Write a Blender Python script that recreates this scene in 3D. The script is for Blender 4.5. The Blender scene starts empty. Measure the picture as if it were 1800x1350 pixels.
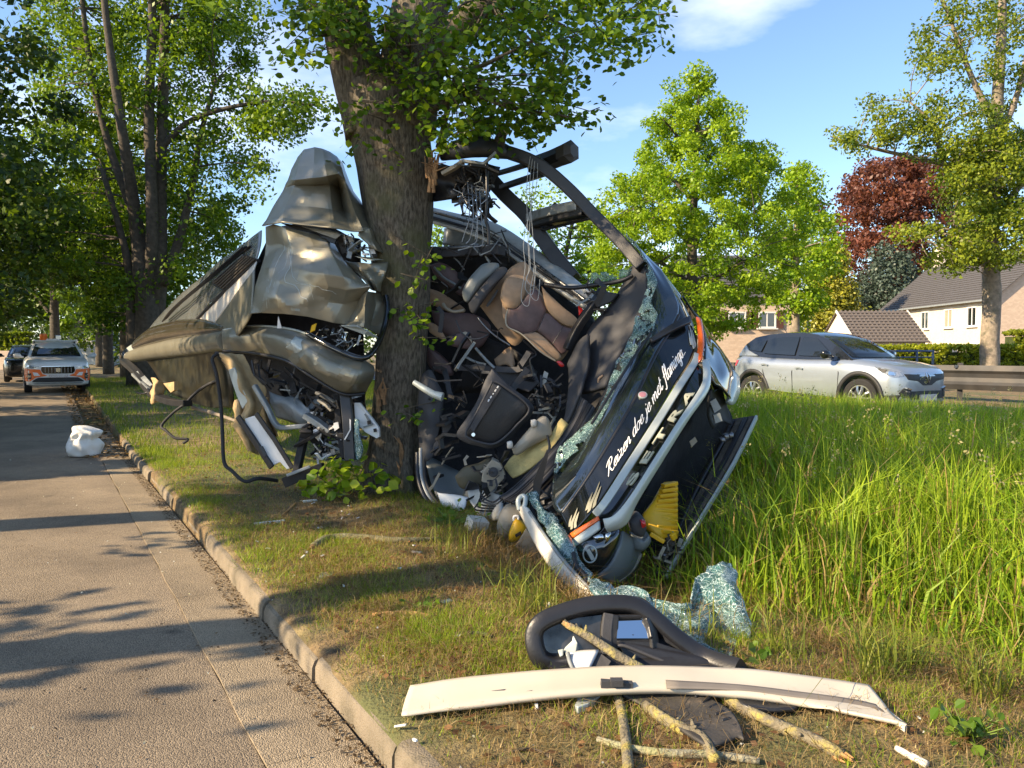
import bpy, bmesh, math, random
import numpy as np
from mathutils import Vector, Matrix, noise, geometry

SC = bpy.context.scene
COL = SC.collection
RD = random.Random(11)
NR = np.random.default_rng(11)
rad = math.radians

# ------------------------------------------------------------------ camera
CAM_H, PITCH, FPX = 1.6, rad(2.25), 1350.0
cam_data = bpy.data.cameras.new("camera")
cam_data.lens, cam_data.sensor_width = 27.0, 36.0
cam_data.clip_start, cam_data.clip_end = 0.05, 3000
cam = bpy.data.objects.new("camera", cam_data)
COL.objects.link(cam)
cam.location = (0, 0, CAM_H)
cam.rotation_euler = (rad(90) - PITCH, 0, 0)
SC.camera = cam

# ------------------------------------------------------------------ light
SUN_EL, SUN_TRAVEL = rad(29), rad(21)          # height; travel direction from +X towards +Y
SUN_STRENGTH, SKY_STRENGTH, EXPOSURE = 5.0, 0.12, 1.22
sun_data = bpy.data.lights.new("sun", 'SUN')
sun_data.energy, sun_data.angle, sun_data.color = SUN_STRENGTH, rad(0.6), (1.0, 0.79, 0.53)
sun = bpy.data.objects.new("sun", sun_data)
COL.objects.link(sun)
to_light = Vector((math.cos(SUN_TRAVEL) * math.cos(SUN_EL), math.sin(SUN_TRAVEL) * math.cos(SUN_EL), -math.sin(SUN_EL)))
sun.rotation_euler = to_light.to_track_quat('-Z', 'Y').to_euler()
sun.location = (-20, -8, 14)

world = bpy.data.worlds.new("World")
SC.world = world
world.use_nodes = True
wn, wl = world.node_tree.nodes, world.node_tree.links
wn.clear()
w_out = wn.new("ShaderNodeOutputWorld")
w_bg = wn.new("ShaderNodeBackground")
w_sky = wn.new("ShaderNodeTexSky")
w_sky.sky_type = 'NISHITA'
w_sky.sun_disc = False
w_sky.sun_elevation = SUN_EL
w_sky.sun_rotation = math.atan2(-to_light.x, -to_light.y)
w_sky.air_density, w_sky.dust_density, w_sky.ozone_density = 1.0, 0.4, 3.2
w_bg.inputs["Strength"].default_value = SKY_STRENGTH
tc = wn.new("ShaderNodeTexCoord")
mp = wn.new("ShaderNodeMapping")
mp.inputs["Scale"].default_value = (1.0, 1.0, 2.6)
mp.inputs["Location"].default_value = (0.31, 0.17, 0.0)
nz = wn.new("ShaderNodeTexNoise")
nz.inputs["Scale"].default_value, nz.inputs["Detail"].default_value, nz.inputs["Roughness"].default_value = 2.1, 7, 0.55
rp = wn.new("ShaderNodeValToRGB")
rp.color_ramp.elements[0].position, rp.color_ramp.elements[1].position = 0.55, 0.86
# thin veil thickening towards the horizon, and one soft wisp of cloud high on the right
sepz = wn.new("ShaderNodeSeparateXYZ"); wl.new(tc.outputs["Generated"], sepz.inputs[0])
hz1 = wn.new("ShaderNodeMapRange"); hz1.interpolation_type = 'SMOOTHSTEP'
hz1.inputs["From Min"].default_value, hz1.inputs["From Max"].default_value = 0.42, 0.0
hz1.inputs["To Min"].default_value, hz1.inputs["To Max"].default_value = 0.0, 0.11
wl.new(sepz.outputs["Z"], hz1.inputs["Value"])
addv = wn.new("ShaderNodeMath"); addv.operation = 'ADD'
wl.new(nz.outputs["Fac"], addv.inputs[0]); wl.new(hz1.outputs["Result"], addv.inputs[1])
vd = Vector((410, 1350, 625)).normalized()
dotn = wn.new("ShaderNodeVectorMath"); dotn.operation = 'DISTANCE'
mp2 = wn.new("ShaderNodeVectorMath"); mp2.operation = 'MULTIPLY'; mp2.inputs[1].default_value = (1.0, 1.0, 1.35)
nrmv = wn.new("ShaderNodeVectorMath"); nrmv.operation = 'NORMALIZE'
wl.new(tc.outputs["Generated"], nrmv.inputs[0]); wl.new(nrmv.outputs["Vector"], mp2.inputs[0])
wl.new(mp2.outputs["Vector"], dotn.inputs[0]); dotn.inputs[1].default_value = (vd.x, vd.y, vd.z * 1.35)
blob = wn.new("ShaderNodeMapRange"); blob.interpolation_type = 'SMOOTHSTEP'
blob.inputs["From Min"].default_value, blob.inputs["From Max"].default_value = 0.17, 0.0
blob.inputs["To Min"].default_value, blob.inputs["To Max"].default_value = 0.0, 0.19
wl.new(dotn.outputs["Value"], blob.inputs["Value"])
add2 = wn.new("ShaderNodeMath"); add2.operation = 'ADD'
wl.new(addv.outputs[0], add2.inputs[0]); wl.new(blob.outputs["Result"], add2.inputs[1])
mx = wn.new("ShaderNodeMix")
mx.data_type = 'RGBA'
mx.inputs["B"].default_value = (6.6, 6.7, 7.6, 1)
wl.new(tc.outputs["Generated"], mp.inputs["Vector"])
wl.new(mp.outputs["Vector"], nz.inputs["Vector"])
wl.new(add2.outputs[0], rp.inputs["Fac"])
wl.new(rp.outputs["Color"], mx.inputs["Factor"])
wl.new(w_sky.outputs["Color"], mx.inputs["A"])
wl.new(mx.outputs["Result"], w_bg.inputs["Color"])
wl.new(w_bg.outputs["Background"], w_out.inputs["Surface"])

SC.view_settings.view_transform = 'Standard'
SC.view_settings.look = 'None'
SC.view_settings.exposure = EXPOSURE
SC.view_settings.gamma = 1.0
SC.view_settings.use_curve_mapping = False
SC.cycles.max_bounces = 8
SC.cycles.transparent_max_bounces = 12
SC.cycles.use_denoising = True

# ------------------------------------------------------------------ points
def P(px, py, d):
    """a point d metres in front of the viewpoint, seen in the direction of photo pixel (px, py)"""
    u, v = (px - 900) / FPX, (675 - py) / FPX
    y = math.cos(PITCH) + v * math.sin(PITCH)
    z = -math.sin(PITCH) + v * math.cos(PITCH)
    k = d / y
    return Vector((u * k, d, CAM_H + z * k))

SA, CA = math.sin(rad(31.3)), math.cos(rad(31.3))     # the road runs along (-SA, CA)
def ST(s, t):
    return -SA * s + CA * t, CA * s + SA * t
def inv_ST(x, y):
    return -SA * x + CA * y, CA * x + SA * y

T_PTS = [-600, -60, -6, -3.4, -3.2, 1.11, 1.13, 1.17, 2.6, 3.3, 4.0, 4.5, 4.9, 6.0, 8.0, 12.4, 12.8, 18.6, 19.0, 60, 600]
Z_PTS = [0.2, 0.2, 0.12, 0.06, -0.06, -0.06, 0.092, 0.115, 0.165, 0.12, -0.17, -0.25, -0.15, 0.20, 0.36, 0.42, 0.34, 0.34, 0.44, 0.5, 0.6]
def smooth(a, b, x):
    q = np.clip((x - a) / (b - a), 0, 1)
    return q * q * (3 - 2 * q)
def shift(s):
    return np.interp(s, [1.5, 2.6, 3.4, 5.0, 6.4, 8.0], [-.3, 0, .75, .65, -.3, -1.1])
def t_eff(s, t):
    return t + shift(s) * smooth(1.4, 2.6, t) * (1 - smooth(6, 10, t))
def rise(s, t):
    return 0.34 * smooth(13, 30, s) * (1 - smooth(4, 12, t))
def wob(x, y, f=1.0):
    return (np.sin(x * 1.7 * f + 1.3) * np.sin(y * 2.1 * f + .4) + .6 * np.sin(x * 4.1 * f + y * 2.7 * f) + .4 * np.sin(x * 7.9 * f - y * 6.3 * f + 2)) / 2.0
def ground_z(x, y):
    x, y = np.asarray(x, float), np.asarray(y, float)
    s, t = inv_ST(x, y)
    z = np.interp(t_eff(s, t), T_PTS, Z_PTS) + rise(s, t)
    onv = smooth(1.3, 1.9, t) * (1 - smooth(12, 12.5, t))
    return z + onv * 0.03 * wob(x, y)
def gz(x, y):
    return float(ground_z(x, y))
def G(px, py, lift=0.0):
    """the point of the ground seen at photo pixel (px, py)"""
    a = P(px, py, 1.0) - Vector((0, 0, CAM_H))
    d = 1.0
    for _ in range(4000):
        q = Vector((0, 0, CAM_H)) + a * d
        if q.z <= gz(q.x, q.y):
            break
        d *= 1.003
    q.z = gz(q.x, q.y) + lift
    return q

# ------------------------------------------------------------------ objects
def link(o, parent=None):
    COL.objects.link(o)
    if parent is not None:
        o.parent = parent
    return o
def root_of(o):
    p = Vector((0, 0, 0))
    while o is not None:
        p += o.location
        o = o.parent
    return p
def tag(o, label=None, cat=None, group=None, kind=None):
    for k, v in (("label", label), ("category", cat), ("group", group), ("kind", kind)):
        if v:
            o[k] = v
    return o
def thing(name, loc, label, cat, group=None):
    o = bpy.data.objects.new(name, None)
    o.empty_display_size = 0.1
    o.location = loc
    COL.objects.link(o)
    return tag(o, label, cat, group)

def mesh(name, vs, fs, m, parent=None, smooth_sh=False, angle=None, thick=0.0, bevel=0.0, own_origin=True):
    """one mesh object; vs are world points"""
    vs = [Vector(v) for v in vs]
    if parent is not None:
        off = root_of(parent)
        loc = Vector((0, 0, 0))
    else:
        xs = [v.x for v in vs]; ys = [v.y for v in vs]
        off = Vector(((min(xs) + max(xs)) / 2, (min(ys) + max(ys)) / 2, min(v.z for v in vs)))
        loc = off
    me = bpy.data.meshes.new(name)
    me.from_pydata([tuple(v - off) for v in vs], [], fs)
    if isinstance(m, (list, tuple)):
        for k in m:
            me.materials.append(k)
    else:
        me.materials.append(m)
    if smooth_sh:
        me.polygons.foreach_set("use_smooth", [True] * len(me.polygons))
        if angle:
            me.set_sharp_from_angle(angle=rad(angle))
    me.update()
    o = bpy.data.objects.new(name, me)
    o.location = loc
    link(o, parent)
    if thick:
        md = o.modifiers.new("solid", 'SOLIDIFY')
        md.thickness, md.offset = thick, 0.0
    if bevel:
        md = o.modifiers.new("bev", 'BEVEL')
        md.width, md.segments, md.limit_method = bevel, 2, 'ANGLE'
    return o

def np_mesh(name, V, F, m, cols=None, parent=None, smooth_sh=False):
    """V (N,3) world, F (M,k)"""
    V = np.asarray(V, np.float64)
    off = np.array(root_of(parent)) if parent is not None else np.array([V[:, 0].mean(), V[:, 1].mean(), V[:, 2].min()])
    me = bpy.data.meshes.new(name)
    M, k = F.shape
    me.vertices.add(len(V)); me.loops.add(M * k); me.polygons.add(M)
    me.vertices.foreach_set("co", (V - off).astype(np.float32).ravel())
    me.loops.foreach_set("vertex_index", F.astype(np.int32).ravel())
    me.polygons.foreach_set("loop_start", np.arange(0, M * k, k, dtype=np.int32))
    if smooth_sh:
        me.polygons.foreach_set("use_smooth", np.ones(M, bool))
    if cols is not None:
        a = me.color_attributes.new("Col", 'FLOAT_COLOR', 'POINT')
        c4 = np.ones((len(V), 4), np.float32); c4[:, :3] = cols
        a.data.foreach_set("color", c4.ravel())
    me.update(calc_edges=True)
    me.validate()
    me.materials.append(m)
    o = bpy.data.objects.new(name, me)
    if parent is None:
        o.location = off
    link(o, parent)
    return o

# ------------------------------------------------------------------ shape kit
class MB:
    def __init__(self):
        self.v, self.f = [], []
    def add(self, vs, fs):
        b = len(self.v)
        self.v += [Vector(v) for v in vs]
        self.f += [[i + b for i in f] for f in fs]
        return self
    def obj(self, name, m, parent=None, **k):
        return mesh(name, self.v, self.f, m, parent, **k)

BOXF = [[0, 3, 2, 1], [4, 5, 6, 7], [0, 1, 5, 4], [1, 2, 6, 5], [2, 3, 7, 6], [3, 0, 4, 7]]
def box(c, sx, sy, sz, rz=0.0, tilt=None):
    c = Vector(c)
    mt = Matrix.Rotation(rz, 3, 'Z')
    if tilt is not None:
        mt = mt @ tilt
    vs = [c + mt @ Vector((a * sx / 2, b * sy / 2, e * sz / 2)) for e in (-1, 1) for a, b in ((-1, -1), (1, -1), (1, 1), (-1, 1))]
    return vs, BOXF

def frames(pts):
    n = len(pts)
    tan = []
    for i in range(n):
        a = pts[min(i + 1, n - 1)] - pts[max(i - 1, 0)]
        tan.append(a.normalized() if a.length > 1e-9 else Vector((0, 0, 1)))
    up = Vector((0, 0, 1)) if abs(tan[0].z) < .9 else Vector((0, 1, 0))
    nrm = (up - tan[0] * up.dot(tan[0])).normalized()
    out = []
    for i in range(n):
        nrm = nrm - tan[i] * nrm.dot(tan[i])
        nrm = nrm.normalized() if nrm.length > 1e-6 else tan[i].orthogonal().normalized()
        out.append((tan[i], nrm, tan[i].cross(nrm)))
    return out

def sweep(pts, section):
    """section(i) gives a list of (a, b) offsets along normal and binormal"""
    fr = frames(pts)
    vs, fs = [], []
    k = None
    for i, p in enumerate(pts):
        sec = section(i)
        k = len(sec)
        for a, b in sec:
            vs.append(p + fr[i][1] * a + fr[i][2] * b)
    for i in range(len(pts) - 1):
        for j in range(k):
            a, b = i * k + j, i * k + (j + 1) % k
            fs.append([a, b, b + k, a + k])
    fs.append(list(range(k))[::-1])
    fs.append([(len(pts) - 1) * k + j for j in range(k)])
    return vs, fs

def tube(pts, r, n=8):
    rr = r if isinstance(r, (list, tuple)) else [r] * len(pts)
    return sweep(pts, lambda i: [(rr[i] * math.cos(2 * math.pi * j / n), rr[i] * math.sin(2 * math.pi * j / n)) for j in range(n)])
def bar(pts, w, h):
    return sweep(pts, lambda i: [(-h / 2, -w / 2), (h / 2, -w / 2), (h / 2, w / 2), (-h / 2, w / 2)])

def cr(p0, p1, p2, p3, t, k=0.5):
    t2, t3 = t * t, t * t * t
    m1, m2 = (p2 - p0) * k, (p3 - p1) * k
    return p1 * (2 * t3 - 3 * t2 + 1) + m1 * (t3 - 2 * t2 + t) + p2 * (-2 * t3 + 3 * t2) + m2 * (t3 - t2)
def curve(pts, n=6, k=0.5):
    if len(pts) < 2 or n < 2:
        return list(pts)
    q = [pts[0]] + list(pts) + [pts[-1]]
    out = []
    for i in range(1, len(q) - 2):
        for j in range(n):
            out.append(cr(q[i - 1], q[i], q[i + 1], q[i + 2], j / n, k))
    out.append(pts[-1])
    return out
ON_GROUND = [False]
def rest(p):
    """bring a point that would lie inside the ground up to its surface, along the line of sight"""
    c = Vector((0, 0, CAM_H)); f = 1.0
    for _ in range(300):
        q = c + (p - c) * f
        if q.z > gz(q.x, q.y) + .025:
            break
        f *= .994
    return q
def PP(lst):
    out = [P(*a) if not isinstance(a, Vector) else a for a in lst]
    return [rest(p) for p in out] if ON_GROUND[0] else out

def polyline(pts, n):
    out = []
    for a_, b_ in zip(pts[:-1], pts[1:]):
        out += [a_.lerp(b_, j / n) for j in range(n)]
    return out + [pts[-1]]
def grid(rows, nu=5, nv=5, k=0.5, crumple=None, seed=0, creases=None):
    if k == 'flat':
        rows = [polyline(PP(r), nu) for r in rows]
        cols = [polyline(list(c), nv) for c in zip(*rows)]
        rows = [list(r) for r in zip(*cols)]
        return finish_grid(rows, crumple, seed, creases)
    rows = [curve(PP(r), nu, k) for r in rows]
    cols = list(zip(*rows))
    cols = [curve(list(c), nv, k) for c in cols]
    rows = [list(r) for r in zip(*cols)]
    return finish_grid(rows, crumple, seed, creases)
def finish_grid(rows, crumple, seed, creases):
    if crumple:
        amp, sc = crumple
        for r in rows:
            for i, p in enumerate(r):
                q = p * sc + Vector((seed * 3.1, seed * 1.7, 0))
                d = noise.noise_vector(q) * amp + noise.noise_vector(q * 2.7) * amp * .4
                ridge = (0.5 - abs(noise.noise(q * 1.3))) * amp
                r[i] = p + d + Vector((0, -1, .3)) * ridge
    if creases:
        # folds of bent sheet metal: flat facets meeting in sharp lines
        cnt, slope, wdt = creases
        rr = random.Random(seed * 7 + 1)
        flat = [p for r in rows for p in r]
        cs = []
        for _ in range(cnt):
            c = rr.choice(flat)
            th = rr.uniform(0, math.pi)
            cs.append((c.copy(), Vector((math.cos(th), 0, math.sin(th))), slope * rr.choice((-1, 1, 1)) * rr.uniform(.5, 1.2), wdt * rr.uniform(.5, 1.3)))
        for r in rows:
            for i, p in enumerate(r):
                q = p.copy()
                for c, n_, a_, w_ in cs:
                    along = (p - c).dot(Vector((-n_.z, 0, n_.x)))
                    fade = max(0.0, 1 - abs(along) / (w_ * 3.2))
                    q.y -= a_ * max(0.0, w_ - abs((p - c).dot(n_))) * fade
                r[i] = q
    return rows
def grid_faces(rows):
    n = len(rows[0])
    vs = [p for r in rows for p in r]
    fs = [[i * n + j, i * n + j + 1, (i + 1) * n + j + 1, (i + 1) * n + j] for i in range(len(rows) - 1) for j in range(n - 1)]
    return vs, fs
def patch(name, rows, m, parent=None, nu=5, nv=5, k=0.5, crumple=None, thick=0.012, seed=0, angle=None, sm=True, creases=None):
    vs, fs = grid_faces(grid(rows, nu, nv, k, crumple, seed, creases))
    return mesh(name, vs, fs, m, parent, smooth_sh=sm, angle=angle, thick=thick)

def prism_geo(outline, thick, direction=None):
    pts = PP(outline)
    c = sum(pts, Vector()) / len(pts)
    if direction is None:
        n = Vector((0, 0, 0))
        for i in range(len(pts)):
            n += (pts[i] - c).cross(pts[(i + 1) % len(pts)] - c)
        n.normalize()
        if n.dot(c - Vector((0, 0, CAM_H))) < 0:
            n = -n
        direction = n
    tri = geometry.tessellate_polygon([pts])
    k = len(pts)
    vs = pts + [p + direction * thick for p in pts]
    fs = [list(t) for t in tri] + [[i + k for i in reversed(t)] for t in tri]
    fs += [[i, (i + 1) % k, (i + 1) % k + k, i + k] for i in range(k)]
    return vs, fs
def prism(name, outline, m, parent=None, thick=0.03, bevel=0.0, direction=None):
    vs, fs = prism_geo(outline, thick, direction)
    me = mesh(name, vs, fs, m, parent, bevel=bevel)
    b = bmesh.new(); b.from_mesh(me.data); bmesh.ops.recalc_face_normals(b, faces=b.faces); b.to_mesh(me.data); b.free()
    return me
def dome_geo(outline, bulge, back=0.04, n=4, rounds=(1, .97, .88, .7, .4)):
    pts = curve(PP(outline) + [PP(outline)[0]], n)[:-1]
    c = sum(pts, Vector()) / len(pts)
    nr = Vector((0, 0, 0))
    for i in range(len(pts)):
        nr += (pts[i] - c).cross(pts[(i + 1) % len(pts)] - c)
    nr.normalize()
    if nr.dot(c - Vector((0, 0, CAM_H))) > 0:
        nr = -nr
    k = len(pts)
    vs = [p - nr * back for p in pts]
    fs = []
    for f in rounds:
        vs += [c + (p - c) * f + nr * bulge * math.sqrt(max(0, 1 - f * f)) for p in pts]
    L = len(rounds) + 1
    for i in range(L - 1):
        for j in range(k):
            fs.append([i * k + j, i * k + (j + 1) % k, (i + 1) * k + (j + 1) % k, (i + 1) * k + j])
    vs.append(c + nr * bulge)
    for j in range(k):
        fs.append([(L - 1) * k + j, (L - 1) * k + (j + 1) % k, len(vs) - 1])
    fs.append(list(range(k))[::-1])
    return vs, fs
def dome(name, outline, m, parent=None, bulge=0.05, back=0.04, n=4, **kw):
    vs, fs = dome_geo(outline, bulge, back, n, **kw)
    o = mesh(name, vs, fs, m, parent, smooth_sh=True, angle=50)
    b = bmesh.new(); b.from_mesh(o.data); bmesh.ops.recalc_face_normals(b, faces=b.faces); b.to_mesh(o.data); b.free()
    return o
def rod(name, pts, r, m, parent=None, n=8, sm=6, k=.5):
    vs, fs = tube(curve(PP(pts), sm, k), r, n) if not isinstance(r, list) else tube(PP(pts), r, n)
    return mesh(name, vs, fs, m, parent, smooth_sh=True, angle=60)
def beam(name, pts, w, h, m, parent=None, sm=1, bevel=0.006):
    vs, fs = bar(curve(PP(pts), sm), w, h)
    return mesh(name, vs, fs, m, parent, bevel=bevel)
def copy_tree(o, parent=None):
    c = o.copy(); COL.objects.link(c)
    if parent is not None:
        c.parent = parent
    for ch in list(o.children):
        copy_tree(ch, c)
    return c

# ------------------------------------------------------------------ materials
def M(name, col, rough=.5, metal=0., var=.18, vs=5., bump=0., bs=60., coat=0., spec=.5, col2=None, mixs=3., lo=.45, hi=.6, trans=0., alpha=1., attr=False, rvar=0.):
    m = bpy.data.materials.new(name)
    m.use_nodes = True
    n, l = m.node_tree.nodes, m.node_tree.links
    b = n["Principled BSDF"]
    b.inputs["Roughness"].default_value = rough
    b.inputs["Metallic"].default_value = metal
    b.inputs["Coat Weight"].default_value = coat
    b.inputs["Coat Roughness"].default_value = .06
    b.inputs["Specular IOR Level"].default_value = spec
    b.inputs["Transmission Weight"].default_value = trans
    b.inputs["Alpha"].default_value = alpha
    co = n.new("ShaderNodeTexCoord").outputs["Object"]
    if attr:
        a = n.new("ShaderNodeVertexColor"); a.layer_name = "Col"
        src = a.outputs["Color"]
    else:
        nz = n.new("ShaderNodeTexNoise")
        nz.inputs["Scale"].default_value, nz.inputs["Detail"].default_value = vs, 6
        l.new(co, nz.inputs["Vector"])
        r = n.new("ShaderNodeValToRGB")
        r.color_ramp.elements[0].position, r.color_ramp.elements[1].position = .3, .7
        r.color_ramp.elements[0].color = (*[c * (1 - var) for c in col], 1)
        r.color_ramp.elements[1].color = (*[min(1, c * (1 + var)) for c in col], 1)
        l.new(nz.outputs["Fac"], r.inputs["Fac"])
        src = r.outputs["Color"]
        if col2 is not None:
            n2 = n.new("ShaderNodeTexNoise")
            n2.inputs["Scale"].default_value, n2.inputs["Detail"].default_value, n2.inputs["Roughness"].default_value = mixs, 8, .65
            l.new(co, n2.inputs["Vector"])
            r2 = n.new("ShaderNodeValToRGB")
            r2.color_ramp.elements[0].position, r2.color_ramp.elements[1].position = lo, hi
            l.new(n2.outputs["Fac"], r2.inputs["Fac"])
            mm = n.new("ShaderNodeMix"); mm.data_type = 'RGBA'
            mm.inputs["B"].default_value = (*col2, 1)
            l.new(r2.outputs["Color"], mm.inputs["Factor"]); l.new(src, mm.inputs["A"])
            src = mm.outputs["Result"]
    l.new(src, b.inputs["Base Color"])
    if rvar:
        n3 = n.new("ShaderNodeTexNoise"); n3.inputs["Scale"].default_value = vs * 2.3; n3.inputs["Detail"].default_value = 8
        l.new(co, n3.inputs["Vector"])
        mr = n.new("ShaderNodeMapRange")
        mr.inputs["From Min"].default_value, mr.inputs["From Max"].default_value = .35, .65
        mr.inputs["To Min"].default_value, mr.inputs["To Max"].default_value = max(.02, rough - rvar), min(1, rough + rvar)
        l.new(n3.outputs["Fac"], mr.inputs["Value"]); l.new(mr.outputs["Result"], b.inputs["Roughness"])
    if bump:
        nb = n.new("ShaderNodeTexNoise")
        nb.inputs["Scale"].default_value, nb.inputs["Detail"].default_value = bs, 5
        l.new(co, nb.inputs["Vector"])
        bm_ = n.new("ShaderNodeBump")
        bm_.inputs["Strength"].default_value, bm_.inputs["Distance"].default_value = bump, 0.02
        l.new(nb.outputs["Fac"], bm_.inputs["Height"]); l.new(bm_.outputs["Normal"], b.inputs["Normal"])
    return m

def leaf_mat(name, rough=.45, back=.45, warm=(1.25, 1.15, .55)):
    m = bpy.data.materials.new(name); m.use_nodes = True
    n, l = m.node_tree.nodes, m.node_tree.links
    b = n["Principled BSDF"]; out = n["Material Output"]
    b.inputs["Roughness"].default_value = rough
    b.inputs["Specular IOR Level"].default_value = .35
    a = n.new("ShaderNodeVertexColor"); a.layer_name = "Col"
    l.new(a.outputs["Color"], b.inputs["Base Color"])
    t = n.new("ShaderNodeBsdfTranslucent")
    mm = n.new("ShaderNodeMix"); mm.data_type = 'RGBA'; mm.blend_type = 'MULTIPLY'
    mm.inputs["Factor"].default_value = 1
    mm.inputs["B"].default_value = (*warm, 1)
    mm.clamp_result = False
    l.new(a.outputs["Color"], mm.inputs["A"]); l.new(mm.outputs["Result"], t.inputs["Color"])
    ms = n.new("ShaderNodeMixShader"); ms.inputs["Fac"].default_value = back
    l.new(b.outputs["BSDF"], ms.inputs[1]); l.new(t.outputs["BSDF"], ms.inputs[2])
    l.new(ms.outputs["Shader"], out.inputs["Surface"])
    return m

def shatter_mat(name, scale=22., tint=(.42, .66, .62), white=(.62, .80, .76), cover=.45, holes=0):
    """laminated glass broken into a web of pale cracks"""
    m = bpy.data.materials.new(name); m.use_nodes = True
    n, l = m.node_tree.nodes, m.node_tree.links
    out = n["Material Output"]; b = n["Principled BSDF"]
    co = n.new("ShaderNodeTexCoord").outputs["Object"]
    nz = n.new("ShaderNodeTexNoise"); nz.inputs["Scale"].default_value = 9; nz.inputs["Detail"].default_value = 4
    l.new(co, nz.inputs["Vector"])
    add = n.new("ShaderNodeMix"); add.data_type = 'RGBA'; add.blend_type = 'LINEAR_LIGHT'; add.inputs["Factor"].default_value = .09
    l.new(co, add.inputs["A"]); l.new(nz.outputs["Color"], add.inputs["B"])
    facs = []
    for s, w in ((scale, .035), (scale * 2.3, .05)):
        v = n.new("ShaderNodeTexVoronoi"); v.feature = 'DISTANCE_TO_EDGE'; v.inputs["Scale"].default_value = s
        l.new(add.outputs["Result"], v.inputs["Vector"])
        r = n.new("ShaderNodeValToRGB")
        r.color_ramp.elements[0].color = (1, 1, 1, 1); r.color_ramp.elements[1].color = (0, 0, 0, 1)
        r.color_ramp.elements[0].position, r.color_ramp.elements[1].position = w * .6, w * 1.6
        l.new(v.outputs["Distance"], r.inputs["Fac"]); facs.append(r.outputs["Color"])
    n2 = n.new("ShaderNodeTexNoise"); n2.inputs["Scale"].default_value = 7; n2.inputs["Detail"].default_value = 6
    l.new(co, n2.inputs["Vector"])
    r2 = n.new("ShaderNodeValToRGB"); r2.color_ramp.elements[0].position, r2.color_ramp.elements[1].position = 1 - cover - .12, 1 - cover + .16
    l.new(n2.outputs["Fac"], r2.inputs["Fac"])
    ml = n.new("ShaderNodeMix"); ml.data_type = 'RGBA'; ml.blend_type = 'MULTIPLY'; ml.inputs["Factor"].default_value = 1
    l.new(facs[1], ml.inputs["A"]); l.new(r2.outputs["Color"], ml.inputs["B"])
    mxn = n.new("ShaderNodeMix"); mxn.data_type = 'RGBA'; mxn.blend_type = 'LIGHTEN'; mxn.inputs["Factor"].default_value = 1
    l.new(facs[0], mxn.inputs["A"]); l.new(ml.outputs["Result"], mxn.inputs["B"])
    b.inputs["Base Color"].default_value = (*white, 1); b.inputs["Roughness"].default_value = .35
    tr = n.new("ShaderNodeBsdfTransparent"); tr.inputs["Color"].default_value = (*tint, 1)
    gl = n.new("ShaderNodeBsdfGlossy"); gl.inputs["Roughness"].default_value = .08
    fr = n.new("ShaderNodeFresnel"); fr.inputs["IOR"].default_value = 1.6
    df = n.new("ShaderNodeBsdfDiffuse"); df.inputs["Color"].default_value = (tint[0] * .45, tint[1] * .55, tint[2] * .55, 1)
    m0 = n.new("ShaderNodeMixShader"); m0.inputs["Fac"].default_value = .22
    l.new(tr.outputs[0], m0.inputs[1]); l.new(df.outputs[0], m0.inputs[2])
    m1 = n.new("ShaderNodeMixShader"); l.new(fr.outputs["Fac"], m1.inputs["Fac"]); l.new(m0.outputs[0], m1.inputs[1]); l.new(gl.outputs[0], m1.inputs[2])
    m2 = n.new("ShaderNodeMixShader"); mk = n.new("ShaderNodeMath"); mk.operation = "MULTIPLY"; mk.inputs[1].default_value = .72
    l.new(mxn.outputs["Result"], mk.inputs[0]); l.new(mk.outputs[0], m2.inputs["Fac"]); l.new(m1.outputs[0], m2.inputs[1]); l.new(b.outputs["BSDF"], m2.inputs[2])
    last = m2
    if holes:
        nh = n.new("ShaderNodeTexNoise"); nh.inputs["Scale"].default_value = 13; nh.inputs["Detail"].default_value = 5
        l.new(co, nh.inputs["Vector"])
        rh = n.new("ShaderNodeValToRGB"); rh.color_ramp.elements[0].position, rh.color_ramp.elements[1].position = 1 - holes, 1 - holes + .03
        l.new(nh.outputs["Fac"], rh.inputs["Fac"])
        tt = n.new("ShaderNodeBsdfTransparent")
        m3 = n.new("ShaderNodeMixShader"); l.new(rh.outputs["Color"], m3.inputs["Fac"]); l.new(m2.outputs[0], m3.inputs[1]); l.new(tt.outputs[0], m3.inputs[2])
        last = m3
    l.new(last.outputs[0], out.inputs["Surface"])
    bp = n.new("ShaderNodeBump"); bp.inputs["Strength"].default_value = .6; bp.inputs["Distance"].default_value = .01
    l.new(facs[0], bp.inputs["Height"]); l.new(bp.outputs["Normal"], gl.inputs["Normal"]); l.new(bp.outputs["Normal"], b.inputs["Normal"])
    return m

MAT = {}
MAT['black'] = M("black_plastic", (.016, .016, .018), .40, var=.3, bump=.08, bs=90)
MAT['gloss'] = M("black_gloss", (.006, .007, .007), .07, var=.1, coat=.6, rvar=.04, vs=3)
MAT['rubber'] = M("rubber", (.022, .022, .023), .75, var=.25, bump=.15)
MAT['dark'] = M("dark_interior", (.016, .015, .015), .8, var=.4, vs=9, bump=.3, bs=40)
MAT['softgrey'] = M("soft_grey_panel", (.05, .05, .054), .7, var=.15, bump=.15, bs=220)
MAT['steel'] = M("raw_steel", (.20, .20, .20), .38, .9, var=.3, vs=12, bump=.1, rvar=.15)
MAT['greymetal'] = M("grey_painted_metal", (.26, .28, .28), .42, .25, var=.2, vs=9, rvar=.1, col2=(.12, .11, .1), mixs=7, lo=.58, hi=.75)
MAT['gold'] = M("bronze_metallic_paint", (.235, .220, .165), .40, .45, var=.10, vs=3, coat=.25, rvar=.04)
MAT['goldside'] = M("bronze_paint_far", (.23, .215, .165), .33, .5, var=.08, vs=2, coat=.4, rvar=.06)
MAT['silver'] = M("silver_trim_paint", (.43, .47, .44), .38, .15, var=.06, coat=.3, rvar=.06)
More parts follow.
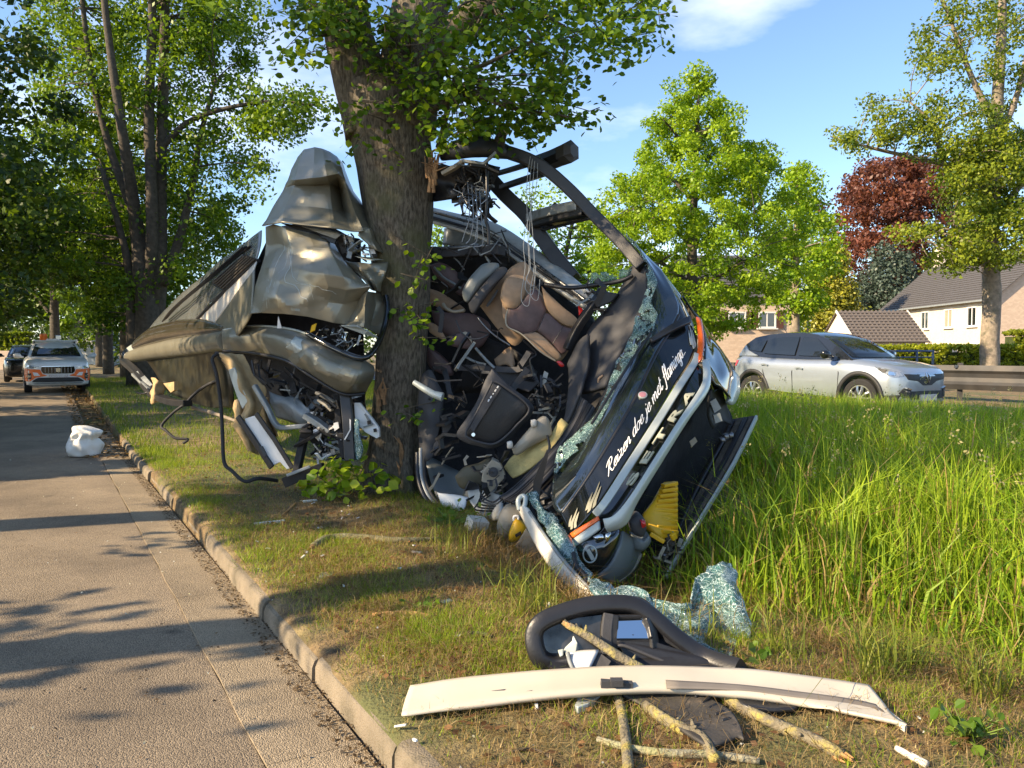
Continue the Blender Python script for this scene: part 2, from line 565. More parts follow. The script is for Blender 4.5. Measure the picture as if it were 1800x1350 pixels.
MAT['cream'] = M("cream_paint", (.66, .61, .52), .4, 0, var=.08, vs=6, coat=.15, col2=(.34, .29, .22), mixs=9, lo=.62, hi=.8)
MAT['white'] = M("white_plastic", (.72, .72, .70), .4, 0, var=.07, col2=(.4, .38, .34), mixs=10, lo=.63, hi=.8)
MAT['rail'] = M("grey_cream_rail", (.40, .40, .37), .45, .2, var=.12, vs=7, col2=(.2, .19, .17), mixs=9, lo=.55, hi=.75)
MAT['shell'] = M("grey_green_shell", (.17, .19, .19), .42, var=.1)
MAT['leather'] = M("brown_leather", (.115, .07, .066), .45, var=.18, vs=14, bump=.2, bs=160)
MAT['tan'] = M("tan_leather", (.34, .225, .135), .5, var=.15, vs=14, bump=.2, bs=160)
MAT['cloth'] = M("tan_curtain", (.42, .30, .15), .9, var=.2, vs=10, bump=.3, bs=90)
MAT['foam'] = M("yellow_foam", (.50, .40, .16), .9, var=.15, vs=12, bump=.4, bs=60)
MAT['yellow'] = M("yellow_plastic", (.75, .42, .01), .45, var=.1)
MAT['orange'] = M("orange_lens", (.75, .13, .02), .2, var=.08, coat=.5)
MAT['red'] = M("red_lens", (.5, .02, .02), .2, var=.08, coat=.5)
MAT['chrome'] = M("chrome", (.62, .63, .62), .12, 1., var=.05)
MAT['letter'] = M("white_vinyl", (.8, .8, .78), .5, var=.03)
MAT['palegold'] = M("pale_vinyl_mark", (.15, .15, .11), .4, .2, var=.08)
MAT['beige'] = M("beige_plastic", (.33, .29, .22), .5, var=.12, bump=.1)
MAT['shatter'] = shatter_mat("shattered_glass", 34., (.50, .68, .63), (.50, .66, .62), .34, holes=.46)
MAT['shatter2'] = shatter_mat("shattered_glass_sheet", 30., (.36, .60, .61), (.58, .72, .71), .42)
MAT['letterchrome'] = M("letter_grass_reflection", (.40, .40, .30), .5, 0, var=.05)  # yellow-green of reflected grass is put into this flat letter colour
MAT['pane'] = M("pane_grass_reflection", (.012, .012, .008), .30, 0, var=.6, vs=5, spec=.3, col2=(.035, .030, .015), mixs=6, lo=.45, hi=.75)  # brown mottle paints the grass mirrored in the dark glass
MAT['bandgrey'] = M("grey_body_band", (.17, .18, .175), .22, .35, var=.12, vs=3, coat=.4, rvar=.06)
MAT['railbronze'] = M("brown_glossy_rail", (.13, .108, .078), .2, .6, var=.15, vs=4, coat=.5, rvar=.06)
MAT['mirror'] = M("mirror_glass", (.85, .87, .88), .02, 1., var=.01)
MAT['windglass'] = M("dark_glass", (.012, .016, .018), .05, 0, var=.1, coat=1.0, spec=1.0)
MAT['barkpale'] = M("pale_bark", (.25, .205, .155), .9, var=.3, vs=9, bump=.5, bs=25, col2=(.10, .10, .06), mixs=4, lo=.5, hi=.7)
MAT['barkdark'] = M("dark_bark", (.075, .062, .045), .95, var=.35, vs=8, bump=.8, bs=22)
# ================================================================== THE SETTING
def ground_mat():
    m = bpy.data.materials.new("verge_soil"); m.use_nodes = True
    n, l = m.node_tree.nodes, m.node_tree.links
    b = n["Principled BSDF"]; b.inputs["Roughness"].default_value = .95
    co = n.new("ShaderNodeTexCoord").outputs["Object"]
    def nse(s, d=8, r=.6):
        q = n.new("ShaderNodeTexNoise"); q.inputs["Scale"].default_value = s; q.inputs["Detail"].default_value = d; q.inputs["Roughness"].default_value = r
        l.new(co, q.inputs["Vector"]); return q.outputs["Fac"]
    r = n.new("ShaderNodeValToRGB")
    e = r.color_ramp.elements
    e[0].position, e[0].color = .32, (.07, .048, .026, 1)
    e[1].position, e[1].color = .70, (.34, .245, .12, 1)
    e.new(.5).color = (.19, .13, .062, 1)
    l.new(nse(7), r.inputs["Fac"])
    r2 = n.new("ShaderNodeValToRGB"); r2.color_ramp.elements[0].position, r2.color_ramp.elements[1].position = .48, .62
    l.new(nse(.9, 5), r2.inputs["Fac"])
    mm = n.new("ShaderNodeMix"); mm.data_type = 'RGBA'; mm.inputs["B"].default_value = (.11, .115, .04, 1)
    l.new(r2.outputs["Color"], mm.inputs["Factor"]); l.new(r.outputs["Color"], mm.inputs["A"])
    l.new(mm.outputs["Result"], b.inputs["Base Color"])
    bp = n.new("ShaderNodeBump"); bp.inputs["Strength"].default_value = .9; bp.inputs["Distance"].default_value = .03
    l.new(nse(45, 4), bp.inputs["Height"]); l.new(bp.outputs["Normal"], b.inputs["Normal"])
    return m

def asphalt_mat(name, dark=(.168, .134, .096), light=(.325, .264, .188), speck=150):
    m = bpy.data.materials.new(name); m.use_nodes = True
    n, l = m.node_tree.nodes, m.node_tree.links
    b = n["Principled BSDF"]; b.inputs["Roughness"].default_value = .82; b.inputs["Specular IOR Level"].default_value = .3
    co = n.new("ShaderNodeTexCoord").outputs["Object"]
    v = n.new("ShaderNodeTexVoronoi"); v.inputs["Scale"].default_value = speck; l.new(co, v.inputs["Vector"])
    r = n.new("ShaderNodeValToRGB"); r.color_ramp.interpolation = 'LINEAR'
    r.color_ramp.elements[0].color, r.color_ramp.elements[1].color = (*dark, 1), (*light, 1)
    sx = n.new("ShaderNodeSeparateColor"); l.new(v.outputs["Color"], sx.inputs["Color"])
    l.new(sx.outputs["Red"], r.inputs["Fac"])
    big = n.new("ShaderNodeTexNoise"); big.inputs["Scale"].default_value = .7; big.inputs["Detail"].default_value = 9; big.inputs["Roughness"].default_value = .65
    l.new(co, big.inputs["Vector"])
    rb = n.new("ShaderNodeValToRGB"); rb.color_ramp.elements[0].position, rb.color_ramp.elements[1].position = .35, .68
    rb.color_ramp.elements[0].color, rb.color_ramp.elements[1].color = (.66, .65, .64, 1), (1.22, 1.20, 1.15, 1)
    l.new(big.outputs["Fac"], rb.inputs["Fac"])
    mm = n.new("ShaderNodeMix"); mm.data_type = 'RGBA'; mm.blend_type = 'MULTIPLY'; mm.inputs["Factor"].default_value = 1; mm.clamp_result = False
    l.new(r.outputs["Color"], mm.inputs["A"]); l.new(rb.outputs["Color"], mm.inputs["B"])
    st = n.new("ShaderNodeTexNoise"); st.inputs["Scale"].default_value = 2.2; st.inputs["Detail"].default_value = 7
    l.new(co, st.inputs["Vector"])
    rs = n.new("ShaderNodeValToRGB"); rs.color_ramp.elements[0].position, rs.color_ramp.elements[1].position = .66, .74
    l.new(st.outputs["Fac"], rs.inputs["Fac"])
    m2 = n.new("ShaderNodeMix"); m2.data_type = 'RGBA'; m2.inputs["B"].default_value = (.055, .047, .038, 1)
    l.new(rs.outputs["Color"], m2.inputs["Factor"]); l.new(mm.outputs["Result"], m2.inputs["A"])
    l.new(m2.outputs["Result"], b.inputs["Base Color"])
    bp = n.new("ShaderNodeBump"); bp.inputs["Strength"].default_value = .8; bp.inputs["Distance"].default_value = .006
    l.new(v.outputs["Distance"], bp.inputs["Height"]); bp.invert = True
    l.new(bp.outputs["Normal"], b.inputs["Normal"])
    return m
MAT['ground'] = ground_mat()
MAT['asphalt'] = asphalt_mat("asphalt")
MAT['asphalt2'] = asphalt_mat("asphalt_far_road", (.07, .07, .07), (.13, .13, .13), 90)
MAT['concrete'] = asphalt_mat("gutter_concrete", (.23, .185, .125), (.39, .318, .222), 150)
MAT['kerb'] = M("kerb_concrete", (.25, .205, .145), .9, var=.3, vs=9, bump=.6, bs=110, col2=(.10, .085, .055), mixs=4.5, lo=.42, hi=.66)
MAT['line'] = M("road_paint", (.7, .7, .68), .7, var=.15, vs=20)

# ---- ground sheet
sl = np.concatenate([[-400, -120, -40, -12, -5], np.arange(-2, 17, .22), np.arange(17, 45, 1.2), [50, 60, 75, 95, 120, 160, 220, 320, 500, 800]])
tl = np.concatenate([[-800, -400, -200, -100, -50, -25, -12, -6, -3.4, -3.2, -1, 1.105, 1.11, 1.13, 1.15, 1.17, 1.23], np.arange(1.3, 9, .12), np.arange(9, 20, .5), [24, 32, 45, 70, 120, 250, 500, 900]])
SS, TT = np.meshgrid(sl, tl, indexing='ij')
gx, gy = ST(SS, TT)
gzz = ground_z(gx, gy)
V = np.stack([gx, gy, gzz], -1).reshape(-1, 3)
ni, nj = SS.shape
ii, jj = np.meshgrid(np.arange(ni - 1), np.arange(nj - 1), indexing='ij')
a = (ii * nj + jj).ravel()
F = np.stack([a, a + nj, a + nj + 1, a + 1], -1)
tag(np_mesh("ground", V, F, MAT['ground'], smooth_sh=True), "grassy verge and ditch beside the road", kind='structure')

def strip(name, t0, t1, s0, s1, zf, m, ds=.8, nt=4, label=None):
    ss = np.arange(s0, s1 + ds, ds); tt = np.linspace(t0, t1, nt)
    S_, T_ = np.meshgrid(ss, tt, indexing='ij')
    x, y = ST(S_, T_)
    z = zf(S_, T_)
    n1, n2 = S_.shape
    i_, j_ = np.meshgrid(np.arange(n1 - 1), np.arange(n2 - 1), indexing='ij')
    a_ = (i_ * n2 + j_).ravel()
    o = np_mesh(name, np.stack([x, y, z], -1).reshape(-1, 3), np.stack([a_, a_ + n2, a_ + n2 + 1, a_ + 1], -1), m, smooth_sh=True)
    return tag(o, label, kind='structure')
strip("road", -3.3, .70, -25, 150, lambda s, t: rise(s, t) + 0 * s - .012 * np.maximum(0, t), MAT['asphalt'], nt=9, label="worn brown asphalt lane with long tree shadows")
strip("road", 12.9, 18.5, -60, 160, lambda s, t: .40 + 0 * s, MAT['asphalt2'], ds=2, label="grey main road behind the tall grass")
strip("road_marking", 13.05, 13.2, -60, 160, lambda s, t: .404 + 0 * s, MAT['line'], ds=2, nt=2, label="white edge line on the main road")

gut = thing("gutter", (*ST(3, .9), 0), "pale concrete gutter strip between asphalt and kerb", None); gut["kind"] = 'structure'
s = -1.8
while s < 15.2:
    L = 2.4
    vs, fs = [], []
    n = 5
    for i in range(n + 1):
        ss = s + .0015 + (L - .003) * i / n
        jt = .006 * math.sin(ss * 5.1) + .004 * math.sin(ss * 13.7)
        for t, z in ((.705 + jt, -.05), (.705 + jt, .000), (.90, -.008), (1.09, -.014), (1.09, -.06)):
            x, y = ST(ss, t)
            vs.append((x, y, z + float(rise(ss, t))))
    for i in range(n):
        for j in range(4):
            a_ = i * 5 + j
            fs.append([a_, a_ + 1, a_ + 6, a_ + 5])
    mesh("gutter_slab", vs, fs, MAT['concrete'], gut, smooth_sh=True, angle=40)
    s += L
krb = thing("kerb", (*ST(3, 1.2), 0), "weathered concrete kerb along the verge", None); krb["kind"] = 'structure'
s = -1.3
k = 0
while s < 14.6:
    L = 1.0
    dz = RD.uniform(-.014, .014); dt = RD.uniform(-.016, .016)
    if k in (8, 9, 11):
        dt += .025; dz -= .02
    vs, fs = [], []
    n = 4
    sec = ((1.095, -.08), (1.100, .060), (1.112, .092), (1.132, .104), (1.18, .104), (1.18, -.08))
    for i in range(n + 1):
        ss = s + .011 + (L - .022) * i / n
        for t, z in sec:
            x, y = ST(ss, t + dt + RD.uniform(-.002, .002))
            vs.append((x, y, z + dz + float(rise(ss, 1.2)) + RD.uniform(-.002, .002)))
    q = len(sec)
    for i in range(n):
        for j in range(q - 1):
            a_ = i * q + j
            fs.append([a_, a_ + q, a_ + q + 1, a_ + 1])
    fs += [list(range(q)), [n * q + j for j in reversed(range(q))]]
    mesh("kerbstone", vs, fs, MAT['kerb'], krb, smooth_sh=True, angle=35)
    s += L; k += 1

# ------------------------------------------------------------------ houses
MAT['brick_cream'] = None
def brick_mat(name, c1, c2, mortar, sc):
    m = bpy.data.materials.new(name); m.use_nodes = True
    n, l = m.node_tree.nodes, m.node_tree.links
    b = n["Principled BSDF"]; b.inputs["Roughness"].default_value = .9
    co = n.new("ShaderNodeTexCoord").outputs["Object"]
    sp = n.new("ShaderNodeSeparateXYZ"); l.new(co, sp.inputs[0])
    ad = n.new("ShaderNodeMath"); l.new(sp.outputs["X"], ad.inputs[0]); l.new(sp.outputs["Y"], ad.inputs[1])
    cb = n.new("ShaderNodeCombineXYZ"); l.new(ad.outputs[0], cb.inputs["X"]); l.new(sp.outputs["Z"], cb.inputs["Y"])
    t = n.new("ShaderNodeTexBrick"); t.inputs["Scale"].default_value = sc
    t.inputs["Color1"].default_value, t.inputs["Color2"].default_value, t.inputs["Mortar"].default_value = (*c1, 1), (*c2, 1), (*mortar, 1)
    t.inputs["Mortar Size"].default_value = .012
    l.new(cb.outputs[0], t.inputs["Vector"]); l.new(t.outputs["Color"], b.inputs["Base Color"])
    return m
MAT['brick_cream'] = brick_mat("cream_brick", (.68, .60, .47), (.61, .53, .41), (.48, .42, .33), 2.4)
MAT['brick_pink'] = brick_mat("pink_brick", (.62, .48, .36), (.52, .39, .29), (.45, .38, .30), 2.4)
MAT['rooftile'] = M("grey_roof_tiles", (.078, .074, .074), .8, var=.25, vs=8, bump=.2)
MAT['frame_white'] = M("white_window_frame", (.7, .7, .68), .5, var=.04)
MAT['shutter'] = M("brown_shutter", (.09, .035, .022), .6, var=.15)
MAT['curtain_w'] = M("beige_blind", (.30, .25, .18), .8, var=.1)

def window_on(parent, c, axis, w, h, glass, sill=True, bars=1):
    """axis 'x': wall in the XZ plane facing -Y; 'y': wall in the YZ plane facing -X"""
    c = Vector(c)
    def bx(u, z, su, sz, dp, thick):
        if axis == 'x':
            return box(c + Vector((u, -dp, z)), su, thick, sz)
        return box(c + Vector((-dp, u, z)), thick, su, sz)
    f = MB()
    fw = .09
    f.add(*bx(0, h / 2 - fw / 2, w, fw, .05, .12)).add(*bx(0, -h / 2 + fw / 2, w, fw, .05, .12))
    f.add(*bx(w / 2 - fw / 2, 0, fw, h - 2 * fw, .05, .12)).add(*bx(-w / 2 + fw / 2, 0, fw, h - 2 * fw, .05, .12))
    for i in range(bars):
        f.add(*bx(-w / 2 + w * (i + 1) / (bars + 1), 0, .06, h - 2 * fw, .045, .08))
    fr = f.obj("window", MAT['frame_white'], parent)
    g = MB().add(*bx(0, 0, w - .1, h - .1, .02, .03)); g.obj("pane", glass, fr)
    if sill:
        MB().add(*bx(0, -h / 2 - .05, w + .2, .08, .10, .22)).obj("sill", MAT['frame_white'], fr)
def tiled_roof(parent, a, b, c, d, ncourse, m=None, thick=.08):
    """courses of tiles from eave a-b up to ridge d-c, each lapping the one below"""
    a, b, c, d = map(Vector, (a, b, c, d))
    nr = (b - a).cross(d - a).normalized()
    if nr.z < 0:
        nr = -nr
    for k in range(ncourse):
        u0, u1 = k / ncourse, (k + 1.12) / ncourse
        u1 = min(u1, 1)
        p = [a.lerp(d, u0), b.lerp(c, u0), b.lerp(c, u1), a.lerp(d, u1)]
        lo = nr * thick; hi = nr * .012
        vs = [p[0], p[1], p[2], p[3], p[0] + lo, p[1] + lo, p[2] + hi, p[3] + hi]
        mesh("tile_course", vs, BOXF, m or MAT['rooftile'], parent)

hz = .45
hs = thing("house", (44, 71, hz), "cream brick house with steep grey tiled roof behind the hedge", "house")
X0, X1, Y0, Y1, EV, RG = 39.0, 49.5, 62.0, 81.0, 6.2, 10.9
xm = (X0 + X1) / 2
wb = MB()
wb.v = [Vector(p) for p in ((X0, Y0, hz), (X1, Y0, hz), (X1, Y1, hz), (X0, Y1, hz), (X0, Y0, EV), (X1, Y0, EV), (X1, Y1, EV), (X0, Y1, EV), (xm, Y0, RG - .15), (xm, Y1, RG - .15))]
wb.f = [[0, 3, 7, 4], [1, 5, 6, 2]]
wb.obj("wall", MAT['brick_cream'], hs)
gb = MB(); gb.v = [v.copy() for v in wb.v]
for ff in ([0, 4, 8, 5, 1], [3, 2, 6, 9, 7]):
    mesh("gable_wall", [gb.v[i] for i in ff], [list(range(5))], MAT['brick_pink'], hs)
rf = bpy.data.objects.new("roof", None); link(rf, hs)
tiled_roof(rf, (X0 - .45, Y0 - .3, EV - .25), (X0 - .45, Y1 + .3, EV - .25), (xm, Y1 + .3, RG), (xm, Y0 - .3, RG), 22)
tiled_roof(rf, (X1 + .45, Y0 - .3, EV - .25), (X1 + .45, Y1 + .3, EV - .25), (xm, Y1 + .3, RG), (xm, Y0 - .3, RG), 22)
ch = MB().add(*box((xm, 79.6, 11.3), .9, 1.3, 2.6)); cho = ch.obj("chimney", MAT['brick_cream'], hs)
MB().add(*box((xm, 79.6, 12.65), 1.05, 1.45, .12)).add(*box((xm, 79.3, 12.9), .3, .3, .45)).obj("chimney_cap", MAT['greymetal'], cho)
for yy, gl in ((77.2, MAT['windglass']), (72.6, MAT['windglass']), (68.7, MAT['curtain_w']), (65.2, MAT['windglass'])):
    window_on(hs, (X0, yy, 4.75), 'y', 1.35, 1.65, gl, bars=1)
for yy in (77.2, 72.8, 68.6, 64.8):
    window_on(hs, (X0, yy, 1.75), 'y', 1.5, 1.5, MAT['windglass'], bars=1)
MB().add(*box((X0 - .5, (Y0 + Y1) / 2, EV - .22), .14, Y1 - Y0 + .5, .14)).obj("gutter_pipe", MAT['greymetal'], hs)

an = thing("annexe", (30.7, 66, hz), "low annexe with a brown tiled roof and pale gable left of the house", "annexe")
AX0, AX1, AY0, AY1, AE, AR = 28.0, 33.6, 62.5, 69.5, 2.7, 5.25
wb = MB(); ym = (AY0 + AY1) / 2
wb.v = [Vector(p) for p in ((AX0, AY0, hz), (AX1, AY0, hz), (AX1, AY1, hz), (AX0, AY1, hz), (AX0, AY0, AE), (AX1, AY0, AE), (AX1, AY1, AE), (AX0, AY1, AE), (AX0, ym, AR - .1), (AX1, ym, AR - .1))]
wb.f = [[0, 1, 5, 4], [2, 3, 7, 6], [0, 4, 8, 7, 3], [1, 2, 6, 9, 5]]
wb.obj("wall", MAT['brick_cream'], an)
MAT['rooftile2'] = M("brown_roof_tiles", (.125, .105, .09), .85, var=.3, vs=10)
rf = bpy.data.objects.new("roof", None); link(rf, an)
tiled_roof(rf, (AX0 - .2, AY0 - .35, AE - .2), (AX1 + .2, AY0 - .35, AE - .2), (AX1 + .2, ym, AR), (AX0 - .2, ym, AR), 11, MAT['rooftile2'], .11)
tiled_roof(rf, (AX0 - .2, AY1 + .35, AE - .2), (AX1 + .2, AY1 + .35, AE - .2), (AX1 + .2, ym, AR), (AX0 - .2, ym, AR), 11, MAT['rooftile2'], .11)
rb = MB()
for kx in range(15):
    xx = AX0 + (AX1 - AX0) * (kx + .5) / 15
    rb.add(*bar([Vector((xx, AY0 - .3, AE - .10)), Vector((xx, ym, AR + .06))], .12, .08))
rb.obj("tile_rib", MAT['rooftile2'], rf)
for e, xe in ((0, AX0 - .24), (1, AX1 + .24)):
    MB().add(*bar([Vector((xe, AY0 - .4, AE - .22)), Vector((xe, ym, AR + .02))], .08, .22)).obj("verge_board", MAT['cream'], an)
window_on(an, (31.8, AY0, 1.6), 'x', 1.5, 1.1, MAT['windglass'])
window_on(an, (AX0, 66.4, 2.9), 'y', 1.0, 1.2, MAT['greymetal'])

bh = thing("house", (14.5, 55, hz), "brown brick house with shuttered window half hidden by the round tree", "house")
BX0, BX1, BY0, BY1, BE = 9.5, 18.6, 50.0, 60.0, 5.3
wb = MB()
wb.v = [Vector(p) for p in ((BX0, BY0, hz), (BX1, BY0, hz), (BX1, BY1, hz), (BX0, BY1, hz), (BX0, BY0, BE), (BX1, BY0, BE), (BX1, BY1, BE), (BX0, BY1, BE))]
wb.f = [[0, 1, 5, 4], [1, 2, 6, 5], [2, 3, 7, 6], [3, 0, 4, 7]]
wb.obj("wall", MAT['brick_pink'], bh)
tiled_roof(bh, (BX0 - .3, BY0 - .3, BE - .1), (BX1 + .3, BY0 - .3, BE - .1), (BX1 - 2, 55, 8.6), (BX0 + 2, 55, 8.6), 12)
for xx in (16.55, 14.6, 12.0):
    window_on(bh, (xx, BY0, 3.8), 'x', 1.15, 1.05, MAT['windglass'], bars=1)
    for sx in (-1, 1):
        MB().add(*box((xx + sx * .84, BY0 - .05, 3.8), .45, .08, 1.1)).obj("shutter", MAT['shutter'], bh)

wh = thing("house", (-45, 80, .3), "white house wall glimpsed between trunks beyond the lane", "house")
p0, p1 = P(128, 600, 82), P(166, 600, 82)
MB().add(*box(((p0.x + p1.x) / 2, 84, 1.9), p1.x - p0.x + 1.2, 4, 4.2)).obj("wall", MAT['white'], wh)
tiled_roof(wh, (p0.x - 1, 81.6, 4), (p1.x + 1, 81.6, 4), (p1.x + 1, 84.5, 6.2), (p0.x - 1, 84.5, 6.2), 8)
gw = thing("garden_wall", (*P(28, 625, 62).xy, .3), "brown garden wall under a clipped hedge at the far left", "wall")
q0, q1 = P(-30, 628, 62), P(58, 628, 62)
MB().add(*box(((q0.x + q1.x) / 2, 62, 1.0), q1.x - q0.x, .4, 1.7)).obj("wall", MAT['brick_pink'], gw)

# ------------------------------------------------------------------ guard rail, blue railing
MAT['railbrown'] = M("weathered_guard_rail", (.042, .041, .040), .55, .35, var=.3, vs=3, col2=(.062, .056, .05), mixs=1.2, lo=.45, hi=.65)
gr = thing("guard_rail", (*ST(5, 19.3), .44), "long weathered steel guard rail behind the silver car", "guard rail")
S0, S1 = -14.0, 30.0
sec = [(-.30, .02), (-.30, .05), (-.17, .09), (-.10, .04), (0, .02), (.10, .04), (.17, .09), (.30, .05), (.30, .02), (.10, .0), (0, -.02), (-.10, 0)]
def rail_at(ss):
    x, y = ST(ss, 19.3); return Vector((x, y, 1.02))
ndir = Vector((-CA, -SA, 0))
for i in range(11):
    a_, b_ = S0 + 4 * i, S0 + 4 * i + 4.03
    vs, fs = [], []
    for ss in (a_, b_):
        for z, o in sec:
            vs.append(rail_at(ss) + Vector((0, 0, z)) + ndir * (o + (.004 if i % 2 else 0)))
    q = len(sec)
    for j in range(q):
        fs.append([j, (j + 1) % q, (j + 1) % q + q, j + q])
    mesh("rail_panel", vs, fs, MAT['railbrown'], gr)
    for ss in (a_ + .5, a_ + 2.5):
        p = rail_at(ss) - ndir * .10
        MB().add(*box((p.x, p.y, .85), .12, .12, 1.05, rz=-rad(31.3))).obj("rail_post", MAT['railbrown'], gr)
        MB().add(*box(rail_at(ss) + ndir * .10 + Vector((0, 0, .27)), .07, .05, .07)).obj("rail_bolt", MAT['steel'], gr)
MAT['blue'] = M("blue_paint", (.05, .09, .18), .5, var=.15)
bl = thing("railing", P(1590, 640, 27), "low blue pipe railing in front of the hedge", "railing")
rod("rail", [P(1530, 617, 27), P(1642, 617, 27)], .035, MAT['blue'], bl)
rod("rail", [P(1530, 628, 27), P(1642, 628, 27)], .025, MAT['blue'], bl)
for px in (1545, 1612, 1640):
    a_ = P(px, 616, 27)
    rod("post", [a_, Vector((a_.x, a_.y, .4))], .04, MAT['blue'], bl)

# ================================================================== FOLIAGE
MAT['leaf'] = leaf_mat("leaf")
MAT['leafdark'] = leaf_mat("leaf_shade_side", back=.38)
MAT['needle'] = leaf_mat("needle", back=.15, warm=(1.1, 1.1, .7))
MAT['grass'] = leaf_mat("grass_blade", rough=.5, back=.4)

def leaf_cloud(name, cen, rr, per, size, pal, m, parent, squash=.7, dark=.5, up=.25, aspect=.62):
    """leaf-sized faces gathered round clump centres; pal is two leaf colours"""
    cen, rr = np.asarray(cen, float), np.asarray(rr, float)
    K = len(cen)
    idx = np.repeat(np.arange(K), per)
    N = len(idx)
    d = NR.normal(size=(N, 3)); d /= np.linalg.norm(d, axis=1)[:, None]
    rad_ = NR.random(N) ** .45
    pos = cen[idx] + d * (rad_ * rr[idx])[:, None] * np.array([1, 1, squash])
    nrm = NR.normal(size=(N, 3)) + d * .5; nrm[:, 2] += up * 2
    nrm /= np.linalg.norm(nrm, axis=1)[:, None]
    t = np.cross(nrm, NR.normal(size=(N, 3))); t /= np.linalg.norm(t, axis=1)[:, None]
    b = np.cross(nrm, t)
    s = size * NR.uniform(.65, 1.25, N)[:, None]
    q = np.stack([pos - t * s * .5, pos + b * s * .5 * aspect + nrm * s * .06, pos + t * s * .5, pos - b * s * .5 * aspect + nrm * s * .06], 1)
    f = np.arange(N * 4).reshape(N, 4)
    mix = np.clip(NR.normal(.5, .28, N) + NR.normal(0, .22, K)[idx], 0, 1)[:, None]
    c = np.array(pal[0]) * (1 - mix) + np.array(pal[1]) * mix
    c = np.repeat(c, 4, 0)
    o = np_mesh(name, q.reshape(-1, 3), f, m, c, parent)
    o["kind"] = 'stuff'
    return o

def in_poly(px, py, poly):
    r = False
    j = len(poly) - 1
    for i in range(len(poly)):
        xi, yi = poly[i]; xj, yj = poly[j]
        if (yi > py) != (yj > py) and px < (xj - xi) * (py - yi) / (yj - yi) + xi:
            r = not r
        j = i
    return r
def sample_poly(poly, n):
    xs = [p[0] for p in poly]; ys = [p[1] for p in poly]
    out = []
    while len(out) < n:
        x, y = RD.uniform(min(xs), max(xs)), RD.uniform(min(ys), max(ys))
        if in_poly(x, y, poly):
            out.append((x, y))
    return out
def clumps(poly, n, d0, d1):
    return [P(x, y, RD.uniform(d0, d1)) for x, y in sample_poly(poly, n)]

def bark_tube(pts, radii, n=14, amp=.04, seed=0, sm=5, flute=0):
    c = curve(pts, sm)
    rr = [float(v) for v in np.interp(np.linspace(0, len(pts) - 1, len(c)), np.arange(len(pts)), radii)]
    vs, fs = tube(c, rr, n)
    out = []
    for i, v in enumerate(vs):
        ax = c[i // n]
        dv = v - ax
        th = math.atan2(dv.y, dv.x)
        g = noise.noise(Vector((math.cos(th) * 2.2 + seed, math.sin(th) * 2.2, v.z * .8)))
        g2 = noise.noise(Vector((math.cos(th) * 7 + seed, math.sin(th) * 7, v.z * 2.5)))
        h = 1 + amp * (1.6 * g + g2)
        if flute:
            low = max(0, 1 - (v.z - gz(ax.x, ax.y)) / .9)
            h += low * flute * max(0, math.sin(th * 5 + seed))
        out.append(ax + dv * h)
    return out, fs

def branch_to(a, b, sag=.12):
    m_ = a.lerp(b, .5)
    L = (b - a).length
    m_ += Vector((RD.uniform(-1, 1), RD.uniform(-1, 1), RD.uniform(.2, 1))) * L * sag
    return [a, m_, b]

def tree(name, label, base, stems, cl, cr_r, per, size, pal, mat_l, bark, group=None, twigs=.35, cat="tree", nside=9, squash=.75, twig_r=.03):
    """stems: list of (points, radii); cl: clump centres"""
    t = thing(name, base, label, cat, group)
    tips = []
    for k, (pts, rr) in enumerate(stems):
        vs, fs = bark_tube(pts, rr, nside, .07, seed=k * 1.9)
        mesh("trunk" if k == 0 else "limb", vs, fs, bark, t, smooth_sh=True)
        c = curve(pts, 5)
        tips += [(c[i], float(np.interp(i / (len(c) - 1) * (len(pts) - 1), np.arange(len(pts)), rr))) for i in range(len(c) // 3, len(c))]
    tw = MB()
    for c in cl:
        if RD.random() < twigs and tips:
            a_, ra = min(tips, key=lambda q: (q[0] - c).length + max(0, q[0].z - c.z) * .6)
            vs, fs = tube(curve(branch_to(a_, c), 3), [min(ra * .45, twig_r * 1.7)] * 2 + [twig_r] * 3 + [twig_r * .5] * 2, 5)
            tw.add(vs, fs)
    if tw.v:
        o = tw.obj("branch", bark, t, smooth_sh=True); o["kind"] = 'stuff'
    if len(cl):
        leaf_cloud("crown", cl, [cr_r * RD.uniform(.7, 1.3) for _ in cl], per, size, pal, mat_l, t, squash=squash)
    return t
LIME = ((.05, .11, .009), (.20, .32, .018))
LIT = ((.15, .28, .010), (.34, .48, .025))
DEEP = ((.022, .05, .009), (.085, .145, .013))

def gbase(px, d, t=None):
    p = P(px, 650, d); return Vector((p.x, p.y, gz(p.x, p.y) - .05))

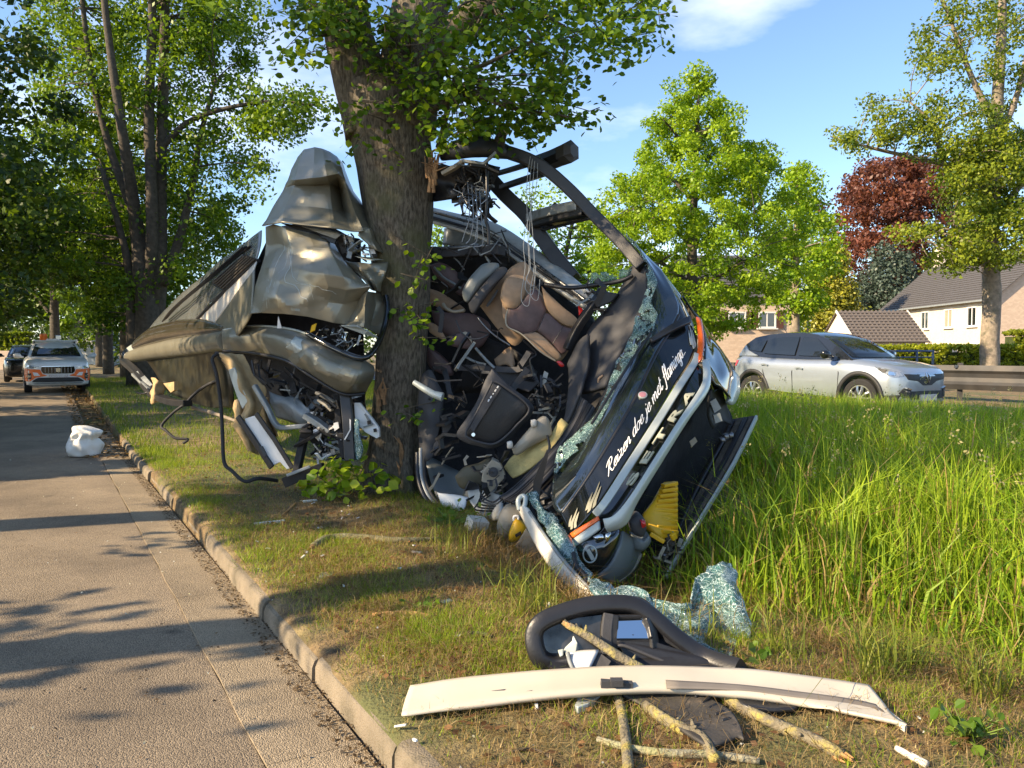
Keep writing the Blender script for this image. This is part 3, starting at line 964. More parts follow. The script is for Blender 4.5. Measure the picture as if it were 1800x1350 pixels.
# ---- avenue trees on the left
b0 = gbase(262, 27)
def up(px, py, d): return P(px, py, d)
tree("lime_tree", "tall many stemmed avenue tree behind the hanging rear of the coach", b0,
     [([b0, up(262, 560, 27), up(252, 480, 27), up(238, 380, 27), up(215, 230, 26), up(190, 60, 26), up(175, -90, 26)], [.55, .42, .36, .22, .16, .12, .08]),
      ([b0 + Vector((.3, 0, 0)), up(276, 560, 27.2), up(280, 470, 27), up(283, 300, 27), up(288, 120, 27), up(292, -80, 27)], [.36, .3, .26, .2, .17, .12]),
      ([up(262, 520, 27), up(268, 400, 26.6), up(262, 200, 26.6), up(268, 40, 26.5), up(262, -90, 26)], [.24, .2, .17, .14, .1]),
      ([up(285, 500, 27), up(312, 430, 27), up(338, 330, 27), up(352, 240, 27), up(380, 140, 27)], [.2, .16, .12, .09, .06]),
      ([up(284, 260, 27), up(330, 215, 26.8), up(400, 190, 26.5), up(480, 178, 26.2), up(560, 186, 26)], [.12, .09, .07, .05, .03]),
      ([up(236, 380, 27), up(190, 250, 27), up(160, 120, 27), up(140, -40, 27)], [.16, .12, .1, .07]),
      ([b0 + Vector((-.55, .1, 0)), up(236, 590, 27), up(232, 500, 27.2), up(215, 420, 27), up(180, 300, 27)], [.32, .25, .2, .12, .08])],
     clumps([(60, -90), (450, -90), (445, 60), (430, 150), (440, 230), (470, 300), (430, 380), (425, 440), (370, 480), (300, 500), (150, 540), (80, 500), (60, 300)], 300, 26.3, 32)
     + clumps([(430, 150), (550, 165), (585, 190), (575, 215), (500, 235), (450, 240)], 22, 25, 27.5)
     + clumps([(200, -90), (440, -90), (470, 20), (440, 110), (300, 160), (210, 120)], 40, 25.5, 30)
     + clumps([(150, 480), (330, 470), (320, 540), (180, 580)], 22, 27.5, 30),
     .75, 150, .17, LIME, MAT['leaf'], MAT['barkdark'], "avenue trees along the lane", twigs=.5, twig_r=.022)

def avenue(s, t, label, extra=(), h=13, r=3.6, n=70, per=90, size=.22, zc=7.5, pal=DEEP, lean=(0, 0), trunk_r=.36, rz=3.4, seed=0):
    x, y = ST(s, t)
    b = Vector((x, y, gz(x, y) - .05))
    top = b + Vector((lean[0], lean[1], h))
    st = [([b, b.lerp(top, .25), b.lerp(top, .6), top], [trunk_r, trunk_r * .8, trunk_r * .5, .06])]
    for k in range(5):
        a0 = b.lerp(top, .28 + .09 * k)
        th = k * 2.4 + seed
        e = a0 + Vector((math.cos(th) * r * .8, math.sin(th) * r * .8, 1.2 + r * .35))
        st.append(([a0, a0.lerp(e, .5) + Vector((0, 0, .4)), e], [trunk_r * .4, trunk_r * .25, .04]))
    cl = []
    while len(cl) < n:
        q = Vector((RD.uniform(-1, 1), RD.uniform(-1, 1), RD.uniform(-1, 1)))
        if .3 < q.length < 1:
            cl.append(Vector((x + q.x * r + lean[0] * .5, y + q.y * r + lean[1] * .5, zc + q.z * rz)))
    cl += [Vector(e) for e in extra]
    return tree("lime_tree", label, b, st, cl, .75, per, size, pal, MAT['leaf'], MAT['barkdark'], "avenue trees along the lane", twigs=.3)
avenue(9.5, -5.6, "avenue tree left of the lane shading the wreck", n=86, per=90, zc=7.2, r=3.4, rz=2.6, size=.22, seed=.5)
avenue(5.7, -5.1, "avenue tree left of the lane nearest the viewer", n=12, per=60, zc=9.5, r=2.6, rz=2.0, size=.2, seed=1.5, trunk_r=.30,
       extra=[(-7.6 + RD.uniform(-.9, .9), 2.3 + RD.uniform(-.5, .5), RD.uniform(2.4, 3.8)) for _ in range(3)] + [(-8.4 + RD.uniform(-.9, .9), 4.6 + RD.uniform(-.5, .5), RD.uniform(3, 4.4)) for _ in range(2)])
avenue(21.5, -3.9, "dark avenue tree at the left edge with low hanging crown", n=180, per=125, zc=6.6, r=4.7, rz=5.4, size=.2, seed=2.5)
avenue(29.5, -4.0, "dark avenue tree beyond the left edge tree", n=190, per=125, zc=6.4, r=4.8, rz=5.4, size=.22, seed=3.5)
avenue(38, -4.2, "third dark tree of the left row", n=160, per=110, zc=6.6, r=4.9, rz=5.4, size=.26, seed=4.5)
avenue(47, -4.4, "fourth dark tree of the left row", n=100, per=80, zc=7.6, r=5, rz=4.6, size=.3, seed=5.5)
avenue(38.5, 3.2, "avenue tree of the right row behind the many stemmed tree", n=100, per=90, zc=8, r=4.4, rz=4.4, size=.26, seed=.9)
avenue(48, 3.0, "pale trunked avenue tree where the lane bends", n=90, per=80, zc=8.4, r=4.6, rz=4.4, size=.3, seed=1.9, trunk_r=.3)
avenue(58, 0.6, "slim tree standing in the bend of the lane", n=90, per=70, zc=8.5, r=5, rz=4.6, size=.34, seed=2.9, pal=LIME)
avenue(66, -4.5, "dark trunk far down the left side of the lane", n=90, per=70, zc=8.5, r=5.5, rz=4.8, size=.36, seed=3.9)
avenue(74, 4, "far avenue tree closing the view down the lane", n=90, per=70, zc=8.2, r=6, rz=5.4, size=.4, seed=4.9, pal=LIME)
def wood(name, label, poly, n, d0, d1, r, per, size, pal):
    cl = clumps(poly, n, d0, d1)
    o = leaf_cloud(name, cl, [r * RD.uniform(.7, 1.3) for _ in cl], per, size, pal, MAT['leaf'], None)
    return tag(o, label, "woodland", kind='stuff')
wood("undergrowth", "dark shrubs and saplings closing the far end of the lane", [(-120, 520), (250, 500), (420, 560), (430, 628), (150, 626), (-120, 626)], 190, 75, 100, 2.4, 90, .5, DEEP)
wood("woodland", "distant green wood seen between the wreck and the trees", [(380, 540), (700, 560), (1300, 560), (1300, 625), (380, 625)], 170, 95, 130, 3.2, 80, .7, ((.03, .06, .012), (.09, .15, .02)))
wood("woodland", "distant trees behind the houses on the right", [(1280, 540), (1830, 500), (1830, 620), (1280, 620)], 120, 105, 135, 3.4, 80, .7, ((.03, .06, .012), (.08, .13, .02)))

# ---- trees on the right
def cone_clumps(px, d, top, bot, prof, n, jitter=.16, core=.15):
    """clump centres through a crown whose half width (photo pixels) is given by prof at heights between top and bot"""
    out = []
    while len(out) < n:
        py = RD.uniform(top, bot)
        w = float(np.interp(py, [p[0] for p in prof], [p[1] for p in prof]))
        wm = w / FPX * d
        a_, r_ = RD.uniform(0, 2 * math.pi), RD.random() ** .4
        if r_ < core: continue
        if RD.random() > w / max(p[1] for p in prof) + .12: continue
        c = P(px, py, d)
        r_ *= RD.uniform(.85, 1.22) if RD.random() < .35 else 1
        out.append(c + Vector((math.cos(a_) * r_ * wm, math.sin(a_) * r_ * wm, RD.uniform(-.2, .2))))
    return out
b1 = gbase(1215, 25)
tree("young_lime_tree", "bright green rounded tree behind the front of the coach", b1,
     [([b1, up(1215, 560, 25), up(1218, 400, 25), up(1225, 250, 25), up(1228, 140, 25)], [.26, .2, .15, .08, .02])]
     + [([up(1216, y, 25), up(1216 + dx * .5, y - 40, 25 + dd), up(1216 + dx, y - 70, 25 + 2 * dd)], [.08, .05, .02]) for y, dx, dd in ((520, 110, -.8), (500, -110, .6), (440, 120, .5), (430, -100, -.6), (360, 80, .3), (350, -80, .4), (280, -50, -.4), (270, 55, .3))],
     cone_clumps(1222, 25, 128, 585, [(125, 8), (165, 48), (230, 92), (300, 138), (380, 176), (450, 182), (510, 166), (550, 110), (585, 50)], 480, jitter=.2),
     .36, 150, .115, LIT, MAT['leaf'], MAT['barkdark'], twigs=.5, twig_r=.014)
b2 = gbase(1400, 38)
tree("slender_tree", "thin light green tree between the rounded tree and the copper one", b2,
     [([b2, up(1398, 560, 38), up(1400, 420, 38), up(1402, 300, 38)], [.26, .2, .14, .04])],
     cone_clumps(1405, 38, 290, 560, [(285, 6), (330, 38), (420, 60), (520, 55), (560, 30)], 140), .65, 90, .19, LIT, MAT['leaf'], MAT['barkpale'], twigs=.4)
b3 = gbase(985, 36)
tree("leafy_tree", "light green tree seen through the bare windscreen frame", b3,
     [([b3, up(985, 520, 36), up(1000, 420, 36), up(1020, 340, 36)], [.2, .16, .1, .03])],
     clumps([(930, 345), (975, 330), (1010, 390), (1060, 350), (1110, 400), (1130, 480), (1100, 560), (960, 560), (940, 470)], 75, 34, 38)
     + clumps([(740, 400), (790, 410), (930, 480), (950, 560), (760, 560)], 45, 36, 40), .75, 110, .19, LIT, MAT['leaf'], MAT['barkdark'], twigs=.5)
b4 = gbase(1462, 76)
tree("golden_conifer", "yellow green conifer behind the silver car", b4, [([b4, up(1462, 560, 76), up(1464, 440, 76)], [.25, .2, .04])],
     cone_clumps(1463, 76, 440, 600, [(435, 6), (480, 28), (560, 45), (615, 48)], 130), 1.0, 110, .33, ((.14, .16, .015), (.34, .32, .03)), MAT['needle'], MAT['barkdark'], cat="conifer", squash=1.3)
b5 = gbase(1562, 88)
tree("blue_conifer", "dull blue green conifer left of the steep roof", b5, [([b5, up(1562, 560, 88), up(1562, 440, 88)], [.4, .3, .05])],
     cone_clumps(1562, 88, 440, 600, [(435, 10), (470, 40), (530, 62), (600, 70)], 120), 1.2, 110, .4, ((.045, .07, .05), (.10, .135, .10)), MAT['needle'], MAT['barkdark'], cat="conifer", squash=1.2)
b6 = gbase(1580, 98)
tree("copper_beech", "large copper red tree behind the houses", b6, [([b6, up(1580, 520, 98), up(1580, 320, 98)], [.7, .5, .1])],
     cone_clumps(1584, 98, 286, 580, [(282, 20), (305, 92), (370, 122), (450, 122), (520, 100), (585, 80)], 330, core=.05), 1.7, 130, .5, ((.075, .03, .024), (.27, .105, .07)), MAT['leaf'], MAT['barkdark'], twigs=.2)
b7 = gbase(1742, 26)
def rb7(px, py, d=26): return P(px, py, d)
sprays = clumps([(1445, 235), (1560, 200), (1640, 170), (1720, 180), (1800, 160), (1800, 300), (1700, 300), (1560, 265), (1480, 265)], 85, 24, 27) \
    + clumps([(1600, 120), (1620, 40), (1700, -40), (1830, -60), (1830, 170), (1700, 160)], 70, 24, 28) \
    + clumps([(1500, 190), (1580, 150), (1650, 230), (1560, 260)], 18, 24.5, 26.5) \
    + clumps([(1650, 260), (1830, 230), (1830, 460), (1760, 470), (1700, 440), (1650, 360)], 190, 23.8, 27) \
    + clumps([(1560, 400), (1680, 380), (1740, 430), (1700, 480), (1640, 470)], 26, 24, 25.5)
tree("plane_tree", "tall sparse tree with smooth pale trunk right of the silver car", b7,
     [([b7, rb7(1740, 600), rb7(1744, 520), rb7(1740, 440), rb7(1745, 330), rb7(1752, 200), rb7(1760, 60), rb7(1765, -90)], [.33, .28, .29, .27, .24, .19, .14, .1]),
      ([rb7(1742, 350), rb7(1700, 290), rb7(1660, 290), rb7(1640, 220), rb7(1600, 180)], [.14, .1, .085, .06, .03]),
      ([rb7(1690, 295), rb7(1620, 280), rb7(1540, 262), rb7(1460, 240)], [.09, .07, .05, .02]),
      ([rb7(1750, 220), rb7(1710, 140), rb7(1680, 60), rb7(1650, -20)], [.12, .09, .06, .04]),
      ([rb7(1750, 260), rb7(1790, 160), rb7(1815, 40)], [.12, .09, .05]),
      ([rb7(1742, 400), rb7(1790, 330), rb7(1850, 280)], [.13, .1, .06]),
      ([rb7(1742, 430), rb7(1690, 400), rb7(1620, 420)], [.08, .05, .02])],
     sprays, .46, 85, .13, ((.08, .14, .015), (.30, .36, .03)), MAT['leaf'], MAT['barkpale'], twigs=.7, twig_r=.016, nside=14)
b8 = gbase(1392, 46)
tree("slim_tree", "thin bare trunk beside the shuttered brick house", b8, [([b8, up(1392, 560, 46), up(1392, 470, 46)], [.22, .2, .1])],
     clumps([(1360, 480), (1430, 470), (1470, 400), (1440, 380), (1350, 420)], 26, 43, 47), .7, 70, .22, LIT, MAT['leaf'], MAT['barkpale'])
lp = thing("lamp_post", gbase(1420, 45), "thin dark post between the slim tree and the golden conifer", "post")
rod("pole", [gbase(1420, 45), up(1420, 500, 45)], .06, MAT['black'], lp)
rod("arm", [up(1420, 500, 45), up(1432, 498, 45)], .04, MAT['black'], lp)

def hedge(name, label, a, b, h, w, pal, dens, size, lumps=.06):
    a, b = Vector(a), Vector(b)
    t = thing(name, a.lerp(b, .5), label, "hedge")
    L = (b - a).length; u = (b - a).normalized(); nrm = Vector((-u.y, u.x, 0))
    n = int(L * h * dens)
    cl = []
    for _ in range(n):
        f = RD.random()
        side = RD.random()
        if side < .6:
            q = a + u * RD.uniform(0, L) - nrm * (w / 2) * (1 if nrm.y > 0 else -1) + Vector((0, 0, RD.uniform(0, h)))
        else:
            q = a + u * RD.uniform(0, L) + nrm * RD.uniform(-w / 2, w / 2) + Vector((0, 0, h))
        cl.append(q + Vector((RD.gauss(0, lumps), RD.gauss(0, lumps), RD.gauss(0, lumps * .6))))
    leaf_cloud("foliage", cl, [.16] * len(cl), 16, size, pal, MAT['leaf'], t)
    core = box((a + b) / 2 + Vector((0, 0, h / 2 - .1)), L - .1, w - .2, h - .2, rz=math.atan2(u.y, u.x))
    MB().add(*core).obj("stem_core", MAT['leafcore'], t)
MAT['leafcore'] = M("hedge_inside", (.035, .05, .010), .9, var=.4, vs=12)
hedge("hedge", "long clipped yellow green hedge in front of the cream house", P(1500, 640, 33).xy.to_3d() + Vector((0, 0, .45)), P(1840, 640, 30).xy.to_3d() + Vector((0, 0, .45)), 1.42, .9, ((.14, .19, .012), (.42, .46, .03)), 80, .15)
hedge("hedge", "taller hedge block at the right edge beside the pink gable", P(1772, 640, 36).xy.to_3d() + Vector((0, 0, .45)), P(1860, 640, 36).xy.to_3d() + Vector((0, 0, .45)), 2.15, .9, ((.12, .16, .012), (.36, .40, .03)), 80, .16)
hedge("hedge", "clipped hedge on the garden wall at the far left", P(-10, 600, 62.6).xy.to_3d() + Vector((0, 0, 1.85)), P(52, 600, 62.6).xy.to_3d() + Vector((0, 0, 1.85)), 1.4, .7, ((.10, .16, .012), (.3, .38, .03)), 40, .26)

hedge("hedge", "unseen tall hedge added left of the lane to shade it", ST(12.5, -5.3) + (0.1,), ST(21.5, -5.0) + (0.1,), 3.1, 1.4, ((.03, .06, .012), (.08, .13, .02)), 14, .3, .2)  # added out of view for the shade it throws on the lane

# ------------------------------------------------------------------ the struck tree
def bark_mat(name, c0, c1, moss):
    m = bpy.data.materials.new(name); m.use_nodes = True
    n, l = m.node_tree.nodes, m.node_tree.links
    b = n["Principled BSDF"]; b.inputs["Roughness"].default_value = .92; b.inputs["Specular IOR Level"].default_value = .2
    co = n.new("ShaderNodeTexCoord").outputs["Object"]
    mp_ = n.new("ShaderNodeMapping"); mp_.inputs["Scale"].default_value = (1, 1, .30); l.new(co, mp_.inputs["Vector"])
    a = n.new("ShaderNodeTexNoise"); a.inputs["Scale"].default_value = 44; a.inputs["Detail"].default_value = 9; a.inputs["Roughness"].default_value = .62
    l.new(mp_.outputs[0], a.inputs["Vector"])
    r = n.new("ShaderNodeValToRGB"); r.color_ramp.elements[0].position, r.color_ramp.elements[1].position = .36, .64
    r.color_ramp.elements[0].color, r.color_ramp.elements[1].color = (*c0, 1), (*c1, 1)
    l.new(a.outputs["Fac"], r.inputs["Fac"])
    g = n.new("ShaderNodeTexNoise"); g.inputs["Scale"].default_value = 2.1; g.inputs["Detail"].default_value = 8; l.new(co, g.inputs["Vector"])
    rg = n.new("ShaderNodeValToRGB"); rg.color_ramp.elements[0].position, rg.color_ramp.elements[1].position = .5, .68
    rg.color_ramp.elements[1].color = (.7, .7, .7, 1); l.new(g.outputs["Fac"], rg.inputs["Fac"])
    mm = n.new("ShaderNodeMix"); mm.data_type = 'RGBA'; mm.inputs["B"].default_value = (*moss, 1)
    l.new(rg.outputs["Color"], mm.inputs["Factor"]); l.new(r.outputs["Color"], mm.inputs["A"]); l.new(mm.outputs["Result"], b.inputs["Base Color"])
    bp = n.new("ShaderNodeBump"); bp.inputs["Strength"].default_value = .9; bp.inputs["Distance"].default_value = .016
    l.new(a.outputs["Fac"], bp.inputs["Height"]); l.new(bp.outputs["Normal"], b.inputs["Normal"])
    return m
MAT['bark'] = bark_mat("lime_bark", (.055, .046, .034), (.185, .158, .118), (.10, .10, .045))
TD = 8.2
tb = P(692, 868, TD); tb.z = gz(tb.x, tb.y) - .1
st = thing("struck_tree", tb, "thick trunked lime tree that the coach is wrapped around", "tree", None)
vs, fs = bark_tube([tb, P(693, 845, TD), P(696, 790, TD), P(700, 720, TD), P(706, 620, TD), P(708, 520, TD), P(702, 420, TD), P(696, 310, TD), P(684, 215, TD), P(676, 150, TD)],
                   [.42, .34, .285, .272, .275, .285, .325, .385, .43, .40], 48, .05, .3, 8, flute=.3)
mesh("trunk", vs, fs, MAT['bark'], st, smooth_sh=True)
for pts, rr in (([P(660, 235, TD), P(634, 140, TD), P(612, 50, TD), P(598, -60, TD), P(560, -330, TD + .5)], [.33, .29, .25, .22, .15]),
                ([P(706, 230, TD), P(722, 130, TD), P(735, 40, TD), P(744, -80, TD), P(770, -400, TD)], [.37, .34, .31, .28, .16]),
                ([P(748, 110, TD), P(800, 55, TD - .1), P(860, 0, TD - .3), P(940, -70, TD - .6), P(1100, -160, TD - 1)], [.2, .17, .14, .11, .06]),
                ([P(770, 260, TD), P(782, 215, TD - .1), P(800, 140, TD - .3), P(860, 110, TD - .6), P(960, 60, TD - .9)], [.03, .028, .025, .02, .01]),
                ([P(752, 200, TD - .2), P(820, 165, TD - .5), P(900, 190, TD - .8), P(1000, 205, TD - 1)], [.035, .03, .02, .01])):
    vs, fs = bark_tube(pts, rr, 20, .06, .9)
    mesh("limb", vs, fs, MAT['bark'], st, smooth_sh=True)

def leaf_shape(size):
    # pointed oval leaf folded along its midrib
    o = [(0, 0, 0), (.28, .34, .06), (.62, .40, .04), (1, 0, -.06), (.62, -.40, .04), (.28, -.34, .06), (.5, 0, -.03)]
    vs = [(a * size, b * size, c * size) for a, b, c in o]
    return vs, [[0, 6, 1], [1, 6, 2], [2, 6, 3], [3, 6, 4], [4, 6, 5], [5, 6, 0]]
def leaf_mesh(name, size, col, m):
    vs, fs = leaf_shape(size)
    me = bpy.data.meshes.new(name); me.from_pydata(vs, [], fs)
    a_ = me.color_attributes.new("Col", 'FLOAT_COLOR', 'POINT')
    for i in range(len(vs)):
        a_.data[i].color = (*col, 1)
    me.materials.append(m); me.update()
    return me
def leaf_rot():
    z = Vector((RD.gauss(0, .55), RD.gauss(0, .55) - .25, RD.uniform(.25, 1))).normalized()
    x = Vector((RD.gauss(0, 1), RD.gauss(0, 1), -.35 + RD.gauss(0, .3)))
    x = (x - z * x.dot(z)).normalized()
    return Matrix((x, z.cross(x), z)).transposed()
def near_leaves(parent, pts, size, meshes, n_parts):
    """the leaves that show largest are parts; the rest one mass"""
    pts = sorted(pts, key=lambda p: p.y)
    off = root_of(parent)
    for p in pts[:n_parts]:
        o = bpy.data.objects.new("leaf", RD.choice(meshes))
        o.matrix_world = Matrix.Translation(p - off) @ leaf_rot().to_4x4() @ Matrix.Scale(RD.uniform(.75, 1.2), 4)
        link(o, parent)
    rest = pts[n_parts:]
    if rest:
        V, F, Cc = [], [], []
        lv, lf = leaf_shape(size)
        lv = np.array(lv); lf = np.array(lf)
        for i, p in enumerate(rest):
            r_ = np.array(leaf_rot())
            V.append((lv * RD.uniform(.7, 1.2)) @ r_.T + np.array(p)); F.append(lf + i * len(lv))
            c = np.array(LEAFPAL[RD.randrange(len(LEAFPAL))]) * RD.uniform(.8, 1.2)
            Cc.append(np.repeat(c[None], len(lv), 0))
        o = np_mesh("crown", np.concatenate(V), np.concatenate(F), MAT['leaf'], np.concatenate(Cc), parent)
        o["kind"] = 'stuff'
LEAFPAL = [(.06, .13, .010), (.09, .18, .012), (.13, .23, .015), (.22, .33, .02)]
LEAFM = [leaf_mesh("leaf", .078, c, MAT['leaf']) for c in LEAFPAL]
pts = []
twg = MB()
def sprays_of(poly, n, d0, d1, root, leaves=26, spread=.16):
    leaves = int(leaves * 1.65)
    for c in clumps(poly, n, d0, d1):
        a_ = root(c)
        if RD.random() < .3:
            twg.add(*tube(curve(branch_to(a_, c, .06), 3), [.012, .011, .010, .008, .006, .005, .004], 5))
        dirn = Vector((RD.uniform(-1, 1), RD.uniform(-.6, .6), RD.uniform(-.5, .1))).normalized()
        L = RD.uniform(.2, .42)
        twg.add(*tube([c - dirn * L * .6, c, c + dirn * L * .7], [.006, .004, .002], 4))
        for _ in range(leaves):
            f = RD.uniform(-.6, .9)
            pts.append(c + dirn * f * L + Vector((RD.gauss(0, spread * .55), RD.gauss(0, spread * .55), RD.gauss(-.03, spread * .38))))
sprays_of([(755, -70), (1190, -60), (1172, 30), (1120, 70), (1060, 95), (1000, 125), (900, 150), (790, 170), (760, 120)], 95, 6.6, 9.0, lambda c: P(860, 0, TD - .3))
sprays_of([(770, 140), (900, 130), (985, 125), (985, 165), (950, 195), (1050, 190), (1045, 212), (960, 228), (860, 225), (780, 250)], 48, 6.9, 8.6, lambda c: P(800, 150, TD - .3), leaves=22)
sprays_of([(470, -60), (660, -60), (640, 20), (585, 70), (545, 60), (495, 40), (475, 10)], 22, 6.9, 8.2, lambda c: P(610, 0, TD), leaves=24)
sprays_of([(490, 40), (560, 60), (600, 110), (560, 110), (510, 90)], 6, 7.0, 7.8, lambda c: P(620, 60, TD), leaves=15)
sprays_of([(660, 10), (770, 0), (780, 130), (760, 180), (700, 150), (660, 90)], 18, 7.3, 7.75, lambda c: P(720, 100, TD - .3), leaves=15)
sprays_of([(590, 0), (700, -10), (690, 90), (640, 120), (600, 60)], 12, 7.4, 7.8, lambda c: P(620, 60, TD - .2), leaves=14)
sprays_of([(640, 180), (760, 150), (745, 250), (690, 265), (610, 250), (600, 225)], 9, 7.5, 7.75, lambda c: P(690, 220, TD - .4), leaves=10)
sprays_of([(715, 430), (762, 430), (758, 600), (748, 740), (690, 760), (730, 640)], 11, 7.6, 7.85, lambda c: P(735, 560, TD - .25), leaves=7, spread=.08)
sprays_of([(590, 130), (610, 130), (630, 260), (622, 300), (600, 260)], 3, 7.8, 8.0, lambda c: P(640, 200, TD), leaves=8)
MAT['strippedwood'] = M("stripped_wood", (.33, .19, .09), .85, var=.35, vs=9, bump=.5, bs=50, col2=(.12, .07, .035), mixs=7, lo=.5, hi=.7)
spl = MB()
for k in range(26):
    px, py = (RD.uniform(752, 766), RD.uniform(290, 340)) if k < 15 else (RD.uniform(662, 682), RD.uniform(700, 728)) if k < 21 else (RD.uniform(700, 708), RD.uniform(780, 850))
    a_ = P(px, py, 7.90)
    spl.add(*tube([a_, a_ + Vector((RD.gauss(0, .02), -.02, RD.uniform(.06, .16))), a_ + Vector((RD.gauss(0, .05), -.05, RD.uniform(.14, .26)))], [.022, .014, .003], 5))
so_ = spl.obj("splintered_bark", MAT['strippedwood'], st); so_["kind"] = 'stuff'
o = twg.obj("twig", MAT['barkdark'], st); o["kind"] = 'stuff'
near_leaves(st, pts, .076, LEAFM, 300)
hi = [Vector((tb.x + RD.uniform(-4.5, 5), tb.y + RD.uniform(-3.5, 5), RD.uniform(7.2, 13))) for _ in range(70)]
leaf_cloud("upper_crown", hi, [.8] * len(hi), 70, .2, LIME, MAT['leaf'], st)

# ------------------------------------------------------------------ grass
def blades(name, x, y, h, w, cols, m, lean=.35, label=None, seg2=True, cat=None, z=None, lift=0.):
    N = len(x)
    z = ground_z(x, y) + lift if z is None else z
    b = np.stack([x, y, z - .01], -1)
    th = NR.uniform(0, 2 * np.pi, N); ln = np.abs(NR.normal(0, lean, N))
    dv = np.stack([np.cos(th), np.sin(th), np.zeros(N)], -1)
    ph = NR.uniform(0, 2 * np.pi, N)
    wv = np.stack([np.cos(ph), np.sin(ph), np.zeros(N)], -1) * (w / 2)[:, None]
    if seg2:
        mid = b + dv * (ln * h * .32)[:, None]; mid[:, 2] += h * .58
        tip = b + dv * (ln * h * 1.15)[:, None]; tip[:, 2] += h * (1 - .28 * ln)
        Vv = np.stack([b - wv, b + wv, mid + wv * .8, mid - wv * .8, tip], 1).reshape(-1, 3)
        k_ = np.arange(N)[:, None] * 5
        F_ = np.concatenate([k_ + np.array([[0, 1, 2]]), k_ + np.array([[0, 2, 3]]), k_ + np.array([[3, 2, 4]])])
        nv = 5
    else:
        tip = b + dv * (ln * h)[:, None]; tip[:, 2] += h
        Vv = np.stack([b - wv, b + wv, tip], 1).reshape(-1, 3)
        F_ = np.arange(N * 3).reshape(N, 3); nv = 3
    o = np_mesh(name, Vv, F_, m, np.repeat(cols, nv, 0))
    return tag(o, label, cat, kind='stuff')
def field(n, s0, s1, t0, t1):
    s_ = NR.uniform(s0, s1, n); t_ = NR.uniform(t0, t1, n)
    x, y = ST(s_, np.where(t_ > 1.4, t_ - shift(s_) * smooth(1.4, 2.6, t_) * (1 - smooth(6, 10, t_)), t_))
    return x, y, s_, t_
def view_keep(x, y, margin=.06):
    return (y > 1.5) & (np.abs(x / np.maximum(y, .1)) < .667 + margin)
def lerp_cols(mix, a, b):
    return np.array(a) * (1 - mix[:, None]) + np.array(b) * mix[:, None]

# short verge grass, thin and dry near the kerb, greener to the back
x, y, s_, t_ = field(760000, .2, 13, 1.13, 5.0)
pt = wob(x * .9, y * .9) + .55 * wob(x * 2.3 + 3, y * 2.1)
green = np.clip(.38 + .48 * pt + .05 * (s_ - 5) + .10 * np.clip(t_ - 2.2, -1, 2), 0, 1)
keep = view_keep(x, y) & (NR.random(len(x)) < (.10 + .62 * green) * np.clip(9.0 / y / 2.2, .3, 1)) & (t_ > 1.13 + .06 * NR.random(len(x)))
x, y, g2 = x[keep], y[keep], green[keep]
dry = NR.random(len(x)) > .18 + .82 * g2
cols = np.where(dry[:, None], lerp_cols(NR.random(len(x)), (.30, .21, .08), (.60, .45, .21)), lerp_cols(np.clip(NR.normal(.45, .3, len(x)), 0, 1), (.10, .19, .010), (.38, .48, .03)))
h = np.where(dry, NR.uniform(.02, .055, len(x)), NR.uniform(.025, .085, len(x)) * (.55 + .75 * g2))
blades("verge_grass", x, y, h, NR.uniform(.003, .0068, len(x)), cols, MAT['grass'], .8, "short patchy grass on the verge", seg2=False)
x, y, s_, t_ = field(150000, 12, 40, 1.15, 12)
keep = view_keep(x, y) & (NR.random(len(x)) < .8)
x, y = x[keep], y[keep]
blades("verge_grass", x, y, NR.uniform(.06, .16, len(x)) * np.clip(1 + .5 * wob(x, y), .4, 2), NR.uniform(.008, .016, len(x)), lerp_cols(np.clip(NR.normal(.5, .3, len(x)) + .25 * wob(x * .6, y * .6), 0, 1), (.08, .15, .012), (.30, .36, .03)), MAT['grass'], .6, "longer verge grass beyond the wreck", seg2=False)
# flattened straw and thatch in the verge
x, y, s_, t_ = field(60000, .3, 9, 1.3, 5.4)
keep = view_keep(x, y); x, y = x[keep], y[keep]
blades("straw", x, y, NR.uniform(.03, .11, len(x)), NR.uniform(.002, .0045, len(x)), lerp_cols(NR.random(len(x)), (.16, .10, .04), (.42, .31, .15)), MAT['grass'], 2.6, "dry straw lying in the verge", seg2=True)
# tall grass of the ditch bank
x, y, s_, t_ = field(330000, -6.5, 14.5, 3.5, 12.7)
pt = wob(x * .7 + 1, y * .7)
keep = view_keep(x, y, .1) & (NR.random(len(x)) < np.clip(.75 + .25 * pt, .2, 1)) & (x > .3)
keep &= ~((s_ > 4.2) & (t_ < 6.35)) & ~((x < 1.2) & (y < 5.4)) | (NR.random(len(x)) < .10)
x, y, t_ = x[keep], y[keep], t_[keep]
hh = np.interp(t_, [3.5, 4.0, 4.6, 5.2, 6.5, 9, 12.7], [.14, .26, .52, .68, .74, .62, .44]) * NR.uniform(.35, 1.2, len(x)) * np.clip(1 + .22 * wob(x * 1.1 + 2, y * 1.1), .7, 1.3)
mixv = np.clip(NR.normal(.45, .27, len(x)) + .18 * wob(x * .8, y * .8), 0, 1)
cols = lerp_cols(mixv, (.11, .23, .010), (.42, .53, .04))
low = NR.random(len(x)) < np.interp(t_, [3.5, 5.0, 6], [.35, .15, .08])
cols[low] = lerp_cols(NR.random(low.sum()), (.25, .17, .06), (.42, .30, .12))
blades("tall_grass", x, y, hh, NR.uniform(.006, .015, len(x)) * np.where(NR.random(len(x)) < .15, 1.5, 1), cols, MAT['grass'], .55, "tall lush grass on the ditch bank")
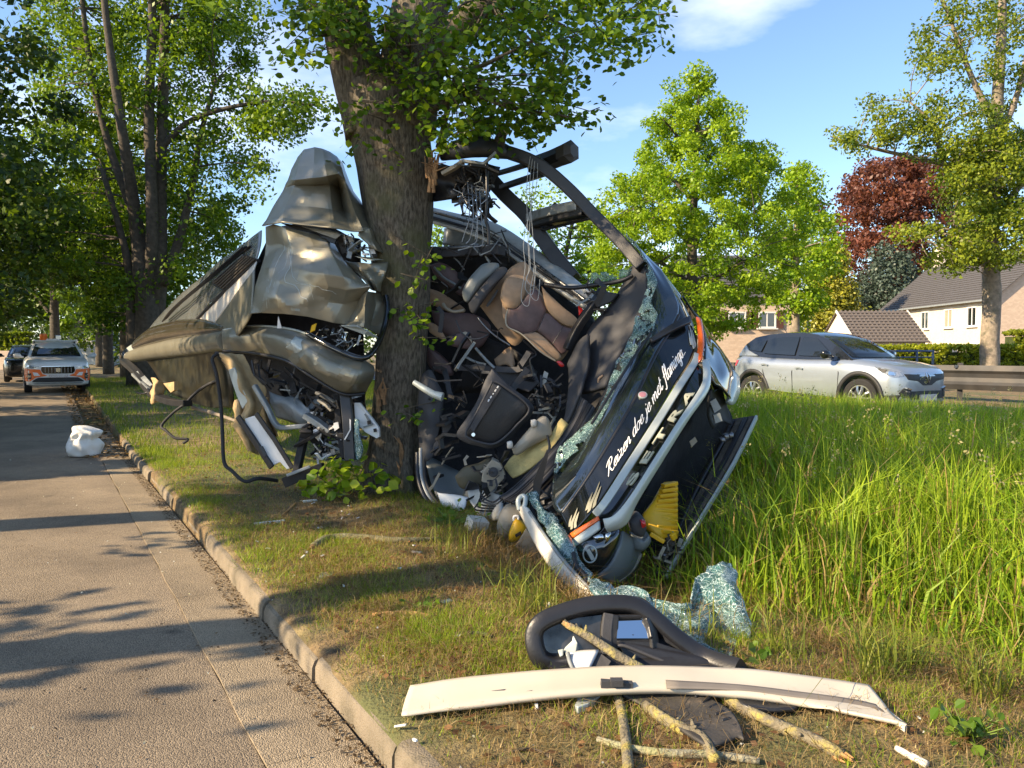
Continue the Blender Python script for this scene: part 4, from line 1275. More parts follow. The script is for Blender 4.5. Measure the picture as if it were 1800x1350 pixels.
# long tufts at the lip of the ditch and dead thatch hanging on its sides
x, y, s_, t_ = field(30000, -2.5, 5.4, 2.9, 4.9)
clump = (wob(x * 1.5, y * 1.5) > .15) & ((s_ < 2.9) | (NR.random(len(x)) < .3))
keep = view_keep(x, y) & clump & ~((x > .25) & (x < 1.7) & (y > 3.9) & (y < 5.6))
x, y = x[keep], y[keep]
blades("ditch_grass", x, y, NR.uniform(.12, .34, len(x)), NR.uniform(.004, .008, len(x)), lerp_cols(NR.random(len(x)), (.07, .12, .014), (.26, .28, .04)), MAT['grass'], .9, "grass tufts along the lip of the ditch")
x, y, s_, t_ = field(26000, -2.5, 6, 3.3, 5.3)
keep = view_keep(x, y); x, y = x[keep], y[keep]
blades("thatch", x, y, NR.uniform(.08, .28, len(x)), NR.uniform(.003, .006, len(x)), lerp_cols(NR.random(len(x)), (.15, .095, .035), (.38, .26, .11)), MAT['grass'], 1.9, "dead brown thatch on the ditch sides")
# seed heads over the tall grass
x, y, s_, t_ = field(640, -4, 13, 5.2, 9.4)
keep = view_keep(x, y) & (x > .8); x, y = x[keep], y[keep]
hv = NR.uniform(.5, .95, len(x)) * np.interp(t_[:len(x)], [5, 8, 11.5], [1, .95, .75]); zz = ground_z(x, y)
blades("grass_stalk", x, y, hv, np.full(len(x), .004), lerp_cols(NR.random(len(x)), (.25, .27, .06), (.40, .34, .14)), MAT['grass'], .25, "thin flowering stalks above the tall grass")
hc = np.stack([x, y, zz + hv * .95], -1)
so = leaf_cloud("seed_head", hc, [.045] * len(hc), 12, .026, ((.30, .27, .10), (.50, .44, .22)), MAT['grass'], None, squash=1.6)
tag(so, "pale seed heads over the tall grass", kind='stuff')
# fallen leaves and crumbs
x, y, s_, t_ = field(5200, .4, 12, 1.3, 4.6)
keep = view_keep(x, y); x, y = x[keep], y[keep]
lc = leaf_cloud("leaf_litter", np.stack([x, y, ground_z(x, y) + .018], -1), np.full(len(x), .012), 1, .045, ((.10, .05, .02), (.33, .18, .08)), MAT['grass'], None, up=2.0)
tag(lc, "brown leaf litter on the verge", kind='stuff')
x, y, s_, t_ = field(1000, .5, 14, -3.8, 3.4)
keep = view_keep(x, y) & (NR.random(len(x)) < np.interp(t_, [-3.8, 0, 1, 2.4, 3.4], [.15, .25, .5, .9, .5])); x, y, s_, t_ = x[keep], y[keep], s_[keep], t_[keep]
zz = np.where(t_ < 1.13, .012 + rise(s_, t_), ground_z(x, y) + .02)
gc = leaf_cloud("glass_crumbs", np.stack([x, y, zz], -1), np.full(len(x), .006), 2, .014, ((.5, .52, .5), (.75, .78, .76)), MAT['grass'], None, up=1)
tag(gc, "tiny pale glass crumbs scattered over road and verge", kind='stuff')
x, y, s_, t_ = field(2200, 13, 34, .5, 1.35)
keep = view_keep(x, y); x, y, s_, t_ = x[keep], y[keep], s_[keep], t_[keep]
lc = leaf_cloud("leaf_litter", np.stack([x, y, rise(s_, t_) + .03], -1), np.full(len(x), .02), 1, .08, ((.10, .06, .03), (.26, .17, .08)), MAT['grass'], None, up=2.0)
tag(lc, "brown leaves and dirt along the far edge of the lane", kind='stuff')

x, y, s_, t_ = field(2600, .6, 14.5, .98, 1.098)
keep = view_keep(x, y); x, y, s_, t_ = x[keep], y[keep], s_[keep], t_[keep]
lc = leaf_cloud("gutter_dirt", np.stack([x, y, rise(s_, t_) - .004], -1), np.full(len(x), .008), 1, .022, ((.05, .035, .02), (.16, .11, .06)), MAT['grass'], None, up=2.0)
tag(lc, "dark dirt and leaf crumbs lying along the foot of the kerb", kind='stuff')
x, y, s_, t_ = field(900, .8, 10, -1.2, 1.05)
keep = view_keep(x, y) & (NR.random(len(x)) < np.exp(-((s_ - 4.4) ** 2 + (t_ - .45) ** 2) / .5) + .12); x, y, s_, t_ = x[keep], y[keep], s_[keep], t_[keep]
lc = leaf_cloud("road_grit", np.stack([x, y, rise(s_, t_) + .010], -1), np.full(len(x), .004), 1, .020, ((.04, .03, .02), (.22, .15, .09)), MAT['grass'], None, up=2.0)
tag(lc, "bark crumbs and grit scattered on the lane and gutter", kind='stuff')
# ================================================================== THE WRECKED COACH
WR = thing("wrecked_coach", P(880, 900, 7.4), "crushed bronze and black touring coach wrapped around the tree", "coach")
gold, dark, blk, gls = MAT['gold'], MAT['dark'], MAT['black'], MAT['gloss']

# ---- rear half, left of the trunk
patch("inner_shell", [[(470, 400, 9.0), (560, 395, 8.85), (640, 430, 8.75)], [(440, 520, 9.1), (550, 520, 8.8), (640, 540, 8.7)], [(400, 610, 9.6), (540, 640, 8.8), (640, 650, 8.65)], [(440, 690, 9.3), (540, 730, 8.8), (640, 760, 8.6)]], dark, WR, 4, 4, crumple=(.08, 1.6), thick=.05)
patch("roof_panel", [
    [(524, 276, 8.38), (535, 264, 8.25), (553, 260, 8.12), (568, 263, 8.12), (580, 268, 8.16), (592, 276, 8.22), (602, 288, 8.42)],
    [(513, 298, 8.22), (525, 293, 8.0), (553, 290, 7.9), (572, 290, 7.86), (588, 292, 7.9), (602, 298, 8.0), (612, 312, 8.34)],
    [(507, 318, 8.16), (520, 316, 7.9), (550, 312, 7.76), (575, 309, 7.72), (596, 307, 7.8), (608, 318, 7.95), (622, 338, 8.32)],
    [(500, 332, 8.18), (520, 326, 8.02), (552, 325, 7.98), (578, 323, 7.98), (596, 330, 8.25), (612, 335, 7.9), (634, 354, 8.3)],
    [(482, 362, 8.14), (503, 362, 7.92), (545, 364, 7.88), (585, 370, 7.9), (606, 374, 8.22), (626, 376, 7.84), (650, 382, 8.25)],
    [(468, 388, 8.08), (498, 384, 7.8), (550, 389, 7.72), (590, 394, 7.74), (615, 397, 7.86), (636, 398, 7.78), (658, 402, 8.2)],
    [(461, 397, 8.02), (497, 391, 7.66), (552, 398, 7.6), (590, 403, 7.62), (618, 407, 7.68), (640, 408, 7.74), (662, 414, 8.18)]],
    gold, WR, 7, 7, 'flat', crumple=(.004, 5), seed=3, creases=(14, .34, .16), angle=9)
patch("roof_flap", [[(632, 398, 7.72), (648, 400, 7.78), (662, 408, 8.1)], [(628, 412, 7.66), (650, 418, 7.72), (668, 430, 8.05)], [(652, 436, 7.74), (662, 440, 7.72), (674, 446, 7.95)]], gold, WR, 6, 6, 'flat', crumple=(.006, 7), seed=5, creases=(6, .5, .1), angle=9)
patch("side_panel", [
    [(467, 398, 8.16), (480, 394, 7.95), (500, 399, 7.8), (540, 409, 7.76), (570, 416, 7.84), (584, 424, 8.0)],
    [(463, 430, 8.12), (487, 427, 7.869), (510, 437, 7.622), (549, 434, 7.592), (579, 438, 7.610), (604, 458, 7.84)],
    [(458, 470, 8.08), (472, 471, 7.804), (508, 467, 7.561), (546, 478, 7.482), (602, 486, 7.46), (640, 498, 7.58)],
    [(453, 500, 8.05), (474, 494, 7.801), (492, 495, 7.589), (554, 499, 7.491), (606, 508, 7.46), (650, 503, 7.5)],
    [(447, 528, 8.03), (466, 529, 7.8), (490, 525, 7.622), (543, 526, 7.543), (600, 534, 7.58), (636, 524, 7.64)],
    [(441, 552, 8.0), (462, 550, 7.82), (500, 552, 7.66), (542, 557, 7.62), (588, 568, 7.66), (618, 572, 7.74)]],
    gold, WR, 9, 9, .10, crumple=(.0025, 3), seed=8, creases=(15, .26, .24), angle=11)
patch("crumpled_fold", [[(606, 458, 7.9), (622, 462, 7.84), (650, 464, 7.8), (682, 461, 7.88)], [(622, 474, 7.86), (640, 478, 7.68), (660, 480, 7.84), (679, 478, 7.8)], [(642, 494, 7.66), (654, 500, 7.82), (662, 500, 7.66), (672, 500, 7.86)], [(652, 508, 7.62), (660, 512, 7.8), (666, 512, 7.7), (670, 514, 7.9)]], gold, WR, 6, 6, 'flat', crumple=(.004, 9), seed=9, creases=(6, .5, .09), angle=9)
patch("crumpled_fold", [[(636, 520, 7.66), (646, 512, 7.56), (656, 514, 7.82), (668, 516, 7.98)], [(626, 540, 7.72), (640, 536, 7.56), (660, 536, 7.86), (676, 535, 7.96)], [(612, 566, 7.74), (642, 566, 7.6), (652, 572, 7.8), (678, 576, 7.95)], [(598, 572, 7.7), (640, 576, 7.6), (655, 582, 7.76), (670, 592, 7.9)]], gold, WR, 6, 6, 'flat', crumple=(.003, 9), seed=12, creases=(6, .5, .1), angle=9)
prism("torn_edge", [(600, 573, 7.62), (628, 574, 7.56), (646, 582, 7.6), (666, 595, 7.72), (640, 588, 7.62)], MAT['silver'], WR, .01)
rod("weather_strip", [(540, 586, 7.7), (590, 614, 7.5), (636, 630, 7.42), (660, 612, 7.55), (674, 580, 7.75), (681, 545, 7.85), (678, 520, 7.9)], .03, gls, WR)
# the long side of the body trailing off to the left
patch("window_band", [[(461, 404, 8.75), (405, 447, 9.8), (345, 495, 11.1), (288, 546, 12.4), (249, 596, 13.5)], [(458, 430, 8.55), (405, 478, 9.5), (350, 524, 10.7), (300, 566, 11.9), (262, 598, 13.2)], [(452, 456, 8.45), (413, 490, 9.1), (374, 530, 9.95), (338, 568, 10.9), (310, 588, 11.6)]], MAT['bandgrey'], WR, 6, 5, crumple=(.02, 1.2), seed=2)
dk = [(425, 447), (451, 455), (392, 511), (372, 498)]
prism("grille", [(426, 446, 9.1), (452, 455, 8.42), (393, 512, 9.45), (371, 499, 10.0)], blk, WR, .02)
for i in range(6):
    f = i / 5
    beam("grille_slat", [P(430, 449, 9.0).lerp(P(450, 456, 8.4), f) + Vector((0, -.03, 0)), P(376, 496, 9.85).lerp(P(394, 508, 9.4), f) + Vector((0, -.03, 0))], .035, .02, MAT['steel'] if i == 0 else MAT['barkdark'], WR)
for o_ in (0, 7, 13):
    rod("seam", [(440 - o_, 432 + o_ * .2, 8.9), (380 - o_, 482 + o_ * .4, 9.95), (318 - o_, 533 + o_ * .6, 11.2), (292 - o_ * .5, 560 + o_ * .4, 12)], .012, blk, WR, n=5)
rod("window_seal", [(455, 458, 8.36), (414, 493, 9.0), (376, 532, 9.85), (340, 569, 10.8)], .024, blk, WR)
patch("waist_panel", [[(452, 457, 8.38), (415, 492, 9.05), (376, 532, 9.88), (340, 570, 10.8)], [(449, 467, 8.3), (418, 501, 8.9), (386, 538, 9.6), (354, 577, 10.4)], [(446, 476, 8.28), (421, 510, 8.8), (396, 546, 9.3), (368, 583, 10.0)]], MAT['cream'], WR, 5, 4, crumple=(.015, 1.4))
patch("waist_panel", [[(447, 474, 8.24), (421, 510, 8.74), (396, 546, 9.25), (368, 583, 9.95)], [(446, 505, 8.12), (430, 530, 8.5), (412, 556, 8.9), (388, 586, 9.4)], [(442, 552, 8.04), (438, 562, 8.2), (432, 572, 8.3), (420, 590, 8.6)]], gold, WR, 5, 4, crumple=(.015, 1.6))
def lobe(name, pts, rv, rh, m):
    c = curve(PP(pts), 6)
    r1 = np.interp(np.linspace(0, 1, len(c)), np.linspace(0, 1, len(rv)), rv)
    vs, fs = sweep(c, lambda i: [(r1[i] * math.cos(a_), r1[i] * rh * math.sin(a_)) for a_ in np.linspace(0, 2 * math.pi, 14, endpoint=False)])
    return mesh(name, vs, fs, m, WR, smooth_sh=True, angle=60)
lobe("side_rail", [(237, 608, 13.3), (270, 592, 12.5), (318, 581, 11.4), (362, 577, 10.1), (392, 578, 9.3)], [.07, .16, .17, .12, .03], .8, MAT['railbronze'])
lobe("side_rail", [(222, 629, 13.6), (250, 622, 12.9), (300, 613, 11.6), (350, 606, 10.3), (396, 599, 9.1)], [.09, .12, .14, .13, .12], .8, MAT['gold'])
patch("side_pane", [[(255, 628, 12.9), (310, 618, 11.5), (392, 612, 9.3)], [(275, 660, 12.2), (330, 662, 10.9), (408, 650, 9.2)], [(300, 690, 11.5), (345, 700, 10.5), (412, 690, 9.2)], [(335, 708, 10.8), (370, 715, 10.0), (414, 716, 9.3)]], MAT['pane'], WR, 4, 4, crumple=(.03, 1))
prism("tail_corner", [(222, 612, 13.6), (236, 602, 13.4), (243, 614, 13.3), (228, 622, 13.5)], MAT['silver'], WR, .1)
dome("tail_lamp", [(214, 622, 13.5), (222, 612, 13.6), (227, 620, 13.5), (226, 634, 13.5), (216, 640, 13.5)], gls, WR, .06)
patch("lower_panel", [
    [(390, 582, 9.15), (418, 577, 8.8), (448, 575, 8.5), (488, 578, 8.1), (528, 584, 7.88), (562, 601, 7.7), (596, 621, 7.6), (639, 634, 7.5), (656, 643, 7.62)],
    [(391, 592, 9.0), (420, 588, 8.62), (450, 587, 8.32), (488, 591, 7.95), (524, 600, 7.68), (554, 618, 7.46), (584, 638, 7.34), (632, 652, 7.28), (658, 652, 7.5)],
    [(392, 604, 8.98), (421, 602, 8.6), (455, 604, 8.3), (484, 608, 7.98), (516, 618, 7.7), (538, 634, 7.5), (566, 654, 7.36), (622, 674, 7.3), (656, 663, 7.52)],
    [(393, 615, 9.1), (422, 617, 8.75), (458, 620, 8.45), (480, 624, 8.15), (505, 633, 7.9), (524, 644, 7.74), (548, 658, 7.62), (602, 690, 7.52), (644, 688, 7.62)]],
    gold, WR, 7, 7, .42, crumple=(.004, 5), seed=21, creases=(14, .34, .12), angle=9)
patch("scuffed_edge", [[(520, 590, 7.72), (530, 596, 7.66), (545, 604, 7.58)], [(512, 602, 7.64), (522, 610, 7.6), (534, 616, 7.54)], [(502, 610, 7.8), (512, 618, 7.72), (520, 622, 7.68)]], MAT['silver'], WR, 3, 3, crumple=(.012, 14), thick=.006)
rod("torn_seam", [(393, 617, 9.05), (440, 620, 8.6), (500, 633, 7.9), (545, 660, 7.6), (600, 692, 7.5), (640, 692, 7.6)], .018, blk, WR)
rod("rim_seam", [(393, 580, 9.1), (448, 573, 8.48), (526, 582, 7.85), (594, 619, 7.55), (638, 632, 7.46)], .012, MAT['silver'], WR)
prism("warning_label", [(548, 572, 7.62), (556, 568, 7.62), (553, 580, 7.58), (545, 584, 7.58)], MAT['yellow'], WR, .01)
spg = grid([
    [(467, 398, 8.16), (480, 394, 7.95), (500, 399, 7.8), (540, 409, 7.76), (570, 416, 7.84), (584, 424, 8.0)],
    [(463, 430, 8.12), (487, 427, 7.869), (510, 437, 7.622), (549, 434, 7.592), (579, 438, 7.610), (604, 458, 7.84)],
    [(458, 470, 8.08), (472, 471, 7.804), (508, 467, 7.561), (546, 478, 7.482), (602, 486, 7.46), (640, 498, 7.58)],
    [(453, 500, 8.05), (474, 494, 7.801), (492, 495, 7.589), (554, 499, 7.491), (606, 508, 7.46), (650, 503, 7.5)],
    [(447, 528, 8.03), (466, 529, 7.8), (490, 525, 7.622), (543, 526, 7.543), (600, 534, 7.58), (636, 524, 7.64)],
    [(441, 552, 8.0), (462, 550, 7.82), (500, 552, 7.66), (542, 557, 7.62), (588, 568, 7.66), (618, 572, 7.74)]], 9, 9, .10, (.0025, 3), 8, (15, .26, .24))
def scrape(u0, v0, u1, v1, bow, r_):
    q = []
    for f in np.linspace(0, 1, 14):
        a_ = spg[min(int((v0 + (v1 - v0) * f) * (len(spg) - 1)), len(spg) - 1)]
        u = u0 + (u1 - u0) * f + bow * math.sin(math.pi * f)
        q.append(a_[min(int(u * (len(a_) - 1)), len(a_) - 1)] + Vector((0, -.0065, 0)))
    vs, fs = tube(q, [r_ * .4] + [r_] * 12 + [r_ * .4], 5)
    return vs, fs
sm_ = MB()
for args in ((.30, .12, .27, .98, -.01, .0032), (.34, .15, .30, .92, .01, .0022), (.36, .2, .62, .86, -.06, .0035), (.38, .2, .66, .80, -.06, .002), (.22, .3, .21, .9, 0, .002), (.5, .62, .75, .70, .02, .003)):
    sm_.add(*scrape(*args))
sco = sm_.obj("scrape_marks", MAT['silver'], WR); sco["kind"] = 'stuff'
prism("torn_strip", [(489, 556, 7.6), (495, 577, 7.62), (487, 577, 7.62)], MAT['white'], WR, .012)

def scrap(name, poly, n, d0, d1, lmin, lmax, mats, seed, thin=(.008, .03), flat=.4):
    rnd = random.Random(seed)
    groups = {}
    for _ in range(n):
        x, y = sample_poly(poly, 1)[0]
        c = P(x, y, rnd.uniform(d0, d1))
        u = Vector((rnd.gauss(0, 1), rnd.gauss(0, .6), rnd.gauss(0, 1))).normalized()
        L = rnd.uniform(lmin, lmax)
        w = rnd.uniform(*thin)
        h = w * (rnd.uniform(2, 5) if rnd.random() < flat else 1)
        bend = Vector((rnd.gauss(0, .15), rnd.gauss(0, .15), rnd.gauss(0, .15))) * L
        vs, fs = bar([c - u * L / 2, c + bend, c + u * L / 2], h, w)
        groups.setdefault(rnd.choice(mats), MB()).add(vs, fs)
    for m_, g in groups.items():
        o = g.obj(name, MAT[m_], WR); o["kind"] = 'stuff'
scrap("scrap_metal", [(560, 584), (600, 578), (636, 598), (625, 612), (590, 606), (558, 594)], 46, 7.6, 7.85, .04, .13, ['steel', 'black', 'greymetal', 'chrome'], 4, (.004, .012))
scrap("scrap_metal", [(592, 412), (640, 422), (672, 446), (668, 456), (630, 452), (606, 440)], 26, 7.75, 8.1, .06, .2, ['black', 'white', 'greymetal', 'steel'], 5, (.006, .02))
prism("white_bracket", [(646, 428, 7.84), (656, 430, 7.84), (660, 446, 7.84), (650, 446, 7.84)], MAT['white'], WR, .02)
prism("lip_panel", [(622, 450, 7.76), (650, 452, 7.72), (674, 456, 7.8), (648, 458, 7.72)], MAT['silver'], WR, .012)
prism("black_trim", [(492, 391, 7.86), (560, 402, 7.84), (592, 418, 7.8), (588, 428, 7.8), (540, 412, 7.84)], MAT['black'], WR, .03)
prism("grey_trim", [(530, 398, 7.72), (592, 410, 7.70), (598, 414, 7.70), (590, 420, 7.72), (548, 405, 7.76)], MAT['greymetal'], WR, .02)
# hanging below: curtains, panels, bent tubes
patch("curtain", [[(384, 622, 8.35), (398, 622, 8.15), (410, 624, 8.3), (426, 624, 8.3)], [(400, 648, 8.2), (416, 652, 8.0), (430, 652, 8.2), (446, 655, 8.2)], [(414, 678, 8.1), (428, 684, 7.95), (446, 682, 8.15), (468, 686, 8.1)], [(428, 705, 8.0), (440, 710, 7.88), (450, 704, 8.1), (464, 703, 8.1)], [(424, 739, 7.95), (433, 742, 7.85), (442, 740, 8.0), (450, 737, 8.0)]], MAT['cloth'], WR, 5, 5, crumple=(.03, 5), seed=1)
patch("curtain", [[(414, 702, 8.3), (421, 699, 8.2), (430, 704, 8.35)], [(412, 745, 8.25), (424, 750, 8.15), (440, 755, 8.35)], [(425, 768, 8.25), (438, 776, 8.12), (450, 778, 8.3)], [(436, 791, 8.25), (444, 795, 8.18), (452, 797, 8.3)]], MAT['cloth'], WR, 5, 5, crumple=(.03, 6), seed=2)
patch("curtain", [[(455, 702, 8.35), (461, 702, 8.25), (466, 700, 8.38), (472, 699, 8.3)], [(462, 738, 8.35), (467, 738, 8.25), (472, 737, 8.38), (477, 736, 8.3)], [(474, 770, 8.35), (479, 770, 8.25), (484, 768, 8.38), (488, 766, 8.3)]], MAT['cloth'], WR, 5, 5, crumple=(.015, 8), seed=3)
prism("rail_cover", [(401, 650, 7.98), (412, 646, 7.98), (424, 678, 7.95), (436, 704, 7.92), (426, 719, 7.95), (416, 696, 7.98), (407, 670, 8.0)], MAT['silver'], WR, .02, .004)
prism("white_panel", [(424, 738, 7.86), (452, 729, 7.8), (512, 822, 7.7), (504, 825, 7.7), (492, 812, 7.72), (478, 819, 7.74), (466, 800, 7.76)], MAT['white'], WR, .03, .004)
beam("panel_edge", [(418, 732, 7.85), (440, 764, 7.8), (478, 822, 7.72)], .03, .06, blk, WR)
prism("panel_clip", [(455, 786, 7.74), (460, 784, 7.74), (468, 800, 7.72), (464, 804, 7.72)], blk, WR, .04)
beam("panel_edge", [(450, 727, 7.78), (482, 772, 7.72), (514, 823, 7.66)], .02, .05, blk, WR)
beam("bent_tube", [(447, 677, 7.95), (470, 716, 7.9), (488, 749, 7.86), (520, 750, 7.8), (545, 748, 7.82)], .06, .05, MAT['greymetal'], WR, 4, .012)
beam("bent_tube", [(400, 640, 8.2), (380, 620, 8.3)], .04, .04, blk, WR)
rod("black_hose", [(382, 622, 8.25), (373, 632, 8.2), (381, 660, 8.15), (388, 710, 8.1), (391, 760, 8.0), (394, 812, 7.9), (408, 828, 7.85), (430, 846, 7.8), (455, 841, 7.85), (488, 845, 8.0)], .019, MAT['rubber'], WR)
rod("hose", [(416, 664, 9.2), (374, 672, 9.8), (345, 690, 10), (326, 710, 9.9)], .02, MAT['rubber'], WR)
rod("hose", [(326, 710, 9.9), (305, 725, 9.9), (284, 748, 9.8), (292, 757, 9.75), (308, 770, 9.7), (330, 772, 9.7), (322, 779, 9.7)], .018, MAT['rubber'], WR)
beam("drooping_frame", [(217, 634, 13.3), (240, 655, 12.3), (266, 690, 11.2), (300, 706, 10.4), (330, 709, 9.9)], .12, .08, blk, WR, 3)
prism("frame_cell", [(234, 655, 12.2), (242, 652, 12.2), (250, 664, 11.9), (242, 668, 11.9)], MAT['greymetal'], WR, .03)
prism("frame_cell", [(247, 664, 11.8), (254, 660, 11.8), (268, 676, 11.4), (260, 682, 11.4)], MAT['greymetal'], WR, .03)
beam("frame_edge", [(233, 658, 12.2), (262, 685, 11.2)], .04, .04, MAT['greymetal'], WR)
rod("wire", [(260, 682, 11.2), (258, 690, 11.2), (249, 692, 11.2), (240, 690, 11.2)], .012, blk, WR)
patch("curtain", [[(270, 666, 11.1), (278, 668, 10.95), (287, 672, 11.0)], [(266, 690, 11.0), (276, 692, 10.85), (288, 694, 10.95)], [(263, 710, 11.0), (274, 708, 10.85), (286, 709, 10.95)]], MAT['cloth'], WR, 5, 5, crumple=(.05, 6), seed=6)
prism("board", [(287, 674, 10.6), (306, 671, 10.4), (306, 686, 10.4), (300, 690, 10.5)], MAT['cloth'], WR, .05)
# the heap of torn metal at the foot of the trunk
patch("torn_floor", [[(474, 690, 8.2), (510, 700, 8.1), (545, 715, 8.0)], [(480, 712, 8.15), (515, 720, 8.0), (550, 735, 7.95)], [(490, 735, 8.2), (520, 742, 8.1), (555, 752, 8.0)]], MAT['greymetal'], WR, 4, 4, crumple=(.05, 5), seed=14)
scrap("torn_metal", [(520, 730), (560, 690), (610, 700), (630, 760), (620, 800), (570, 810), (540, 780)], 80, 7.55, 8.15, .08, .34, ['black', 'greymetal', 'steel', 'dark', 'black'], 6, (.008, .03))
scrap("torn_metal", [(440, 640), (520, 650), (560, 680), (560, 720), (500, 700)], 22, 8.0, 8.4, .1, .4, ['black', 'dark', 'greymetal'], 8, (.01, .03))
scrap("torn_metal", [(556, 760), (610, 740), (625, 800), (560, 805)], 40, 7.5, 7.9, .05, .2, ['black', 'steel', 'white', 'black'], 9, (.005, .016))
beam("torn_post", [(607, 690, 7.6), (612, 740, 7.55), (616, 810, 7.5)], .10, .09, blk, WR)
beam("torn_post", [(592, 694, 7.7), (598, 760, 7.62), (606, 806, 7.55)], .06, .08, dark, WR)
beam("tan_rail", [(556, 690, 7.7), (572, 698, 7.66), (588, 708, 7.62)], .05, .03, MAT['beige'], WR)
beam("tan_rail", [(560, 703, 7.66), (574, 712, 7.62), (584, 722, 7.6)], .05, .025, MAT['beige'], WR)
beam("bent_tube", [(538, 730, 7.75), (560, 744, 7.7), (580, 760, 7.68)], .1, .06, MAT['greymetal'], WR, 3)
prism("white_cup", [(550, 756, 7.65), (558, 754, 7.65), (564, 766, 7.65), (560, 776, 7.66), (552, 768, 7.66)], MAT['white'], WR, .04, .004)
prism("white_cup", [(586, 744, 7.56), (594, 742, 7.56), (596, 752, 7.56), (588, 758, 7.56)], MAT['white'], WR, .03)
pl = prism("pierced_plate", [(622, 708, 7.62), (632, 708, 7.6), (656, 738, 7.58), (666, 752, 7.58), (667, 768, 7.58), (662, 771, 7.58), (642, 760, 7.58), (624, 742, 7.6)], MAT['white'], WR, .05, .006)
for q in ([(645, 740), (651, 739), (652, 745), (646, 747)], [(656, 754), (661, 753), (662, 759), (657, 760)]):
    prism("shade_block", [(a_, b_, 7.55) for a_, b_ in q], dark, pl, .02)  # dark block painted in for the shade of an opening
prism("plate_rib", [(640, 728, 7.56), (642, 727, 7.56), (656, 746, 7.56), (654, 748, 7.56), (640, 752, 7.56), (638, 750, 7.56), (650, 746, 7.56)], MAT['shell'], pl, .02)
patch("glass_sliver", [[(624, 736, 7.52), (631, 738, 7.5)], [(623, 762, 7.5), (633, 764, 7.48)], [(624, 784, 7.5), (638, 790, 7.46)], [(625, 810, 7.5), (635, 806, 7.48)]], MAT['shatter2'], WR, 3, 4, crumple=(.01, 8))
beam("dark_leg", [(538, 752, 7.8), (530, 790, 7.7), (518, 846, 7.6)], .07, .07, dark, WR)
beam("dark_leg", [(500, 848, 7.5), (540, 832, 7.5), (570, 822, 7.5)], .10, .10, dark, WR)
beam("pale_strip", [(504, 836, 7.42), (545, 820, 7.42)], .02, .03, MAT['greymetal'], WR)

# ---- front half, right of the trunk
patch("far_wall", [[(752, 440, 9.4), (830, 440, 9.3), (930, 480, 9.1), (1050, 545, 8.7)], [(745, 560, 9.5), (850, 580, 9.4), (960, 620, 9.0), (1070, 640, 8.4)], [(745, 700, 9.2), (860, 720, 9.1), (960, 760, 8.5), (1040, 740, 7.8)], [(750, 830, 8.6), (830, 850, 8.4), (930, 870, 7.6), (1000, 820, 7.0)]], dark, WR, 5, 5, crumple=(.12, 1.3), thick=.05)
patch("side_shell", [[(745, 800, 8.0), (770, 880, 7.7), (800, 905, 7.5)], [(800, 830, 8.0), (830, 890, 7.6), (860, 905, 7.2)], [(860, 850, 7.6), (900, 890, 7.0), (925, 890, 6.4)]], MAT['shell'], WR, 4, 4, crumple=(.06, 2.5), seed=4)
# roof frame
def frame_beam(pts, w, h, m=None, name="roof_beam"):
    return beam(name, pts, w, h, m or blk, WR, 3, .012)
frame_beam([(893, 268, 7.9), (930, 281, 7.85), (963, 300, 7.8), (1006, 338, 7.75), (1044, 378, 7.7), (1090, 424, 7.55), (1130, 470, 7.35)], .13, .12, name="front_arch")
frame_beam([(850, 300, 8.7), (890, 345, 8.65), (928, 382, 8.6), (968, 440, 8.5), (1010, 492, 8.35)], .20, .16, name="rear_arch")
frame_beam([(870, 306, 8.6), (895, 299, 8.3), (924, 290, 7.95)], .06, .05)
frame_beam([(880, 330, 8.6), (915, 318, 8.3), (955, 305, 7.9)], .07, .06)
frame_beam([(935, 384, 8.5), (975, 372, 8.1), (1022, 362, 7.8)], .17, .10, MAT['greymetal'])
frame_beam([(940, 392, 8.45), (980, 380, 8.05), (1028, 370, 7.75)], .10, .10)
prism("roof_hatch_glass", [(946, 396, 8.4), (1026, 372, 7.8), (1036, 383, 7.75), (953, 404, 8.4)], MAT['windglass'], WR, .012)
frame_beam([(952, 405, 8.4), (1038, 384, 7.75)], .025, .03)
prism("torn_seal", [(962, 366, 8.1), (975, 356, 8.05), (990, 362, 8.0), (1002, 355, 7.95), (1015, 358, 7.9), (1012, 366, 7.85), (968, 376, 8.1)], MAT['rubber'], WR, .03)
vs, fs = tube(PP([(938, 292, 8.3), (975, 279, 8.05), (1002, 267, 7.85)]), .105, 8); acu = mesh("roof_duct", vs, fs, blk, WR, smooth_sh=True, angle=30)
vs, fs = tube(PP([(990, 272, 7.93), (1004, 266, 7.82), (1009, 265, 7.8)]), [.112, .118, .07], 6); mesh("duct_cap", vs, fs, MAT['softgrey'], acu)
lobe("torn_roof_skin", [(776, 274, 8.0), (800, 264, 7.85), (842, 258, 7.8), (880, 264, 7.85), (905, 272, 7.95)], [.05, .10, .11, .09, .05], .5, blk)
patch("torn_roof_skin", [[(758, 300, 8.15), (790, 290, 8.0), (840, 285, 8.05), (880, 290, 8.1)], [(755, 325, 8.2), (790, 322, 8.1), (835, 320, 8.1), (862, 325, 8.1)], [(754, 355, 8.2), (785, 357, 8.1), (810, 345, 8.1), (850, 350, 8.15)]], blk, WR, 4, 4, crumple=(.10, 3), seed=31)
prism("torn_strut", [(866, 250, 7.8), (872, 236, 7.78), (884, 228, 7.76), (892, 232, 7.76), (888, 250, 7.8), (886, 262, 7.82), (874, 262, 7.82)], blk, WR, .08, .01)
dome("white_cap", [(884, 226, 7.74), (892, 224, 7.74), (896, 230, 7.74), (890, 236, 7.74)], MAT['white'], WR, .03)
beam("splintered_lath", [(778, 306, 7.9), (800, 294, 7.85), (815, 284, 7.85)], .07, .04, MAT['beige'], WR)
